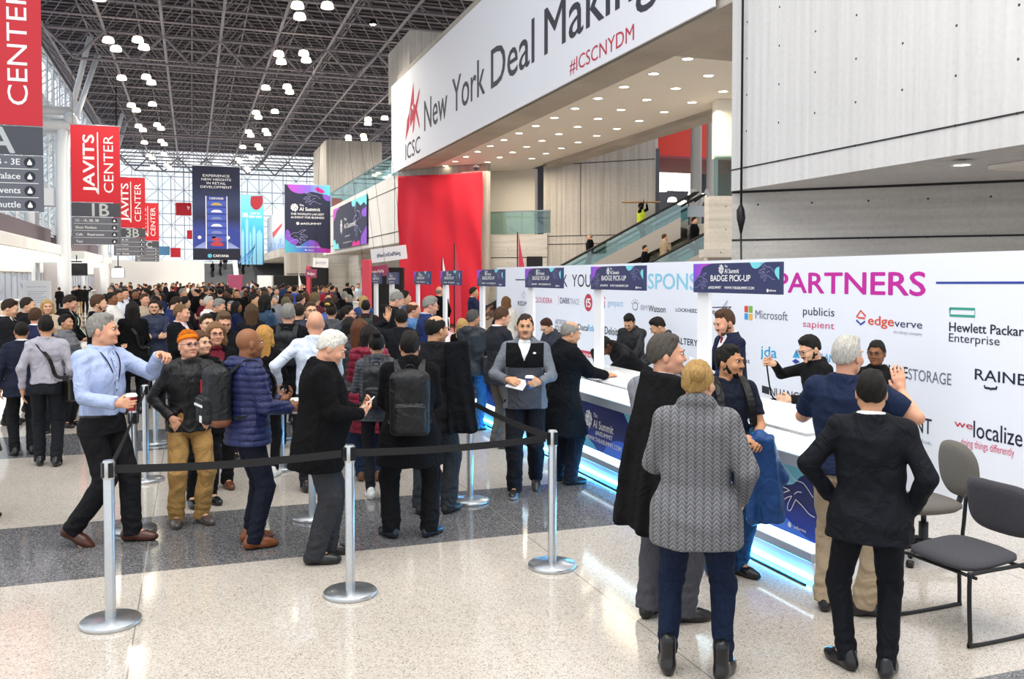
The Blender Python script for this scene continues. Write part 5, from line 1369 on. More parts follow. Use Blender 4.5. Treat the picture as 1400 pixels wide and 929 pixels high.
    # ---------------------------------------------------------------- body: one continuous surface
    def hand(s, F, sg, k=0.004):
        A = s.arm[sg]; W_, d, n, c = A['w'], A['d'], A['n'], A['curl']
        t = unit(np.cross(d, n)) * (1 if sg < 0 else -1)
        A['t'] = t
        F.cap(W_, W_ + d * .03, .026, .027, .012)
        for j in range(4):
            F.cap(W_ + d * .015 + t * (-.012 + .008 * j), W_ + d * .085 + t * (-.030 + .0205 * j), .0155, .0125, .01)
        tips = []
        for j, fl in enumerate((.80, 1.0, 1.06, .96)):
            p = W_ + d * (.088 + (.004 if 0 < j < 3 else -.003)) + t * (-.030 + .0205 * j); ang = 0
            for q, (ln_, rr) in enumerate(((.043, .0100), (.028, .0090), (.022, .0082))):
                ang += c * (1.0, 1.15, .75)[q]
                dd = d * cos(ang) + n * sin(ang) + t * (.06 * (j - 1.5)) * (1 - min(1, c))
                p2 = p + unit(dd) * ln_ * fl; F.cap(p, p2, rr, rr * .9, k); p = p2
            tips.append(p)
        b0 = W_ + d * .022 + t * .024; b1 = b0 + unit(d * .75 + t * .75 + n * (.25 + .5 * min(1, c))) * .045; b2 = b1 + unit(d * .95 + t * .1 + n * (.3 + .5 * c)) * .032
        F.cap(W_ + d * .02 + t * .01, b0, .018, .0165, .008); F.cap(b0, b1, .0145, .0115, .006); F.cap(b1, b2, .011, .009, k)
        A['palm'] = W_ + d * .07 + n * .03; A['grip'] = W_ + d * .09 + n * .045
        return tips
    def body(s, eyes=True, fine_hands=True):
        pts = [s.hc + s.Rh @ np.array(q) for q in ((.1, -.13, .13), (-.1, .13, -.13), (.1, .13, .13), (-.1, -.13, .13))]
        for sg in (1, -1):
            A = s.arm[sg]; pts += [A['e'], A['w'] + A['d'] * .2, s.shl[sg], s.leg[sg]['k'], s.leg[sg]['a'], s.leg[sg]['f'] + s.leg[sg]['R'] @ np.array([0, -.15, .02])]
        lo, hi = s.bounds(pts, .11); F = Field(lo, hi, s.h)
        s.torso(F, -.012, .93, 1.50, .03)
        g = sqrt(s.girth)
        for sg in (1, -1):
            l = s.leg[sg]; F.cap(l['hip'], l['k'], .078 * g, .05 * g, .03); F.cap(l['k'], l['a'], .05 * g, .034, .02); F.cap(l['a'], l['f'] + l['R'] @ np.array([0, -.11, .045]) * 1.0, .034, .026, .015)
            A = s.arm[sg]; F.cap(s.shl[sg], A['e'], .05 * g, .039 * g, .03); F.cap(A['e'], A['w'], .040 * g, .025, .012); s.hand(F, sg)
        s.head(F)
        mouth = s.Hd((0, -.108, -.060)); Rh = s.Rh; hc = s.hc
        def slot(x, y, z):
            dx, dy, dz = x - mouth[0], y - mouth[1], z - mouth[2]
            lx = Rh[0, 0] * dx + Rh[1, 0] * dy + Rh[2, 0] * dz; ly = Rh[0, 1] * dx + Rh[1, 1] * dy + Rh[2, 1] * dz; lz = Rh[0, 2] * dx + Rh[1, 2] * dy + Rh[2, 2] * dz
            return ((lx / .024) ** 2 + (lz / .0085) ** 2 < 1) & (ly < .03)
        s.bodyobj = F.build('body', [skin_mat(s.skin), lip_mat(s.skin)], s.root, slot)
        if eyes:
            for sg in (1, -1):
                c = s.Hd((sg * .0315, -.0885, .014)); e = MB(); Rm = Matrix(s.Rh.tolist()); V = []; n, m = 12, 8
                for i in range(m + 1):
                    for j in range(n):
                        a, b = pi * i / m, 2 * pi * j / n; V.append(Vector(c) + Rm @ Vector((.0145 * sin(a) * cos(b), -.0135 * cos(a), .0085 * sin(a) * sin(b))))
                for i in range(m):
                    for j in range(n): e.add([], []); 
                e.v = [tuple(v) for v in V]
                for i in range(m):
                    for j in range(n):
                        e.f.append((i * n + j, i * n + (j + 1) % n, (i + 1) * n + (j + 1) % n, (i + 1) * n + j)); e.m.append(1 if i < 3 else 0); e.sm.append(True)
                e.build('eye', [mat('eye_white', '#e4ddd6', .3), mat('iris', '#2c2019', .2)], s.root)
        return s
    def head(s, F):
        H, R = s.Hd, s.Rh; E = lambda c, r, k=.02, m='u': F.ell(H(c), r, R, k, m); C = lambda a, b, ra, rb, k=.01, m='u': F.cap(H(a), H(b), ra, rb, k, m)
        F.cap(s.neck0 - np.array([0, 0, .02]), H((0, .022, -.075)), .058 if not s.female else .05, .053 if not s.female else .046, .025)
        f = .93 if s.female else 1.0
        E((0, .014, .028), (.076, .096, .094), .02); E((0, -.028, -.03), (.064 * f, .068, .088), .03); E((0, -.05, -.080), (.044 * f, .044, .034), .025)
        C((-.05 * f, -.0, -.062), (.05 * f, 0, -.062), .022, .022, .03)
        C((0, -.094, .016), (0, -.113, -.024), .0085, .0125, .010); C((-.012, -.100, -.028), (.012, -.100, -.028), .009, .009, .006)
        for sg in (1, -1):
            E((sg * .0315, -.112, .013), (.017, .018, .011), .010, 's'); C((sg * .014, -.098, .030), (sg * .048, -.087, .032), .009, .008, .012)
            E((sg * .078, .012, -.012), (.010, .021, .034), .006); E((sg * .042, -.075, -.028), (.022, .02, .02), .03)
        C((-.018, -.099, -.056), (.018, -.099, -.056), .0055, .0055, .006); C((-.014, -.097, -.066), (.014, -.097, -.066), .006, .006, .006)
        E((0, -.096, -.088), (.018, .012, .013), .015)
    # ---------------------------------------------------------------- hair and headwear
    def hairs(s, style='short', col='dark', beard=None, brows=True):
        h = min(s.h, .007) if s.h < .012 else s.h
        lo, hi = s.bounds([s.Hd(q) for q in ((.16, -.16, .2), (-.16, .2, -.36), (.16, .2, .2), (-.16, -.16, -.36))], .02); F = Field(lo, hi, h)
        H, R = s.Hd, s.Rh; hc = s.hc
        def loc(X, Y, Z):
            dx, dy, dz = X - hc[0], Y - hc[1], Z - hc[2]
            return (R[0, 0] * dx + R[1, 0] * dy + R[2, 0] * dz, R[0, 1] * dx + R[1, 1] * dy + R[2, 1] * dz, R[0, 2] * dx + R[1, 2] * dy + R[2, 2] * dz)
        def hairline(X, Y, Z, front=.072, nape=-.068):
            x, y, z = loc(X, Y, Z); zl = np.interp(y, [-.12, -.085, -.06, -.03, .0, .03, .07, .12], [front + .012, front, .060, .022, -.022, -.004, nape + .02, nape])
            return zl + .10 * np.clip(np.abs(x) - .07, 0, 1) - z
        r0 = dict(short=(.0805, .1015, .105), crop=(.0805, .1005, .1005), curly=(.092, .114, .116), bald=(.079, .101, .097), balding=(.0805, .102, .098), long=(.088, .108, .106), bob=(.092, .112, .108), bun=(.082, .105, .102), topbun=(.082, .105, .102), pony=(.082, .106, .103), braids=(.086, .108, .106), comb=(.0805, .1015, .106)).get(style)
        made = False
        if r0 and style != 'shaved':
            c0 = (0, .020, .030); F.ell(H(c0), r0, R, .01); F.ell(H((0, .046, -.022)), (.064, .058, .062), R, .02)
            for sg in (1, -1): F.ell(H((sg * .052, .022, .004)), (.0285, .05, .05), R, .02)
            if style == 'comb': F.ell(H((.012, -.024, .106)), (.058, .05, .022), R, .03)
            if style in ('short', 'curly'): F.ell(H((0, -.022, .106)), (.056, .048, .022), R, .03)
            F.everywhere(lambda X, Y, Z: hairline(X, Y, Z, .078 if style not in ('balding',) else .09) + .0018 * np.sin(160 * X + 60 * Y) + .0018 * np.sin(95 * X - 120 * Y), .012)
            if style == 'bald': F.everywhere(lambda X, Y, Z: loc(X, Y, Z)[2] - .045)
            if style == 'balding': F.everywhere(lambda X, Y, Z: .060 - np.sqrt(((loc(X, Y, Z)[0]) / 1.0) ** 2 + ((loc(X, Y, Z)[1] - .02) / 1.35) ** 2) + np.clip(.075 - loc(X, Y, Z)[2], 0, .2) * -4)
            if style in ('long', 'bob'):
                ln_ = -.24 if style == 'long' else -.13
                for sg in (1, -1):
                    F.cap(H((sg * .066, -.015, .06)), H((sg * .082, .0, -.08)), .03, .03, .03); F.cap(H((sg * .080, .005, -.08)), H((sg * .085, -.01 if style == 'long' else .02, ln_)), .03, .022, .03)
                    F.cap(H((sg * .045, .075, 0)), H((sg * .05, .085, ln_)), .045, .035, .03)
                F.cap(H((0, .085, .02)), H((0, .095, ln_ - .01)), .05, .036, .03)
            if style == 'bun': F.ell(H((-.045, .118, .055)), (.044, .042, .044), R, .008)
            if style == 'topbun': F.ell(H((0, .085, .115)), (.048, .046, .042), R, .012)
            if style == 'pony': F.cap(H((0, .11, .05)), H((0, .14, -.12)), .03, .016, .015)
            if style == 'braids':
                for a in range(7):
                    q = -1.2 + .4 * a; F.cap(H((.07 * sin(q), .08 * cos(q), .0)), H((.085 * sin(q), .09 * cos(q) - .01, -.17)), .016, .011, .008)
            amp = dict(curly=.006).get(style, .0028); sd = s.seed
            F.displace(lambda x, y, z: amp * (np.sin(150 * x + 40 * z + sd) * np.sin(60 * y + 35 * z) + .7 * np.sin(90 * x - 50 * y + 10 * z))); made = True
        if brows:
            for sg in (1, -1): F.cap(H((sg * .015, -.1085, .033)), H((sg * .046, -.0955, .037)), .0048, .0035, .003)
        if beard:
            B = Field(lo, hi, h)
            t = .0025 if beard == 'stubble' else .004
            B.ell(H((0, -.047, -.078)), (.047 + t, .047 + t, .040 + t), R, .02); B.cap(H((-.055, .0, -.055)), H((.055, 0, -.055)), .018 + t, .018 + t, .02)
            for sg in (1, -1): B.cap(H((sg * .068, -.012, -.015)), H((sg * .058, -.035, -.07)), .007, .014, .012)
            B.cap(H((-.022, -.103, -.042)), H((.022, -.103, -.042)), .008, .008, .01)
            B.ell(H((0, -.115, -.061)), (.021, .02, .0075), R, .006, 's')
            B.everywhere(lambda X, Y, Z: loc(X, Y, Z)[2] + .022 - .6 * np.clip(np.abs(loc(X, Y, Z)[0]) - .03, 0, .05))
            B.displace(lambda x, y, z: .0015 * np.sin(200 * x) * np.sin(180 * z + 90 * y)); B.build('beard', [stubble_mat(s.skin, col) if beard == 'stubble' else hair_mat(col)], s.root)
        F.build('hair', [hair_mat(col)], s.root)
        return s
    def beanie(s, cols):
        F = Field(*s.bounds([s.Hd(q) for q in ((.13, -.13, .18), (-.13, .14, -.06))], .02), min(s.h, .008)); H, R = s.Hd, s.Rh; hc = s.hc
        F.ell(H((0, .012, .045)), (.090, .110, .108), R, .01)
        F.everywhere(lambda X, Y, Z: .045 - (R[0, 2] * (X - hc[0]) + R[1, 2] * (Y - hc[1]) + R[2, 2] * (Z - hc[2])) - .35 * (R[0, 1] * (X - hc[0]) + R[1, 1] * (Y - hc[1]) + R[2, 1] * (Z - hc[2])))
        def slot(x, y, z):
            lz = R[0, 2] * (x - hc[0]) + R[1, 2] * (y - hc[1]) + R[2, 2] * (z - hc[2]); ly = R[0, 1] * (x - hc[0]) + R[1, 1] * (y - hc[1]) + R[2, 1] * (z - hc[2])
            q = lz + .35 * ly
            return np.where(q < .082, 0, np.where((q % .022) < .009, 1, 0))
        F.build('beanie', [fab(c, 'wool') for c in cols], s.root, slot); return s
    def glasses(s, col='#1a1a1c', r=.022):
        g = MB(); H = s.Hd
        for sg in (1, -1):
            g.tube([H((sg * (.033 + r * 1.1 * cos(a)), -.117 + .10 * abs(.033 + r * cos(a) * 1.1) ** 1.5, .010 + r * .85 * sin(a))) for a in [2 * pi * k / 16 for k in range(16)]], .0022, n=5, closed=True)
            g.tube([H((sg * .058, -.108, .015)), H((sg * .078, -.06, .016)), H((sg * .081, .005, .012))], .0022, n=5)
        g.tube([H((-.010, -.118, .013)), H((.010, -.118, .013))], .0022, n=5); g.build('glasses', mat('spectacle_frame', col, .35), s.root); return s
    # ---------------------------------------------------------------- clothes
    def top(s, name, m, hem=.92, infl=.018, sleeve='long', sr=(.060, .050, .041), quilting=None, wr=.007, vneck=None, collar=0.0, flare=0.0, hood=False, ztop=1.475, cuff=.0, arms=(1, -1), open_front=None, addb=0.0, slot=None, mats=None, bulk=0.0, skirt_legs=True):
        pts = [s.T((.3, .24, hem - .03)), s.T((-.3, -.34, 1.56)), s.T((-.3, .24, 1.56)), s.T((.3, -.34, hem - .03))]
        for sg in (1, -1): pts += [s.arm[sg]['e'], s.arm[sg]['w'], s.shl[sg]]
        if hem < .85: pts += [np.array([.3, .25, hem - .03]), np.array([-.3, -.25, hem - .03])]
        F = Field(*s.bounds(pts, .09), s.h); g = sqrt(s.girth)
        s.torso(F, infl, hem, ztop + .04, .02, flare, addb=addb)
        for sg in (1, -1):
            A = s.arm[sg]; sh = s.shl[sg]
            if sleeve is None or sg not in arms: continue
            F.cap(s.T((sg * (s.sh - .05), .012, 1.425)), sh, .055 + infl * .5, (sr[0] + bulk) * g, .03)
            if sleeve == 'long':
                F.cap(sh, A['e'], (sr[0] + bulk) * g, (sr[1] + bulk) * g, .03); e2 = A['e'] + (A['w'] - A['e']) * (.97 - cuff); F.cap(A['e'], e2, (sr[1] + bulk) * g, sr[2] + bulk * .5, .012)
                ax = unit(A['w'] - A['e']); q = A['e'] + (A['w'] - A['e']) * (.99 - cuff)
                rr = sr[2] + .06
                F.op(np.minimum(q, q + ax * .1) - rr, np.maximum(q, q + ax * .1) + rr, lambda X, Y, Z: np.where(np.sqrt((X - q[0]) ** 2 + (Y - q[1]) ** 2 + (Z - q[2]) ** 2) < rr, -((X - q[0]) * ax[0] + (Y - q[1]) * ax[1] + (Z - q[2]) * ax[2]), .1) * 1.0, .004, 's')
            else:
                e2 = sh + (A['e'] - sh) * .72; F.cap(sh, e2, sr[0] * g, sr[0] * .92 * g, .03)
                ax = unit(A['e'] - sh); q = e2 + ax * .005; rr = .1
                F.op(q - rr, q + rr, lambda X, Y, Z: np.where(np.sqrt((X - q[0]) ** 2 + (Y - q[1]) ** 2 + (Z - q[2]) ** 2) < rr, -((X - q[0]) * ax[0] + (Y - q[1]) * ax[1] + (Z - q[2]) * ax[2]), .1), .004, 's')
        if hem < .80:
            for sg in (1, -1):
                l = s.leg[sg]; F.cap(l['hip'], l['hip'] + (l['k'] - l['hip']) * min(1, (.93 - hem) / .42), .10 * g + infl, .085 * g + infl, .05)
            F.everywhere(lambda X, Y, Z: hem - Z + s.dz, .008)
        if hood:
            a, b, c = s.T((.085, .075, 1.47)), s.T((0, .125, 1.46)), s.T((-.085, .075, 1.47)); F.cap(a, b, .045, .06, .03); F.cap(b, c, .06, .045, .03); F.cap(a, s.T((.06, -.06, 1.455)), .04, .03, .02); F.cap(c, s.T((-.06, -.06, 1.455)), .04, .03, .02)
        if collar:
            n = 14
            for i in range(n):
                a0, a1 = 2 * pi * i / n, 2 * pi * (i + 1) / n
                P0 = lambda a: s.T((.071 * cos(a), .016 + .068 * sin(a), 1.472 + collar * (.45 + .45 * sin(a))))
                if sin(a0) < -.93 or sin(a1) < -.93: continue
                F.cap(P0(a0), P0(a1), .36 * collar + .010, .36 * collar + .010, .012)
        nk = s.T((0, .005, 1.47)); up = s.Rt @ np.array([0, -.12, 1.0])
        F.cap(nk, nk + up * .2, .054 if not s.female else .049, .08, .012, 's')
        if vneck:
            dp, wd = vneck; a = s.T((0, -.20, 1.50)); RtT = s.Rt.T; pv = s.piv; dzz = s.dz
            def wedge(X, Y, Z):
                dx, dy, dz = X - pv[0], Y - pv[1], Z - pv[2]; x = RtT[0, 0] * dx + RtT[0, 1] * dy + RtT[0, 2] * dz + pv[0]; y = RtT[1, 0] * dx + RtT[1, 1] * dy + RtT[1, 2] * dz + pv[1]; z = RtT[2, 0] * dx + RtT[2, 1] * dy + RtT[2, 2] * dz + pv[2] - dzz
                return np.maximum(np.maximum(np.abs(x) - wd * np.clip((z - (1.50 - dp)) / dp, -.3, 1.2), y + .045), (1.50 - dp) - z)
            F.everywhere(wedge, .006, 's')
        if wr: F.displace(wrinkle(wr, 1, s.seed))
        if quilting: F.displace(quilt(*quilting))
        return F.build(name, mats or [m], s.root, slot)
    def trousers(s, m, r=(.090, .072, .062), hem=.015, wr=.006, name='trousers', top=1.0):
        pts = [(.25, .2, 1.04), (-.25, -.2, 1.04)]
        for sg in (1, -1): pts += [s.leg[sg]['k'], s.leg[sg]['a']]
        F = Field(*s.bounds(pts, .10), s.h); g = sqrt(s.girth)
        s.torso(F, .008, .85, top + .03, .03)
        for sg in (1, -1):
            l = s.leg[sg]; F.cap(l['hip'] + np.array([0, .0, -.02]), l['k'], r[0] * g, r[1] * g, .025); a2 = l['a'] + unit(l['a'] - l['k']) * (.07 - hem); F.cap(l['k'], a2, r[1] * g, r[2], .02)
            q = l['a'] + unit(l['a'] - l['k']) * (.06 - hem); ax = unit(l['a'] - l['k'])
            F.op(q - .12, q + .12, lambda X, Y, Z: np.where(np.sqrt((X - q[0]) ** 2 + (Y - q[1]) ** 2 + (Z - q[2]) ** 2) < .12, -((X - q[0]) * ax[0] + (Y - q[1]) * ax[1] + (Z - q[2]) * ax[2]), .1), .004, 's')
        F.displace(wrinkle(wr, 1.0, s.seed + 3))
        if wr: 
            zs = [s.leg[1]['a'][2], s.leg[1]['k'][2]]
            F.displace(lambda x, y, z: .004 * np.sin(95 * z + 12 * x + 2 * np.sin(20 * y)) * (np.exp(-((z - .16) / .06) ** 2) + .6 * np.exp(-((z - .50) / .07) ** 2)))
        return F.build(name, [m], s.root)
    def shoes(s, m, sole='#1a1512', boot=0.0, sneaker=False):
        h = min(s.h, .008) if s.h < .012 else s.h
        for sg in (1, -1):
            l = s.leg[sg]; Rz = rot('z', radians(l['yaw'])); f = l['f']; R = l['R'] if l['heel'] else Rz
            piv = f + Rz @ np.array([0, -.13, 0.0])
            def Pt(p): 
                p = np.array(p, float)
                return piv + R @ (p + np.array([0, .13, 0])) if l['heel'] else f + Rz @ p
            a, b = Pt((0, .09, .045)), Pt((0, -.20, .03)); F = Field(*s.bounds([a, b, Pt((0, 0, .1 + boot))], .08), h)
            F.ell(Pt((0, .03, .045)), (.038, .062, .055), R, .02); F.ell(Pt((.004 * sg, -.095, .030)), (.046, .10, .042), R, .03); F.cap(Pt((0, .005, .06)), Pt((0, -.09, .045)), .038, .034, .03)
            F.cap(Pt((0, .035, .05)), Pt((0, .03, .095 + boot)), .040, .044 if boot else .038, .02)
            F.everywhere(lambda X, Y, Z: -(R[0, 2] * (X - piv[0]) + R[1, 2] * (Y - piv[1]) + R[2, 2] * (Z - piv[2])), .004)
            def slot(x, y, z):
                q = R[0, 2] * (x - piv[0]) + R[1, 2] * (y - piv[1]) + R[2, 2] * (z - piv[2]); return (q < (.026 if sneaker else .014))
            F.build('boot' if boot else 'shoe', [m, mat('shoe_sole', sole, .6)], s.root, slot)
        return s
    def shirt_front(s, col='#f3f3f5', tie=None, ztop=1.49):
        """shirt seen in the neck opening of a jacket, with its collar"""
        F = Field(*s.bounds([s.T((.2, .2, 1.12)), s.T((-.2, -.24, 1.58)), s.T((.2, -.24, 1.58))], .03), s.h)
        s.torso(F, .004, 1.14, ztop, .02)
        n = 14
        for i in range(n):
            P0 = lambda a: s.T((.064 * cos(a), .016 + .064 * sin(a), 1.497 + .012 * sin(a)))
            F.cap(P0(2 * pi * i / n), P0(2 * pi * (i + 1) / n), .020, .020, .01)
        nk = s.T((0, .012, 1.46)); F.cap(nk, nk + s.Rt @ np.array([0, -.02, .2]), .053, .056, .006, 's')
        F.build('shirt', [fab(col, 'cotton')], s.root)
        if tie:
            t = MB(); P = lambda x, z, y: s.T((x, y, z))
            yf = lambda z: float(-np.interp(z, s.prof[:, 0], s.prof[:, 2]) + np.interp(z, s.prof[:, 0], s.prof[:, 3])) - .014
            q = [(-.014, 1.485), (.014, 1.485), (.011, 1.455), (.027, 1.22), (0, 1.18), (-.027, 1.22), (-.011, 1.455)]
            V = [P(x, z, yf(z) - .002) for x, z in q] + [P(x, z, yf(z) + .012) for x, z in q]; n = len(q)
            t.add(V, [tuple(range(n))[::-1], tuple(range(n, 2 * n))] + [(i, (i + 1) % n, n + (i + 1) % n, n + i) for i in range(n)]); t.build('tie', fab(tie, 'suit'), s.root)
        return s
    def placket(s, col, z0, z1, pts=True):
        """folded collar points and a buttoned front strip"""
        yf = lambda z: float(-np.interp(z, s.prof[:, 0], s.prof[:, 2]) + np.interp(z, s.prof[:, 0], s.prof[:, 3])) - .026
        b = MB(); n = 10; V = []
        for i in range(n + 1):
            z = z0 + (z1 - z0) * i / n
            for x in (-.015, .015): V.append(s.T((x, yf(z) - .003, z)))
        b.add(V, [(2 * i, 2 * i + 1, 2 * i + 3, 2 * i + 2) for i in range(n)], 0, True); pl = b.build('placket', fab(col, 'cotton'), s.root)
        for i in range(6):
            z = z0 + (z1 - z0) * (i + .5) / 6; q = MB(); q.lathe([(.006, -.002), (.006, .002)], s.T((0, yf(z) - .006, z)), n=8); q.build('button', mat('shirt_button', '#e8e8ee', .4), pl)
        for sg in (1, -1):
            c = MB(); q = [(sg * .062, -.035, 1.50), (sg * .018, -.072, 1.475), (sg * .045, yf(1.41) + .012, 1.405), (sg * .078, -.05, 1.455)]; o_ = np.array([sg * .004, -.010, 0]); V = [s.T(p) for p in q] + [s.T(np.array(p) + o_) for p in q]
            c.add(V, [(0, 1, 2, 3), (7, 6, 5, 4)] + [(i, 4 + i, 4 + (i + 1) % 4, (i + 1) % 4) for i in range(4)]); c.build('collar_point', fab(col, 'cotton'), s.root)
        return s
    def belt(s, col='#16130f'):
        F = Field(*s.bounds([(.24, .2, .98), (-.24, -.22, 1.04)], .03), s.h); s.torso(F, .012, .975, 1.012, .01); F.build('belt', [fab(col, 'leather')], s.root); return s
    def lanyard(s, col='#1b1b1f', zend=1.2):
        g = MB(); yf = lambda x, z: float(-np.interp(z, s.prof[:, 0], s.prof[:, 2]) * sqrt(max(.1, 1 - (x / .2) ** 2)) + np.interp(z, s.prof[:, 0], s.prof[:, 3])) - .026
        for sg in (1, -1):
            pts = [(sg * .06, .03, 1.50), (sg * .068, -.03, 1.485), (sg * .062, yf(.06, 1.42) + .0, 1.42), (sg * .035, yf(.03, 1.32), 1.32), (0, yf(0, zend), zend)]
            g.tube([s.T(p) for p in smooth_curve(pts, 4)], .0045, n=5)
        g.build('lanyard', fab(col, 'suit'), s.root); return s

# ------------------------------------------------------------------- things people carry
def held(name, label, cat, P, group=None):
    t = empty(name, label, cat, tuple(P.pos), P.rz, group); t.scale = (P.k,) * 3; return t
def cup(P, sg, label, body='#f2efe9', sleeve=None, tilt=0):
    c = Vector(P.arm[sg]['grip']); t = held('coffee_cup', label, 'cup', P); o = c - Vector((0, 0, .06))
    MB().lathe([(.028, 0), (.040, .105), (.042, .108)], o, n=20).build('cup_body', mat('paper_cup', body, .5), t)
    MB().lathe([(.044, .104), (.044, .112), (.039, .118), (.036, .126), (.034, .122)], o, n=20).build('lid', mat('cup_lid', '#f4f2ee', .35), t)
    if sleeve: MB().lathe([(.0325, .03), (.0385, .078)], o, n=20, caps=False).build('sleeve', mat('cup_sleeve', sleeve, .7), t)
def phone(P, sg, label, col='#e9e9ec', w_=.075, hh=.15, face='#202024'):
    A = P.arm[sg]; d, n = A['d'], A['n']; t_ = A['t']; c = A['palm'] + d * .03; tt = held('phone' if w_ < .1 else 'leaflet', label, 'phone' if w_ < .1 else 'leaflet', P)
    R = Matrix((tuple(t_), tuple(d), tuple(np.cross(t_, d)))).transposed(); b = MB(); b.box(c, (w_, hh, .009), 0, R=R, bev=.004); b.build('casing' if w_ < .1 else 'sheet', mat('phone_case', col, .3), tt)
    b = MB(); b.box(Vector(c) + Vector(np.cross(t_, d)) * .005 * (1 if np.cross(t_, d) @ n > 0 else -1), (w_ * .9, hh * .93, .002), 0, R=R); b.build('display' if w_ < .1 else 'print', mat('phone_face', face, .25), tt)
def backpack(P, label, col='#1c1d20', size=(.30, .17, .46), z=1.22, off=.0, trim=None, pocket=True, logo_patch=None):
    t = held('backpack', label, 'backpack', P); sx, sy, sz = size; y0 = float(np.interp(z, P.prof[:, 0], P.prof[:, 2])) + .045 + sy / 2; Rt = P.Rt
    F = Field(*P.bounds([P.T((.3, y0 + .25, z + .4)), P.T((-.3, y0 - .2, z - .4)), P.T((.3, y0 - .2, z - .4))], .05), min(.009, P.h)); c = P.T((0, y0, z)); R = P.Rt
    F.box(c, (sx / 2, sy / 2, sz / 2), .06, R, .01); F.ell(P.T((0, y0, z + sz * .36)), (sx * .42, sy * .5, sz * .2), R, .05)
    F.displace(wrinkle(.004, .8, P.seed))
    def slot(x, y, zz): return ((R[0, 2] * (x - c[0]) + R[1, 2] * (y - c[1]) + R[2, 2] * (zz - c[2])) < -sz * .36) if trim else np.zeros(len(x))
    F.build('bag_body', [fab(col, 'nylon')] + ([fab(trim, 'leather')] if trim else []), t, slot)
    if pocket:
        G = Field(*P.bounds([P.T((.3, y0 + .25, z + .2)), P.T((-.3, y0, z - .4)), P.T((.3, y0, z - .4))], .05), min(.009, P.h)); G.box(P.T((0, y0 + sy / 2 + .01, z - sz * .2)), (sx * .4, .045, sz * .24), .04, R, .01); G.displace(wrinkle(.003, .8, P.seed + 1)); pk = G.build('front_pocket', [fab(col, 'nylon')], t)
        MB().tube([P.T((-sx * .36, y0 + sy / 2 + .052, z - .01)), P.T((0, y0 + sy / 2 + .062, z + .0)), P.T((sx * .36, y0 + sy / 2 + .052, z - .01))], .004, n=5).build('zip', mat('zip_metal', '#3c3e42', .4), t)
    h = MB(); h.tube([P.T(q) for q in smooth_curve([(-.035, y0 - sy * .3, z + sz * .5), (-.025, y0 - sy * .2, z + sz * .5 + .05), (.025, y0 - sy * .2, z + sz * .5 + .05), (.035, y0 - sy * .3, z + sz * .5)], 4)], .008, n=6); h.build('grab_handle', fab(col, 'nylon'), t)
    for sg in (1, -1):
        b = MB(); x_ = sg * .105; fr = float(np.interp(1.3, P.prof[:, 0], P.prof[:, 2])) + .045
        q = smooth_curve([(x_ * .9, y0 - sy * .45, z + sz * .42), (x_, .06, 1.505), (x_ * 1.05, -.05, 1.475), (x_ * 1.12, -fr, 1.32), (x_ * 1.5, -fr * .55, 1.12), (x_ * 1.45, y0 - sy * .5, z - sz * .35)], 5)
        V = []
        for i, p in enumerate(q):
            tng = (q[min(i + 1, len(q) - 1)] - q[max(i - 1, 0)]).normalized(); sd = Vector((1, 0, 0)) - tng * tng.x; sd.normalize(); nn = tng.cross(sd)
            for a_, b_ in ((-.028, -.007), (.028, -.007), (.028, .007), (-.028, .007)): V.append(P.T(p + sd * a_ + nn * b_))
        Fc = [(i * 4 + k, i * 4 + (k + 1) % 4, (i + 1) * 4 + (k + 1) % 4, (i + 1) * 4 + k) for i in range(len(q) - 1) for k in range(4)]
        b.add(V, Fc); b.build('shoulder_strap', fab(col, 'nylon'), t)
    if logo_patch:
        b = MB(); b.box(P.T((-sx * .2, y0 + sy / 2 + .058, z - sz * .34)), (.05, .006, .05), 0, R=Matrix(R.tolist())); b.build('patch', mat('patch', logo_patch, .6), t)
        b = MB(); b.box(P.T((0, y0 + sy / 2 + .058, z - sz * .12)), (sx * .7, .006, .018), 0, R=Matrix(R.tolist())); b.build('reflective_strip', mat('patch', logo_patch, .6), t)
    return t
def shoulder_bag(P, sg, label, col='#15140f', size=(.40, .13, .28), c=(.26, .05, .88), shoulder=-1):
    t = held('shoulder_bag', label, 'bag', P); c = np.array(c) * np.array([sg, 1, 1]); R = rot('z', radians(70 * sg))
    F = Field(c - .35, c + .35, max(.010, P.h)); F.box(c, (size[0] / 2, size[1] / 2, size[2] / 2), .03, R, .01); F.displace(wrinkle(.006, .7, P.seed)); F.build('bag_body', [fab(col, 'leather')], t)
    F = Field(c - .35, c + .35, max(.010, P.h)); F.box(c + R @ np.array([0, -size[1] / 2 * -sg, .03]), (size[0] / 2 + .004, .014, size[2] * .38), .01, R, .01); F.build('flap', [fab(col, 'leather')], t)
    s_ = MB(); fr = float(np.interp(1.25, P.prof[:, 0], P.prof[:, 2])) + .04; sx = shoulder * P.sh * .62
    for fb in (1, -1):
        q = smooth_curve([(sx, .015, 1.50), (sx * .8, fb * .10, 1.43), ((sx + c[0]) * .35, fb * fr, 1.25), ((sx + c[0]) * .85 , fb * fr * .95, 1.06), (c[0] * .98, c[1] + fb * .15, c[2] + size[2] / 2)], 5)
        V = []
        for i, p in enumerate(q):
            tng = (q[min(i + 1, len(q) - 1)] - q[max(i - 1, 0)]).normalized(); nn = Vector((0, fb, 0.2)); sd = tng.cross(nn).normalized(); nn = sd.cross(tng)
            for a_, b_ in ((-.02, -.004), (.02, -.004), (.02, .004), (-.02, .004)): V.append(P.T(p + sd * a_ + nn * b_))
        s_.add(V, [(i * 4 + k, i * 4 + (k + 1) % 4, (i + 1) * 4 + (k + 1) % 4, (i + 1) * 4 + k) for i in range(len(q) - 1) for k in range(4)])
    s_.build('strap', fab(col, 'nylon'), t); return t
def aim(u, az):
    r = ray(u, 400); return atan2(-r.x, r.y) + radians(az)
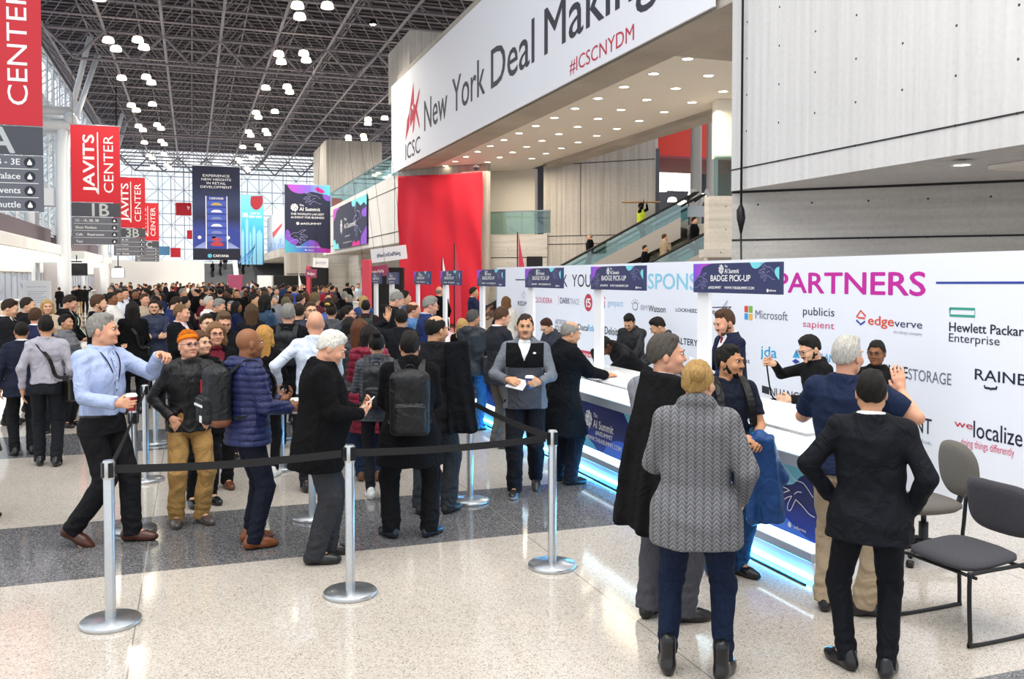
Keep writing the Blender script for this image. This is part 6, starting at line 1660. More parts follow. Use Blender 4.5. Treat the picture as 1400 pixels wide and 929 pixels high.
# =================================================================== PEOPLE CLOSE TO THE VIEWER
HN = 0.0075
def P_at(label, u, v, az, H, **k):
    p = at_z(u, v); k.setdefault('h', HN); return Person(label, (p.x, p.y), aim(u, az), H, **k)
def P_x(label, u, X, az, H, **k):
    p = at_x(u, 400, X); k.setdefault('h', .009); return Person(label, (p.x, p.y), aim(u, az), H, **k)
def drape_coat(P, label, col, a, b, wid, dep, RY=0.0, wide_end=1.25, kind='wool', extra=()):
    """a coat hanging over an arm or shoulder: a folded flat body of cloth from a down to b (local points)"""
    t = held('coat', label, 'coat', P); a = np.array(a, float); b = np.array(b, float)
    F = Field(np.minimum(a, b) - .38, np.maximum(a, b) + .38, P.h); ax = unit(b - a); ln_ = np.linalg.norm(b - a); sx = rot('z', RY) @ np.array([1.0, 0, 0]); sx = unit(sx - ax * (sx @ ax)); sy = np.cross(ax, sx)
    def fn(X, Y, Z):
        dx, dy, dz = X - a[0], Y - a[1], Z - a[2]; q = dx * ax[0] + dy * ax[1] + dz * ax[2]; x = dx * sx[0] + dy * sx[1] + dz * sx[2]; y = dx * sy[0] + dy * sy[1] + dz * sy[2]
        f = np.clip(q / ln_, 0, 1); w_ = wid * (1 + (wide_end - 1) * f); y = y + .018 * np.sin(x * 34 + 3 * f) * f + .01 * np.sin(x * 70 + 5 * f) * f
        qx, qy, qz = np.abs(x) - w_ + .03, np.abs(y) - dep + .028, np.maximum(-q, q - ln_ + .01 * np.sin(x * 25))
        return np.sqrt(np.maximum(qx, 0) ** 2 + np.maximum(qy, 0) ** 2 + np.maximum(qz, 0) ** 2) + np.minimum(np.maximum(np.maximum(qx, qy), qz), 0) - .028
    F.op(F.lo, F.lo + F.h * F.n, fn, .02)
    for (p, q, r0, r1) in extra: F.cap(p, q, r0, r1, .03)
    F.displace(wrinkle(.008, .6, P.seed)); F.build('coat_cloth', [fab(col, kind)], t)
    return t
# man in the light blue shirt
p = P_at('person in a light blue shirt and lanyard pointing with one arm, holding a red cup', 143, 742, 42, 1.84, skin='pink', head=(32, 2, 0), L=((.20, -.37, 1.44), (.7, .1, -1), (-.15, -.95, .1), (-.3, 0, -1), .75), R='cup', feet=((.12, -.16, 28, 0, 0), (-.20, .16, 28, .0, 28)), girth=1.02)
p.body(); p.hairs('short', 'grey'); p.top('shirt', fab('#a9b8dc', 'cotton'), hem=.99, infl=.022, collar=.028, sr=(.066, .055, .045), wr=.013); p.placket('#a9b8dc', 1.02, 1.44); p.belt(); p.trousers(fab('#1d1d21', 'cotton'), r=(.098, .08, .07)); p.shoes(fab('#4b2417', 'leather')); p.lanyard(zend=1.17)
cup(p, -1, 'red paper cup with white lid held by the man in the light blue shirt', '#8e1626')
# orange beanie
p = P_at('person in an orange and black striped beanie, black jacket and khaki trousers', 260, 716, 8, 1.66, skin='pink', head=(14, -2, 0), L='pocket', R='pocket', feet=((.10, -.02, 22, 0, 0), (-.12, 0, -4, 0, 0)))
p.body(); p.hairs('none', 'sandy'); p.beanie(['#ef7a1a', '#1d1712']); p.glasses('#3b3f66'); p.top('jacket', fab('#1d1c1e', 'nylon'), hem=.86, infl=.034, collar=.04, sr=(.068, .058, .046), wr=.009)
z_ = MB(); z_.box(p.T((.085, -.158, 1.27)), (.012, .012, .12)); z_.build('red_zip', mat('red_zip', '#c01c2c', .5), p.root)['label'] = 'red chest zip'
p.trousers(fab('#a9844f', 'cotton'), r=(.098, .080, .072), wr=.010); p.shoes(fab('#4d4540', 'leather'), sole='#7d7468')
# navy puffer with backpack
p = P_at('person in a navy quilted puffer jacket with backpack, shaved head, holding a white cup', 342, 746, 108, 1.73, skin='brown', girth=1.08, head=(6, 4, 0), L='hold', R='cup', feet=((.10, -.04, 0, 0, 0), (-.11, 0, -4, 0, 0)))
p.body(); p.hairs('none', 'black'); p.top('puffer_jacket', fab('#262c56', 'nylon'), hem=.84, infl=.040, quilting=(.052, .013), hood=True, bulk=.012, wr=.006); p.trousers(fab('#1b1f30', 'cotton')); p.shoes(fab('#7c431f', 'leather'))
backpack(p, 'black backpack with tan leather base on the navy puffer jacket', '#23262a', trim='#79492e', logo_patch='#e8ecec'); cup(p, -1, 'white paper cup held by the person in the navy puffer', '#f0eee8')
# white-haired man in black coat
p = P_at('white-haired person in a long black wool coat looking down at a phone', 437, 766, 90, 1.75, skin='pink', girth=1.12, belly=.05, head=(0, 24, 0), lean=4, L='hold', R='hold', feet=((.10, -.06, 4, 0, 0), (-.10, .03, -2, 0, 0)))
p.body(); p.hairs('comb', 'white'); p.top('coat', fab('#17171a', 'wool'), hem=.70, infl=.038, collar=.045, flare=.05, bulk=.008); p.trousers(fab('#38393f', 'suit'), r=(.098, .082, .074)); p.shoes(fab('#141214', 'leather'))
phone(p, -1, 'white phone in the hands of the white-haired person in the black coat', '#f0f0f2')
# black backpack seen from behind
p = P_at('person seen from behind in a black coat with a black backpack, feet apart', 561, 734, 180, 1.69, skin='tan', girth=1.08, L='low', R='low', feet=((.16, 0, 32, 0, 0), (-.16, 0, -38, 0, 0)))
p.body(); p.hairs('short', 'black'); p.top('coat', fab('#1a1a1e', 'wool'), hem=.62, infl=.042, collar=.06, flare=.06, bulk=.012); p.trousers(fab('#17171c', 'cotton'), r=(.1, .084, .076)); p.shoes(fab('#1c2430', 'leather'), sole='#101010')
backpack(p, 'black backpack with round badge on the person in the black coat', '#202124', size=(.33, .18, .52), z=1.17)
# balding man with a coat over the shoulder
p = P_at('balding person in a black jacket with a black coat slung over one shoulder', 594, 702, 168, 1.79, skin='tan', head=(-38, 8, 0), L='low', R='low', feet=((.12, .02, 10, 0, 0), (-.12, -.03, -22, 0, 0)))
p.body(); p.hairs('balding', 'black'); p.top('jacket', fab('#26252a', 'wool'), hem=.74, infl=.036, collar=.035, bulk=.006); p.trousers(fab('#3b3e44', 'denim'), r=(.096, .08, .072)); p.shoes(fab('#23211f', 'leather'))
drape_coat(p, 'black coat slung over the shoulder of the balding person', '#1b1c20', (-.20, .04, 1.50), (-.26, .06, .76), .10, .11, radians(20), 1.3)
# women of the queue seen from behind
p = P_at('person with pinned dark braids in a grey quilted jacket, dark leggings and white sneakers', 516, 681, 178, 1.60, female=True, skin='tan', L='hold', R='hold', feet=((.07, .02, 10, 0, 0), (-.07, 0, -10, 0, 0)))
p.body(eyes=False); p.hairs('topbun', 'black'); p.top('quilted_jacket', fab('#474b52', 'nylon'), hem=.84, infl=.034, quilting=(.036, .008), collar=.04); p.trousers(fab('#26272c', 'cotton'), r=(.085, .06, .048), hem=.03); p.shoes(fab('#d8d8d6', 'cotton'), sole='#f4f4f2', sneaker=True)
backpack(p, 'dark grey backpack on the person with pinned braids', '#2b2d30', size=(.28, .15, .42), z=1.2)
p = P_at('person in a long burgundy puffer coat with dark hair and brown shoes', 506, 657, 172, 1.63, female=True, skin='tan', L='low', R='low')
p.body(eyes=False); p.hairs('bob', 'black'); p.top('puffer_coat', fab('#7c1730', 'nylon'), hem=.56, infl=.042, quilting=(.085, .014), hood=True, bulk=.014); p.trousers(fab('#28354e', 'denim')); p.shoes(fab('#6b4226', 'leather'))
p = P_at('person with long auburn hair in a charcoal jacket, in front of the burgundy coat', 493, 642, 165, 1.67, h=.010, female=True, skin='fair', L='low', R='low')
p.body(eyes=False); p.hairs('long', '#5a3520'); p.top('jacket', fab('#33373d', 'nylon'), hem=.78, infl=.036, collar=.05, quilting=(.07, .008)); p.trousers(fab('#22304a', 'denim')); p.shoes(fab('#2a2422', 'leather'))
# man walking towards us in the fleece
p = P_at('person in a grey and black zip fleece walking forward with a leaflet and blue cup', 718, 674, -4, 1.77, skin='tan', girth=1.08, head=(4, 2, 0), R=((.15, -.28, 1.14), (.9, .3, -.8), (-.75, -.5, -.1), (-.2, .6, -.6), .5), L=((.15, -.30, 1.12), (.8, .4, -1), (-.5, -.85, .05), (-1, .4, 0), .85), feet=((.09, .24, 4, .0, 30), (-.09, -.14, -2, 0, 0)))
p.body(); p.hairs('crop', 'dark', 'stubble'); p.shirt_front('#f1f1f4')
M3 = [fab('#6f737b', 'wool'), fab('#1a1b1e', 'wool'), fab('#4d5057', 'wool')]
p.top('fleece_jacket', None, hem=.84, infl=.030, vneck=(.20, .075), collar=.055, mats=M3, slot=lambda x, y, z: np.where((z > 1.24) & (z < 1.475) & (np.abs(x) < .185), 1, np.where((np.abs(x) < .165) & (z < 1.24), 2, 0)))
e_ = MB(); e_.disc((.10, 1.385), .016, 0, 0, 10, .010); o_ = e_.build('chest_logo', M_LINEW, p.root); o_.location = (0, -.150, 0)
p.trousers(fab('#1b1d26', 'cotton'), r=(.1, .082, .072), wr=.008); p.shoes(fab('#2b2624', 'leather'), sole='#cfcac4', sneaker=True)
cup(p, 1, 'blue paper cup with white lid held by the person in the fleece', '#35558c'); phone(p, -1, 'white leaflet with violet print held by the person in the fleece', '#f4f4f8', .12, .21, '#b9a0dc')
# black overcoat at the counter
p = P_at('person in a knee-length black overcoat standing at the counter with papers', 768, 661, 118, 1.69, h=.009, skin='tan', girth=1.15, head=(-6, 14, 0), L='reach', R='forward', lean=6, feet=((.10, 0, 4, 0, 0), (-.10, -.05, -8, 0, 0)))
p.body(); p.hairs('balding', 'grey'); p.top('overcoat', fab('#1a1c22', 'wool'), hem=.54, infl=.045, collar=.055, flare=.09, bulk=.012); p.trousers(fab('#1f2430', 'cotton'), r=(.1, .084, .074)); p.shoes(fab('#1c2026', 'leather'), sole='#0e0e10')
phone(p, -1, 'white paper badge sheet held by the person in the black overcoat', '#f6f6f8', .2, .26, '#e8e8f0')
# grey suit with a black coat over the arm
p = P_at('grey-haired person in a grey suit with a black coat draped over the shoulder', 906, 848, 150, 1.78, skin='pink', girth=1.08, head=(-52, 2, 0), L='low', R='low', feet=((.10, 0, 6, 0, 0), (-.11, -.05, -40, 0, 0)))
p.body(); p.hairs('short', '#4b4640'); p.shirt_front('#d8d8dc'); p.top('suit_jacket', fab('#7b7c84', 'suit'), hem=.80, infl=.030, collar=.02); p.trousers(fab('#4b4b52', 'suit'), r=(.1, .084, .076)); p.shoes(fab('#141214', 'leather'))
drape_coat(p, 'long black coat draped over the back of the person in the grey suit', '#1f1e20', (-.06, .10, 1.50), (.03, .22, .62), .17, .055, radians(-12), 1.22)
# woman in the cable-knit sweater
p = P_at('blonde person with a low bun in a grey cable-knit sweater and black ankle boots', 950, 922, 178, 1.69, female=True, skin='fair', girth=1.18, head=(-22, 4, 0), L='hold', R=((.235, -.10, .96), (.5, .8, 0), (.0, -.3, -1), (-1, 0, 0), .4), feet=((.15, 0, 8, 0, 0), (-.15, .02, -14, 0, 0)))
p.body(); p.hairs('bun', '#a5834f'); p.top('sweater', fab('#737377', 'knit'), hem=.74, infl=.032, collar=.08, bulk=.010, wr=.006); p.trousers(fab('#1c2740', 'denim'), r=(.094, .066, .052), hem=.07, wr=.007); p.shoes(fab('#121214', 'leather'), boot=.09)
# bearded man with backpack and blue jacket
p = P_at('bearded person in a navy polo and jeans holding a blue jacket at the counter', 993, 788, 22, 1.65, skin='olive', head=(38, 2, 0), L=((.10, -.30, 1.08), (.8, .4, -1), (-.2, -.9, .1), (-.5, .1, -.9), .7), R=((.04, -.28, 1.10), (.9, .4, -1), (-.4, -.9, .1), (-.5, .1, -.9), .5), feet=((.11, .02, 30, 0, 0), (-.10, 0, 20, 0, 0)))
p.body(); p.hairs('short', 'black', 'full'); p.top('polo_shirt', fab('#1a2033', 'cotton'), hem=.88, infl=.020, sleeve='short', collar=.028, sr=(.066, .058, .05)); p.trousers(fab('#27466c', 'denim')); p.shoes(fab('#16171a', 'leather'))
backpack(p, 'black backpack on the bearded person in the navy polo', '#1b1c1f', size=(.28, .15, .42), z=1.2)
drape_coat(p, 'blue jacket hanging from the hands of the bearded person', '#1b437a', (.10, -.36, 1.10), (.17, -.33, .52), .10, .065, radians(-30), 1.35, 'nylon', [((.10, -.36, 1.12), (.27, -.36, .82), .05, .05)])
# polo and khaki trousers from behind
p = P_at('grey-haired person seen from behind in a navy polo shirt and khaki trousers', 1153, 838, 163, 1.76, skin='pink', girth=1.12, head=(-14, 4, 0), L=((.16, -.30, 1.30), (1, .2, -1), (-.2, -.3, 1), (-.2, 1, .2), .5), R=((.27, -.24, 1.40), (1, -.1, -.7), (-.25, -.15, 1), (-.2, -1, 0), .25), feet=((.11, 0, 8, 0, 0), (-.12, -.03, -50, 0, 0)))
p.body(); p.hairs('short', 'silver'); p.top('polo_shirt', fab('#1e2a47', 'cotton'), hem=.90, infl=.026, sleeve='short', collar=.03, sr=(.074, .066, .056)); p.trousers(fab('#a39179', 'cotton'), r=(.098, .08, .072), wr=.009); p.shoes(fab('#17151a', 'leather'), sole='#0f0f10')
g_ = MB(); g_.tube([p.T(q) for q in smooth_curve([(.075, .0, 1.49), (.06, .075, 1.485), (0, .10, 1.485), (-.06, .075, 1.485), (-.075, 0, 1.49)], 4)], .006, n=5); g_.build('lanyard', fab('#3a3550', 'suit'), p.root)
# dark suit closest to us
p = P_at('dark-haired person seen from behind in a black suit, hands in pockets, beside the chairs', 1187, 918, 176, 1.63, skin='tan', head=(6, 2, 0), L=((.225, -.06, .99), (1, .5, 0), (-.1, -.3, -1), (-1, 0, 0), .3), R=((.215, -.04, .96), (.9, .8, 0), (-.1, -.3, -1), (-1, 0, 0), .3), feet=((.12, .0, 42, 0, 0), (-.10, .04, -6, 0, 0)), girth=1.05)
p.body(); p.hairs('short', 'black'); p.shirt_front('#f0f0f4'); p.top('suit_jacket', fab('#181a24', 'suit'), hem=.78, infl=.030, flare=.06, collar=.012, sr=(.066, .056, .047)); p.trousers(fab('#161822', 'suit'), r=(.092, .068, .054)); p.shoes(fab('#131318', 'leather'))
# ---------------------------------------------------------------- staff behind the counters
p = P_x('bearded staff person with glasses holding up a lanyard strap behind the counter', 1128, 5.30, -62, 1.64, skin='fair', lean=10, head=(8, 16, 0), R=((.02, -.50, 1.46), (.9, .2, -.8), (.1, -1, .2), (-1, 0, .2), 1.0), L=((.14, -.40, 1.14), (.8, .3, -1), (-.3, -1, 0), (-1, 0, .2), .8))
p.body(); p.hairs('short', 'black', 'full'); p.glasses(); p.top('sweatshirt', fab('#17171a', 'cotton'), hem=.86, infl=.022, collar=.02); p.trousers(fab('#1c1d22', 'cotton')); p.shoes(fab('#1a1a1c', 'leather'))
a_, b_ = p.W(p.arm[-1]['grip']), p.W(p.arm[1]['grip']); m_ = (a_ + b_) / 2 + Vector((0, 0, -.16))
t_ = empty('lanyard_strap', 'black lanyard strap stretched between the hands of the bearded staff person', 'lanyard', a_); L_ = [Vector((0, 0, 0)), (m_ - a_) * .5 + Vector((0, 0, -.06)), m_ - a_, b_ - a_ + Vector((0, 0, -.02)), b_ - a_]
MB().tube(smooth_curve(L_, 6), .007, n=5).build('strap', fab('#141416', 'suit'), t_); MB().box(m_ - a_ + Vector((0, 0, -.05)), (.06, .01, .09), bev=.004).build('badge_clip', mat('badge_clip', '#1a1a1c', .3), t_)
p = P_x('staff person in black with glasses and pulled-back dark hair behind the counter', 1200, 5.75, -8, 1.57, female=True, skin='brown', head=(-6, 6, 0), L='hold', R='hold')
p.body(); p.hairs('pony', 'black'); p.glasses(); p.top('sweater', fab('#141417', 'cotton'), hem=.82, infl=.020); p.trousers(fab('#17171b', 'cotton')); p.shoes(fab('#17171a', 'leather'))
p = P_x('bearded staff person in a navy suit with red tie behind the counter', 1003, 5.20, -60, 1.82, skin='pink', head=(6, 14, 0), lean=6, L='hold', R='hold')
p.body(); p.hairs('short', 'brown', 'full'); p.shirt_front('#f3f3f6', '#a02a3c'); p.top('suit_jacket', fab('#1c2340', 'suit'), hem=.80, infl=.026, vneck=(.30, .075)); p.trousers(fab('#1c2340', 'suit')); p.shoes(fab('#15130f', 'leather'))
phone(p, 1, 'white sheet with violet print held by the staff person with red tie', '#f5f5fa', .2, .28, '#c8a0e8')
p = P_x('staff person with braided black hair bending low over the counter', 878, 5.32, -62, 1.70, skin='dark', lean=48, head=(0, 30, 0), L=((.22, -.52, 1.08), (.9, .1, .4), (-.4, -.9, -.1), (0, 0, -1), .3), R=((.20, -.54, 1.08), (.9, .1, .4), (-.4, -.9, -.1), (0, 0, -1), .3))
p.body(eyes=False); p.hairs('braids', 'black'); p.top('sweatshirt', fab('#16161a', 'cotton'), hem=.86, infl=.024); p.trousers(fab('#1c1d22', 'cotton')); p.shoes(fab('#17171a', 'leather'))
p = P_x('staff person in black with short dark hair looking down, behind the bending one', 868, 6.1, -22, 1.66, skin='tan', lean=14, head=(0, 26, 0), L='reach', R='low')
p.body(); p.hairs('short', 'black', 'stubble'); p.top('jacket', fab('#1d1e22', 'nylon'), hem=.86, infl=.026, collar=.03); p.trousers(fab('#1c1d22', 'cotton')); p.shoes(fab('#17171a', 'leather'))
p = P_x('dark-haired staff person in a charcoal puffer leaning at the counter', 922, 5.9, -80, 1.66, skin='tan', lean=16, head=(0, 18, 0), L='reach', R='reach')
p.body(); p.hairs('short', 'black'); p.top('puffer_jacket', fab('#2b2d33', 'nylon'), hem=.84, infl=.034, quilting=(.07, .011), collar=.04); p.trousers(fab('#1c1d22', 'cotton')); p.shoes(fab('#17171a', 'leather'))
p = P_x('staff person with glasses and dark fringe leaning over the counter papers', 768, 5.32, -48, 1.60, skin='fair', lean=26, head=(0, 14, 0), L='reach', R='reach', h=.012)
p.body(); p.hairs('short', '#3a2018'); p.glasses(); p.top('shirt', fab('#3a3d48', 'cotton'), hem=.9, infl=.02, collar=.02); p.trousers(fab('#1c1d22', 'cotton')); p.shoes(fab('#17171a', 'leather'))
# ---------------------------------------------------------------- customers further along the counter
p = P_at('person in a dark hooded jacket and jeans at the counter, bag hanging at the side', 646, 588, 152, 1.68, h=.012, skin='olive', girth=1.1, head=(-15, 6, 0), L='low', R='low')
p.body(eyes=False); p.hairs('short', '#4d4a46'); p.top('jacket', fab('#30343c', 'nylon'), hem=.80, infl=.038, hood=True, collar=.03); p.trousers(fab('#2f5f8e', 'denim')); p.shoes(fab('#22303a', 'leather')); shoulder_bag(p, -1, 'dark bag at the side of the person in the hooded jacket', '#26282c', (.34, .14, .26), (.27, .0, .98), 1)
p = P_at('person with short brown hair in a dark suit jacket looking down, beside the fleece', 683, 612, 122, 1.77, h=.011, skin='pink', girth=1.06, head=(-6, 16, 0), L='low', R='low')
p.body(eyes=False); p.hairs('crop', 'brown'); p.shirt_front('#f0f0f2'); p.top('suit_jacket', fab('#2a2c33', 'suit'), hem=.80, infl=.03, collar=.014); p.trousers(fab('#5b554f', 'suit')); p.shoes(fab('#3a2a20', 'leather'))
# ---------------------------------------------------------------- walkers on the west side
p = P_at('person seen from behind in a grey shirt with a black shoulder bag', 66, 637, 176, 1.70, h=.010, skin='tan', L='side', R='side', feet=((.09, -.06, 4, 0, 0), (-.09, .06, -8, 0, 0)))
p.body(eyes=False); p.hairs('short', 'black'); p.top('shirt', fab('#a9a6b2', 'cotton'), hem=.97, infl=.022, collar=.028, wr=.014); p.trousers(fab('#1f2129', 'cotton')); p.shoes(fab('#1a1a1d', 'leather')); shoulder_bag(p, -1, 'black leather bag hanging from the shoulder of the person in the grey shirt', '#17150f', c=(.23, .03, .90), shoulder=1)
p = P_at('person seen from behind in a dark navy suit beside the grey shirt', 32, 622, 184, 1.60, h=.010, skin='tan', girth=1.05, L='side', R='side')
p.body(eyes=False); p.hairs('crop', 'black'); p.shirt_front('#f0f0f2'); p.top('suit_jacket', fab('#20253a', 'suit'), hem=.78, infl=.03, collar=.012); p.trousers(fab('#1b1c22', 'suit')); p.shoes(fab('#17171a', 'leather'))
p = P_at('person in an olive coat cut off by the picture edge', -34, 716, 80, 1.72, h=.012, skin='fair', L='side', R='side')
p.body(eyes=False); p.hairs('short', 'brown'); p.top('coat', fab('#3f4230', 'wool'), hem=.62, infl=.05, collar=.04, bulk=.02); p.trousers(fab('#23242a', 'cotton')); p.shoes(fab('#2a211b', 'leather'))
# ---------------------------------------------------------------- women behind the orange beanie
p = P_at('young brown-haired person in black looking aside, just behind the orange beanie', 276, 690, 18, 1.63, h=.009, female=True, skin='fair', head=(22, 0, 0), L='low', R='low')
p.body(); p.hairs('long', '#5a3d2b'); p.top('coat', fab('#1b1a1d', 'wool'), hem=.72, infl=.03, collar=.04); p.trousers(fab('#1c1c22', 'cotton'), r=(.086, .06, .05)); p.shoes(fab('#151517', 'leather'), boot=.12)
p = P_at('long-haired person with glasses in a maroon sweater under a black coat', 297, 668, 8, 1.68, h=.009, female=True, skin='pink', head=(4, 2, 0), L='low', R='low')
p.body(); p.hairs('long', '#7a5a3c'); p.glasses(); p.shirt_front('#6a1c2c'); p.top('coat', fab('#1a1a1c', 'wool'), hem=.60, infl=.034, vneck=(.45, .10), collar=.02); p.trousers(fab('#1c1c22', 'cotton')); p.shoes(fab('#6b3a26', 'leather'), boot=.06)
p = P_at('person with fair hair in a black jacket and white sneakers, beyond the navy puffer', 363, 652, 168, 1.62, h=.010, female=True, skin='fair', L='low', R='low')
p.body(eyes=False); p.hairs('long', '#b98a48'); p.top('jacket', fab('#1b1b1e', 'wool'), hem=.80, infl=.032, collar=.03); p.trousers(fab('#1a1a1f', 'cotton'), r=(.086, .062, .05), hem=.05); p.shoes(fab('#eeeeec', 'cotton'), sole='#f6f6f4', sneaker=True)
p = P_at('shaven-headed person in a white shirt seen from behind in the queue', 433, 672, 178, 1.80, h=.009, skin='pink', girth=1.06, L=((.36, -.12, 1.05), (.8, .6, -.2), (.1, -.5, -.8), (-1, 0, 0), .4), R='low')
p.body(eyes=False); p.hairs('none', 'sandy'); p.top('shirt', fab('#d4def0', 'cotton'), hem=.95, infl=.024, collar=.03, wr=.009); p.trousers(fab('#23252e', 'cotton')); p.shoes(fab('#1c1a1a', 'leather'))
# =================================================================== THE QUEUE AND THE CROWD BEYOND
taken = [(o.location.x, o.location.y) for o in COL.objects if o.parent is None and o.get('category') in ('person', 'stanchion')]
def mid(u, vt, d, az, label, hair=('short', 'dark'), top=('jacket', 'wool', '#1c1c20', .80), tr='#1f2129', skin='fair', female=False, L='low', R='low', head=(0, 0, 0), shirt=None, tie=None, beard=None, girth=1.05, lean=0, extra=None, glasses=False, crouch=0.0):
    p = at_d(u, vt, d); H = min(1.93, max(1.52, p.z)) + (lean * .003)
    for _ in range(12):
        if all((p.x - a) ** 2 + (p.y - b) ** 2 > .60 ** 2 for a, b in taken): break
        d += .12; p = at_d(u, vt, d)
    taken.append((p.x, p.y))
    h = .010 if d < 12 else (.0125 if d < 16 else (.016 if d < 24 else .024))
    P = Person(label, (p.x, p.y), aim(u, az), H, h=h, female=female, skin=skin, girth=girth, L=L, R=R, head=head, lean=lean, crouch=crouch)
    P.body(eyes=abs(((az + head[0] + 180) % 360) - 180) < 110 and d < 17); P.hairs(hair[0], hair[1], beard, brows=d < 20)
    k, f, c, hem = top[:4]
    if shirt: P.shirt_front(shirt, tie)
    front = abs(((az + 180) % 360) - 180) < 100
    P.top(k, fab(c, f), hem=hem, infl=.034 if k != 'shirt' else .022, collar=.03 if k != 'suit_jacket' else .012, vneck=(.26, .075) if (shirt and front) else None, quilting=(.07, .012) if 'puffer' in k else None, hood='hood' in k, wr=.008, bulk=.006 if hem < .7 else 0)
    P.trousers(fab(tr, 'cotton')); P.shoes(fab('#1d1a19', 'leather'))
    if glasses: P.glasses()
    if extra: extra(P)
    return P
J, SJ, CO, SH = 'jacket', 'suit_jacket', 'coat', 'shirt'
# --- west side of the queue
mid(9, 409, 13, 80, 'person in a dark suit looking down, at the picture edge under the ticket booth sign', top=(SJ, 'suit', '#1c1c24', .78), head=(0, 18, 0), shirt='#f0f0f0')
mid(37, 407, 14.3, 78, 'person in a black hooded jacket in front of the white notice board', hair=('crop', 'dark'), top=('hooded_jacket', 'cotton', '#1b1b1e', .82), head=(0, 5, 0))
mid(49, 421, 12.2, 150, 'person with cropped brown hair in a navy suit jacket, before the blonde one', hair=('crop', 'brown'), top=(SJ, 'suit', '#242a4c', .78), skin='pink', shirt='#e8e8f0')
mid(64, 411, 14.6, 0, 'long-haired blonde person in a beige trench coat facing forward', hair=('long', 'blonde'), top=(CO, 'cotton', '#c9b49c', .62), female=True, shirt='#d8c8c0', head=(8, 0, 0))
mid(91, 404, 14.8, 75, 'person in a black vest over white sleeves, looking down', hair=('short', 'dark'), top=(J, 'wool', '#1d1d22', .80), skin='pink', head=(0, 24, 0), shirt='#efefef', extra=lambda P: backpack(P, 'dark backpack on the person looking down by the booth', '#26282c', size=(.28, .14, .42)))
mid(97, 410, 17, 100, 'person in a pale mint shirt partly hidden by the one in the black vest', top=(SH, 'cotton', '#d3ecd0', .95))
mid(90, 433, 12.2, 60, 'short person with black hair in a grey puffer jacket', hair=('short', 'black'), top=('puffer_jacket', 'nylon', '#6b6c70', .82), skin='tan', female=True)
mid(134, 404, 13.2, 95, 'bearded brown-haired person in a long black coat near the hanging screen', hair=('short', 'brown'), top=(CO, 'wool', '#1e1e22', .62), beard='full', head=(-8, 4, 0), girth=1.1)
mid(153, 400, 17.5, 62, 'dark-haired person in a white sweater', hair=('bun', 'black'), top=('sweater', 'knit0', '#efeae4', .86), skin='brown', female=True)
mid(161, 397, 19.5, 55, 'smiling person in a white dress shirt behind the white sweater', hair=('short', 'dark'), top=(SH, 'cotton', '#e8eef6', .95), skin='olive')
mid(171, 395, 22, 20, 'person in a dark jacket next to the white dress shirt', top=(SJ, 'suit', '#23242e', .78), skin='pink', shirt='#e0e0e8')
mid(185, 396, 22.5, 15, 'dark-skinned person in a black jacket in the rows before the pale hoarding', hair=('crop', 'black'), top=(J, 'wool', '#191a1e', .80), skin='brown')
mid(181, 415, 13.3, 185, 'person with loose black hair in a black coat seen from behind, crossbody bag', hair=('long', 'black'), top=(CO, 'wool', '#1a1b1c', .60), female=True, extra=lambda P: shoulder_bag(P, -1, 'small black crossbody bag on the person with loose black hair', '#191919', (.22, .07, .15), (.20, .0, .98), 1))
mid(198, 402, 18, 30, 'brown-haired person in a beige jacket above the loose black hair', hair=('short', 'brown'), top=(J, 'cotton', '#b7a690', .82), skin='pink')
mid(210, 411, 14.6, 4, 'bearded person with glasses and folded arms in a navy jacket', hair=('short', 'dark'), top=(J, 'nylon', '#27304a', .80), beard='full', glasses=True, L='cross', R='cross')
mid(237, 405, 16.5, 110, 'person in a blue suit with head bowed, behind the orange beanie', hair=('short', 'dark'), top=(SJ, 'suit', '#26305c', .78), head=(0, 25, 0))
mid(247, 416, 12.3, 58, 'sandy-haired person in a black coat over a pink shirt, above the orange beanie', hair=('crop', '#6e5236'), top=(CO, 'wool', '#1b1d22', .66), skin='pink', shirt='#e3ccd2', head=(8, 6, 0), girth=1.12)
mid(253, 406, 18, 120, 'dark-haired person behind the sandy-haired one', hair=('short', 'black'), top=(J, 'wool', '#22222a', .8))
mid(265, 392, 29, 178, 'white-haired person in a black coat seen from behind, far into the crowd', hair=('balding', 'white'), top=(CO, 'wool', '#1a1a1e', .60), skin='pink', girth=1.2)
mid(286, 406, 17, 60, 'fair-haired person in a white top in the crowd', hair=('short', 'silver'), top=(SH, 'cotton', '#e4e2de', .9), skin='pink')
mid(296, 408, 15.5, 70, 'grey-haired person in a black coat looking down in the crowd', hair=('short', 'grey'), top=(CO, 'wool', '#202227', .7), skin='pink', head=(0, 20, 0))
mid(304, 424, 10.4, 15, 'brown-haired person with glasses in a black coat looking down, behind the maroon sweater', hair=('short', '#5b4632'), top=(CO, 'wool', '#1c1c1f', .62), skin='pink', glasses=True, head=(0, 24, 0), girth=1.15)
mid(283, 430, 10.9, 20, 'dark-haired person with glasses beside the one looking down', hair=('short', 'dark'), top=(J, 'wool', '#202024', .8), glasses=True)
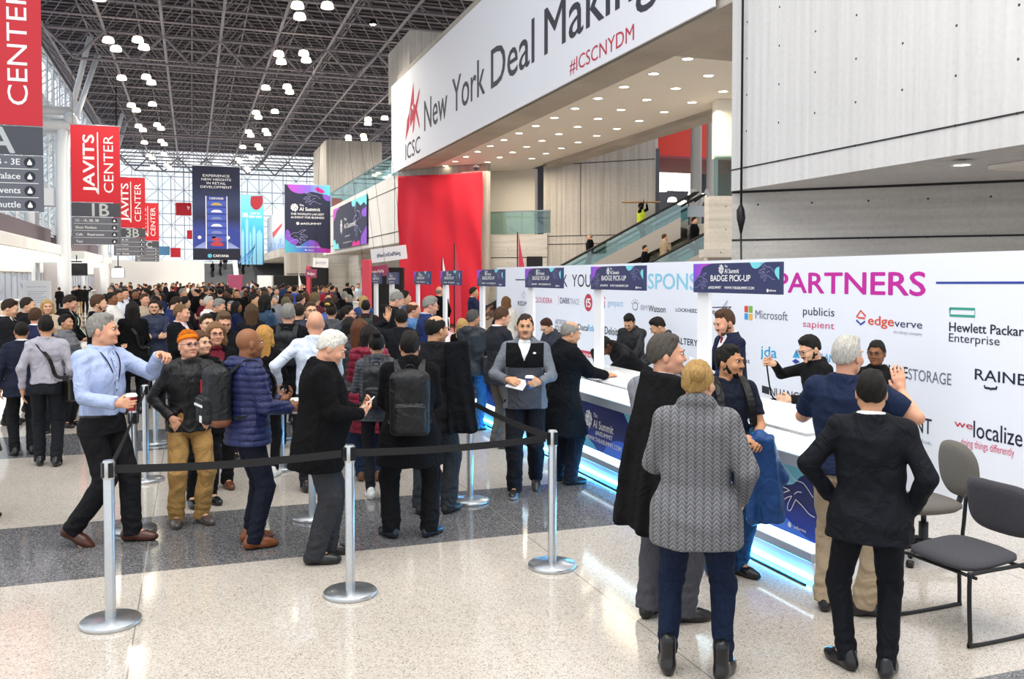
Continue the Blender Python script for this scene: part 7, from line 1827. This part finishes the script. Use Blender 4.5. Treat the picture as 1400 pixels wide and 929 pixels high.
# --- heart of the queue
mid(348, 402, 17.5, 70, 'dark-haired person in a bright yellow vest', hair=('short', 'black'), top=('vest', 'nylon', '#d8dc2e', .84), skin='tan')
mid(344, 416, 13.6, 178, 'person with long straight brown hair in front of the yellow vest', hair=('long', '#4f3a28'), top=(J, 'wool', '#25262a', .8), female=True)
mid(364, 404, 15.5, 120, 'dark-haired person in a teal blue jacket beside the yellow vest', hair=('bob', 'black'), top=(J, 'nylon', '#27425c', .8), female=True)
mid(394, 416, 11.2, 172, 'grey-haired person in a black jacket with a backpack seen from behind', hair=('short', 'grey'), top=(J, 'wool', '#1c1d22', .74), skin='pink', girth=1.15, extra=lambda P: backpack(P, 'black backpack on the grey-haired person in the queue', '#222326', size=(.26, .13, .40)))
mid(391, 407, 16, 165, 'person in a grey jacket in the crowd beyond the grey-haired one', hair=('short', '#5d553e'), top=(J, 'cotton', '#70727e', .82))
mid(409, 415, 13, 168, 'cropped dark-haired person with a grey collar, beside the glasses', hair=('crop', 'dark'), top=(J, 'wool', '#2c2d33', .8))
mid(425, 414, 12.2, 12, 'person with glasses and stubble in a navy jacket facing forward, over the shaved head', hair=('short', 'brown'), top=(J, 'nylon', '#20263e', .8), beard='stubble', glasses=True, shirt='#f0f0f2')
mid(402, 391, 29, 178, 'person in a bright royal blue jacket seen from behind', hair=('short', 'black'), top=('hooded_jacket', 'nylon', '#2350c4', .78), girth=1.15)
mid(378, 394, 30, 10, 'person in a black suit and white shirt facing the viewer far in the crowd', hair=('crop', 'brown'), top=(SJ, 'suit', '#1d1d24', .78), shirt='#f2f2f2', skin='pink', L='hold', R='hold')
mid(368, 392, 32, -20, 'dark-suited person next to the long black screen', hair=('short', 'brown'), top=(SJ, 'suit', '#26262e', .78), shirt='#e0e0e4')
mid(431, 401, 17.5, 155, 'person with thick sandy-brown hair below the red pylon', hair=('curly', '#6a553a'), top=(J, 'wool', '#5b2a30', .8))
mid(450, 408, 15.5, 165, 'dark-haired person in a blue shirt in the middle of the crowd', hair=('short', 'dark'), top=(SH, 'cotton', '#4c66a8', .9))
mid(453, 416, 13.2, 178, 'dark-haired person with a yellow hair clip', hair=('topbun', 'dark'), top=(J, 'wool', '#5a5a5e', .8), female=True, extra=lambda P: MB().tube([P.Hd((.02, .12, .10)), P.Hd((.05, .13, .12)), P.Hd((.08, .10, .11))], .018).build('hair_clip', mat('yellow_clip', '#d9b23a', .4), P.root))
mid(476, 419, 13, 80, 'person with glasses and dark hair looking sideways', hair=('short', 'black'), top=(J, 'nylon', '#2a4052', .8), glasses=True, skin='pink')
mid(497, 405, 20, 175, 'blonde person in a blue coat seen from behind', hair=('bob', 'blonde'), top=(CO, 'nylon', '#243f78', .66), female=True)
mid(500, 411, 16, 178, 'dark-haired person in a brown jacket before the blonde one', hair=('short', 'black'), top=(J, 'wool', '#40262a', .8), extra=lambda P: backpack(P, 'dark green backpack near the white sign post', '#2d3a34', size=(.26, .13, .4)))
mid(478, 434, 11.3, 176, 'black-haired person with a cream fur hood seen from behind', hair=('long', 'black'), top=('hooded_coat', 'nylon', '#1f2125', .64), female=True, extra=lambda P: MB().tube([P.T(q) for q in smooth_curve([(.15, .0, 1.45), (.12, .14, 1.42), (0, .19, 1.40), (-.12, .14, 1.42), (-.15, 0, 1.45)], 5)], .042, n=10).build('fur_trim', mat('cream_fur', '#d8c6a4', .95, bump=1.0, bscale=120, var=.2, vscale=80), P.root))
mid(463, 430, 12.4, 170, 'person in a black jacket between the fur hood and the shaved head', hair=('short', 'black'), top=(J, 'wool', '#1d1d20', .8))
mid(549, 423, 11.6, 176, 'dark-haired person in black waving with one raised hand', hair=('crop', 'black'), top=(J, 'wool', '#24252a', .8), skin='tan', L=((.19, -.10, 1.60), (1, -.2, -.4), (-.1, -.1, 1), (0, 1, .1), .1))
mid(528, 399, 14.6, 95, 'tall grey-haired person in a black hooded sweatshirt bending forward', hair=('crop', 'grey'), top=('hooded_jacket', 'cotton', '#1b1b1d', .8), skin='pink', lean=10, head=(0, 20, 0), girth=1.1)
mid(553, 398, 16, 105, 'tall dark-haired person in a blue jacket beside the bending one', hair=('short', 'black'), top=(J, 'nylon', '#2c4668', .8), skin='tan')
mid(541, 397, 19, 100, 'grey-haired person half hidden behind the raised hand', hair=('curly', 'silver'), top=(J, 'wool', '#43454c', .8))
mid(564, 413, 13.6, 98, 'person with thinning brown hair in a denim-blue shirt', hair=('balding', 'brown'), top=(SH, 'denim', '#5b83b4', .9), skin='pink', head=(0, 8, 0))
mid(585, 405, 13.0, 98, 'grey-haired person with glasses in a navy suit looking down', hair=('short', 'grey'), top=(SJ, 'suit', '#22305c', .78), shirt='#a9c6ea', skin='pink', glasses=True, head=(0, 16, 0))
mid(601, 392, 24, 150, 'bald person in black behind the white sign post', hair=('bald', 'grey'), top=(CO, 'wool', '#18181b', .66), skin='pink')
mid(648, 393, 23.5, 92, 'person in a navy suit standing upright in front of the red drape', hair=('short', 'dark'), top=(SJ, 'suit', '#1f2748', .78), shirt='#f0f0f2', skin='tan', L='hold')
mid(684, 397, 23, 130, 'shaven-headed dark-skinned person by the end of the sponsor wall', hair=('none', 'black'), top=(SJ, 'suit', '#22221f', .78), skin='dark', shirt='#e8e8e8')
mid(692, 406, 19, 165, 'auburn-haired person in a cream top by the end of the sponsor wall', hair=('bob', '#6d4a2a'), top=('sweater', 'cotton', '#d8cfc0', .84), female=True)
pp = mid(632, 440, 12.9, 160, 'blonde person in black with a violet badge sheet at the counter', hair=('long', 'blonde'), top=(J, 'wool', '#1c1c1f', .8), female=True)
mid(455, 391, 36, 120, 'person in a dark blue coat near the white desk', hair=('short', 'black'), top=(CO, 'nylon', '#2a2c52', .66))
mid(441, 391, 35, 100, 'person in a navy jacket near the white desk', hair=('short', 'brown'), top=(J, 'nylon', '#2c3b62', .8))
mid(475, 387, 45.0, 150, 'staff person in a white shirt with a black coat behind the white desk', hair=('short', 'black'), top=(J, 'wool', '#1c1c20', .8), shirt='#f0f0f0')
mid(482, 391, 45.2, 20, 'staff person in a black and white top behind the white desk', hair=('bob', 'black'), top=(SH, 'cotton', '#e8e8e8', .9), female=True)
mid(490, 388, 45.4, 10, 'staff person in a pale blue shirt behind the white desk', hair=('short', 'brown'), top=(SH, 'cotton', '#cfdcec', .95), skin='tan')
# --- by the ticket booth
for u, vt, d, az, lb, tc, trc in ((81, 393, 50, 178, 'person in a black jacket standing below the dark television', '#17181c', '#1b1b20'), (102, 392, 52, 30, 'person in black at the ticket booth counter', '#1b1b1f', '#22222a'), (108, 390, 51, 200, 'person in a black top and khaki trousers at the ticket booth', '#17171a', '#a98f6a'), (116, 391, 53, 170, 'person with an arm raised at the ticket booth', '#1c1d22', '#22222a')):
    mid(u, vt, d, az, lb, top=(J, 'wool', tc, .8), tr=trc, R='raise' if 'raised' in lb else 'low')

# --- far crowd: a few figures, copied with their own clothes
PAL = [('dark', ['#17181c', '#1d1f26', '#22232b', '#1a1a1a', '#26262a']), ('navy', ['#20284a', '#2a3a62', '#243a70', '#1e2c58']), ('grey', ['#5a5c62', '#74767c', '#8c8c90', '#48484e']), ('pale', ['#d8d8da', '#e8e4dc', '#c8d4e4', '#eceef2']), ('red', ['#8e2230', '#a83040', '#6a1a2a']), ('tan', ['#b09878', '#8a7458', '#c4b090'])]
protos = []
def proto(k, female, hair, arms, az_bias, top, hem):
    P = Person('far figure %d' % k, (0, -60 - k), 0, 1.75, h=.022, female=female, L=arms[0], R=arms[1], head=(0, 6, 0)); P.body(eyes=False); P.hairs(hair, 'dark', brows=False)
    P.top(top, fab('#202020', 'wool'), hem=hem, infl=.034, collar=.03, wr=0); P.trousers(fab('#202020', 'cotton'), wr=0); P.shoes(fab('#1d1a19', 'leather')); protos.append((P.root, female, hair))
proto(0, False, 'short', ('low', 'low'), 0, 'jacket', .80); proto(1, False, 'crop', ('side', 'side'), 0, 'jacket', .78); proto(2, True, 'long', ('low', 'hold'), 0, 'coat', .62); proto(3, True, 'bob', ('side', 'low'), 0, 'jacket', .82)
proto(4, False, 'balding', ('hold', 'hold'), 0, 'coat', .66); proto(5, False, 'short', ('pocket', 'side'), 0, 'shirt', .90); proto(6, True, 'bun', ('hold', 'low'), 0, 'jacket', .80); proto(7, False, 'curly', ('side', 'hold'), 0, 'jacket', .80)
LW = ['short-haired', 'crop-haired', 'long-haired', 'bob-haired', 'balding', 'short-haired', 'bun-haired', 'curly-haired']
used = [(o.location.x, o.location.y) for o in COL.objects if o.parent is None and o.get('category') in ('person', 'sign', 'pylon', 'desk', 'flag', 'board', 'counter', 'stanchion')]
HCOL = ['black', 'dark', 'brown', 'brown', 'grey', 'dark', 'dark', 'black']; SKC = ['fair', 'pink', 'tan', 'olive', 'brown', 'dark', 'pink', 'fair']
cm = lambda n, c: (fab(c, 'wool') if n == 't' else fab(c, 'cotton'))
def place_far(k, x, y, rz, H, z=0.0, label=None, pal=None, tr=None):
    src = protos[k][0]; r = copy_tree(src); r.location = (x, y, z); r.rotation_euler = (0, 0, rz); s = H / 1.75; r.scale = (s, s, s)
    nm, cols = pal or RNG.choices(PAL, [58, 14, 9, 9, 5, 5])[0]; c = RNG.choice(cols); sk = RNG.choice(SKC); hc_ = RNG.choice(HCOL)
    for ch in r.children:
        n = ch.name.split('.')[0]
        m = None
        if n == 'body': m = skin_mat(sk)
        elif n == 'hair': m = hair_mat(hc_)
        elif n in ('jacket', 'coat', 'shirt'): m = fab(c, 'wool')
        elif n == 'trousers': m = fab(tr or RNG.choice(['#1b1c22', '#22232b', '#1d2236', '#33353c', '#2c3a58']), 'cotton')
        if m is not None: ch.material_slots[0].link = 'OBJECT'; ch.material_slots[0].material = m
    word = dict(dark='black', navy='navy', grey='grey', pale='pale', red='dark red', tan='tan')[nm]
    if label: r['label'] = label
    else:
        r['label'] = '%s person in %s in the far crowd beneath the hanging banners' % (LW[k], word); r['group'] = 'far crowd, %s in %s' % (LW[k], word)
    return r
count = 0; tries = 0
while count < 165 and tries < 6000:
    tries += 1
    d = 17 + 58 * RNG.random() ** 1.35; u = RNG.uniform(150, 480)
    if d < 24 and u > 400 and RNG.random() < .5: continue
    p = at_d(u, 400, d); x, y = p.x, p.y
    if x < -6.2 or x > 8.3 or (x > 2.7 and y < 26) or (x > 5.9 and y > 66): continue
    if any((x - a) ** 2 + (y - b) ** 2 < .62 ** 2 for a, b in used) or (abs(x - 4.2) < 2.6 and abs(y - 55.5) < 3): continue
    used.append((x, y)); count += 1
    k = RNG.randrange(8); H = RNG.uniform(1.58, 1.72) if protos[k][1] else RNG.uniform(1.68, 1.86)
    place_far(k, x, y, RNG.uniform(0, 2 * pi), H)
# on the stairs at the far end
for i, (u, lb, col) in enumerate(((291, 'person in dark clothes on the dark stairs, alone near their white edge', 'dark'), (308, 'person with a broad dark coat in the middle of the stairs', 'dark'), (302, 'person lower on the stairs behind the plum panel', 'dark'), (327, 'person in grey right of the white stair parapet', 'grey'), (333, 'person in black right of the white stair parapet', 'dark'), (339, 'person in black near the top of the stairs', 'dark'))):
    stp = 12 + (i * 5) % 9; yy = 100.0 + stp * .32 + .16; q = at_y(u, 380, yy); place_far((0, 1, 3, 5, 7, 1)[i], q.x, yy, RNG.uniform(0, 6), 1.76, (stp + 1) * 3.7 / NS, lb.replace('right of', 'beside'), [p_ for p_ in PAL if p_[0] == col][0])
for r, f, hh in protos:
    for ch in list(r.children): bpy.data.objects.remove(ch)
    bpy.data.objects.remove(r)
# on the escalators
UP = radians(45)
def esc(k, s_, label, az, hr, H, col, tr, **kw):
    ox, oy = ESC[k]; c45 = .7071; yl = .58
    w_ = (ESL - 1.2) / ESN; i = int((s_ - 1.2) / w_); s_ = 1.2 + (i + .5) * w_ - (.05 if abs(az - UP) < 1.5 else -.05); z = i * w_ * .5 + .102
    x, y = ox + c45 * s_ + c45 * yl, oy - c45 * s_ + c45 * yl
    P = Person(label, (x, y), az, H, h=.018, z=z, **kw); P.body(eyes=False); P.hairs(*hr); P.top('coat' if 'coat' in label else 'jacket', fab(col, 'wool'), hem=.62 if 'coat' in label else .8, infl=.036, collar=.03); P.trousers(fab(tr, 'cotton')); P.shoes(fab('#1d1a19', 'leather')); return P
P = esc(0, 7.9, 'person in black with a yellow safety vest carrying a board overhead on the escalator', UP, ('short', 'black'), 1.78, '#18181a', '#1a1a1c', L='raise', R='raise', skin='dark')
P.top('safety_vest', fab('#c8d832', 'nylon'), hem=.95, infl=.045, sleeve=None)
c_ = P.W(P.hc + np.array([0, 0, .165])); o = MB().box((0, 0, 0), (1.5, .3, .05), bev=.01).build('wooden_board', mat('raw_wood', '#b08a5c', .6, var=.15)); o.location = c_; o.rotation_euler = (0, 0, -YAW); tag(o, 'long wooden board carried overhead on the escalator', 'board')
P = esc(1, 4.55, 'dark-haired person in black behind the tan coat on the escalator', UP, ('short', 'black'), 1.75, '#1c1c20', '#1c1c20', skin='tan', L=((.30, -.05, .98), (.8, .6, 0), (0, -.2, -1), (-1, 0, 0), .8))
t = held('duffel_bag', 'bright yellow bag held by the dark-haired person on the escalator', 'bag', P); F = Field((.0, -.4, .3), (.65, .4, 1.1), .02); F.box((.32, -.06, .72), (.13, .24, .17), .08); F.displace(wrinkle(.01, .6, 3)); F.build('bag_body', [fab('#cfd428', 'nylon')], t); MB().tube([(.32, -.18, .86), (.31, -.12, .93), (.31, 0, .93), (.32, .06, .86)], .012).build('handle', M_DKMET, t)
P = esc(1, 5.2, 'person in a tan coat holding up a phone on the escalator', UP + .6, ('short', 'brown'), 1.78, '#a4947c', '#3a3a3e', R='chin', girth=1.15)
esc(1, 6.3, 'person in a long black coat standing high on the escalator', UP, ('short', 'dark'), 1.82, '#17181c', '#28384e', girth=1.1)
P = esc(0, 5.4, 'person in black with short grey hair riding down the escalator', UP + pi, ('crop', 'grey'), 1.75, '#1b1b1e', '#202024', skin='pink')
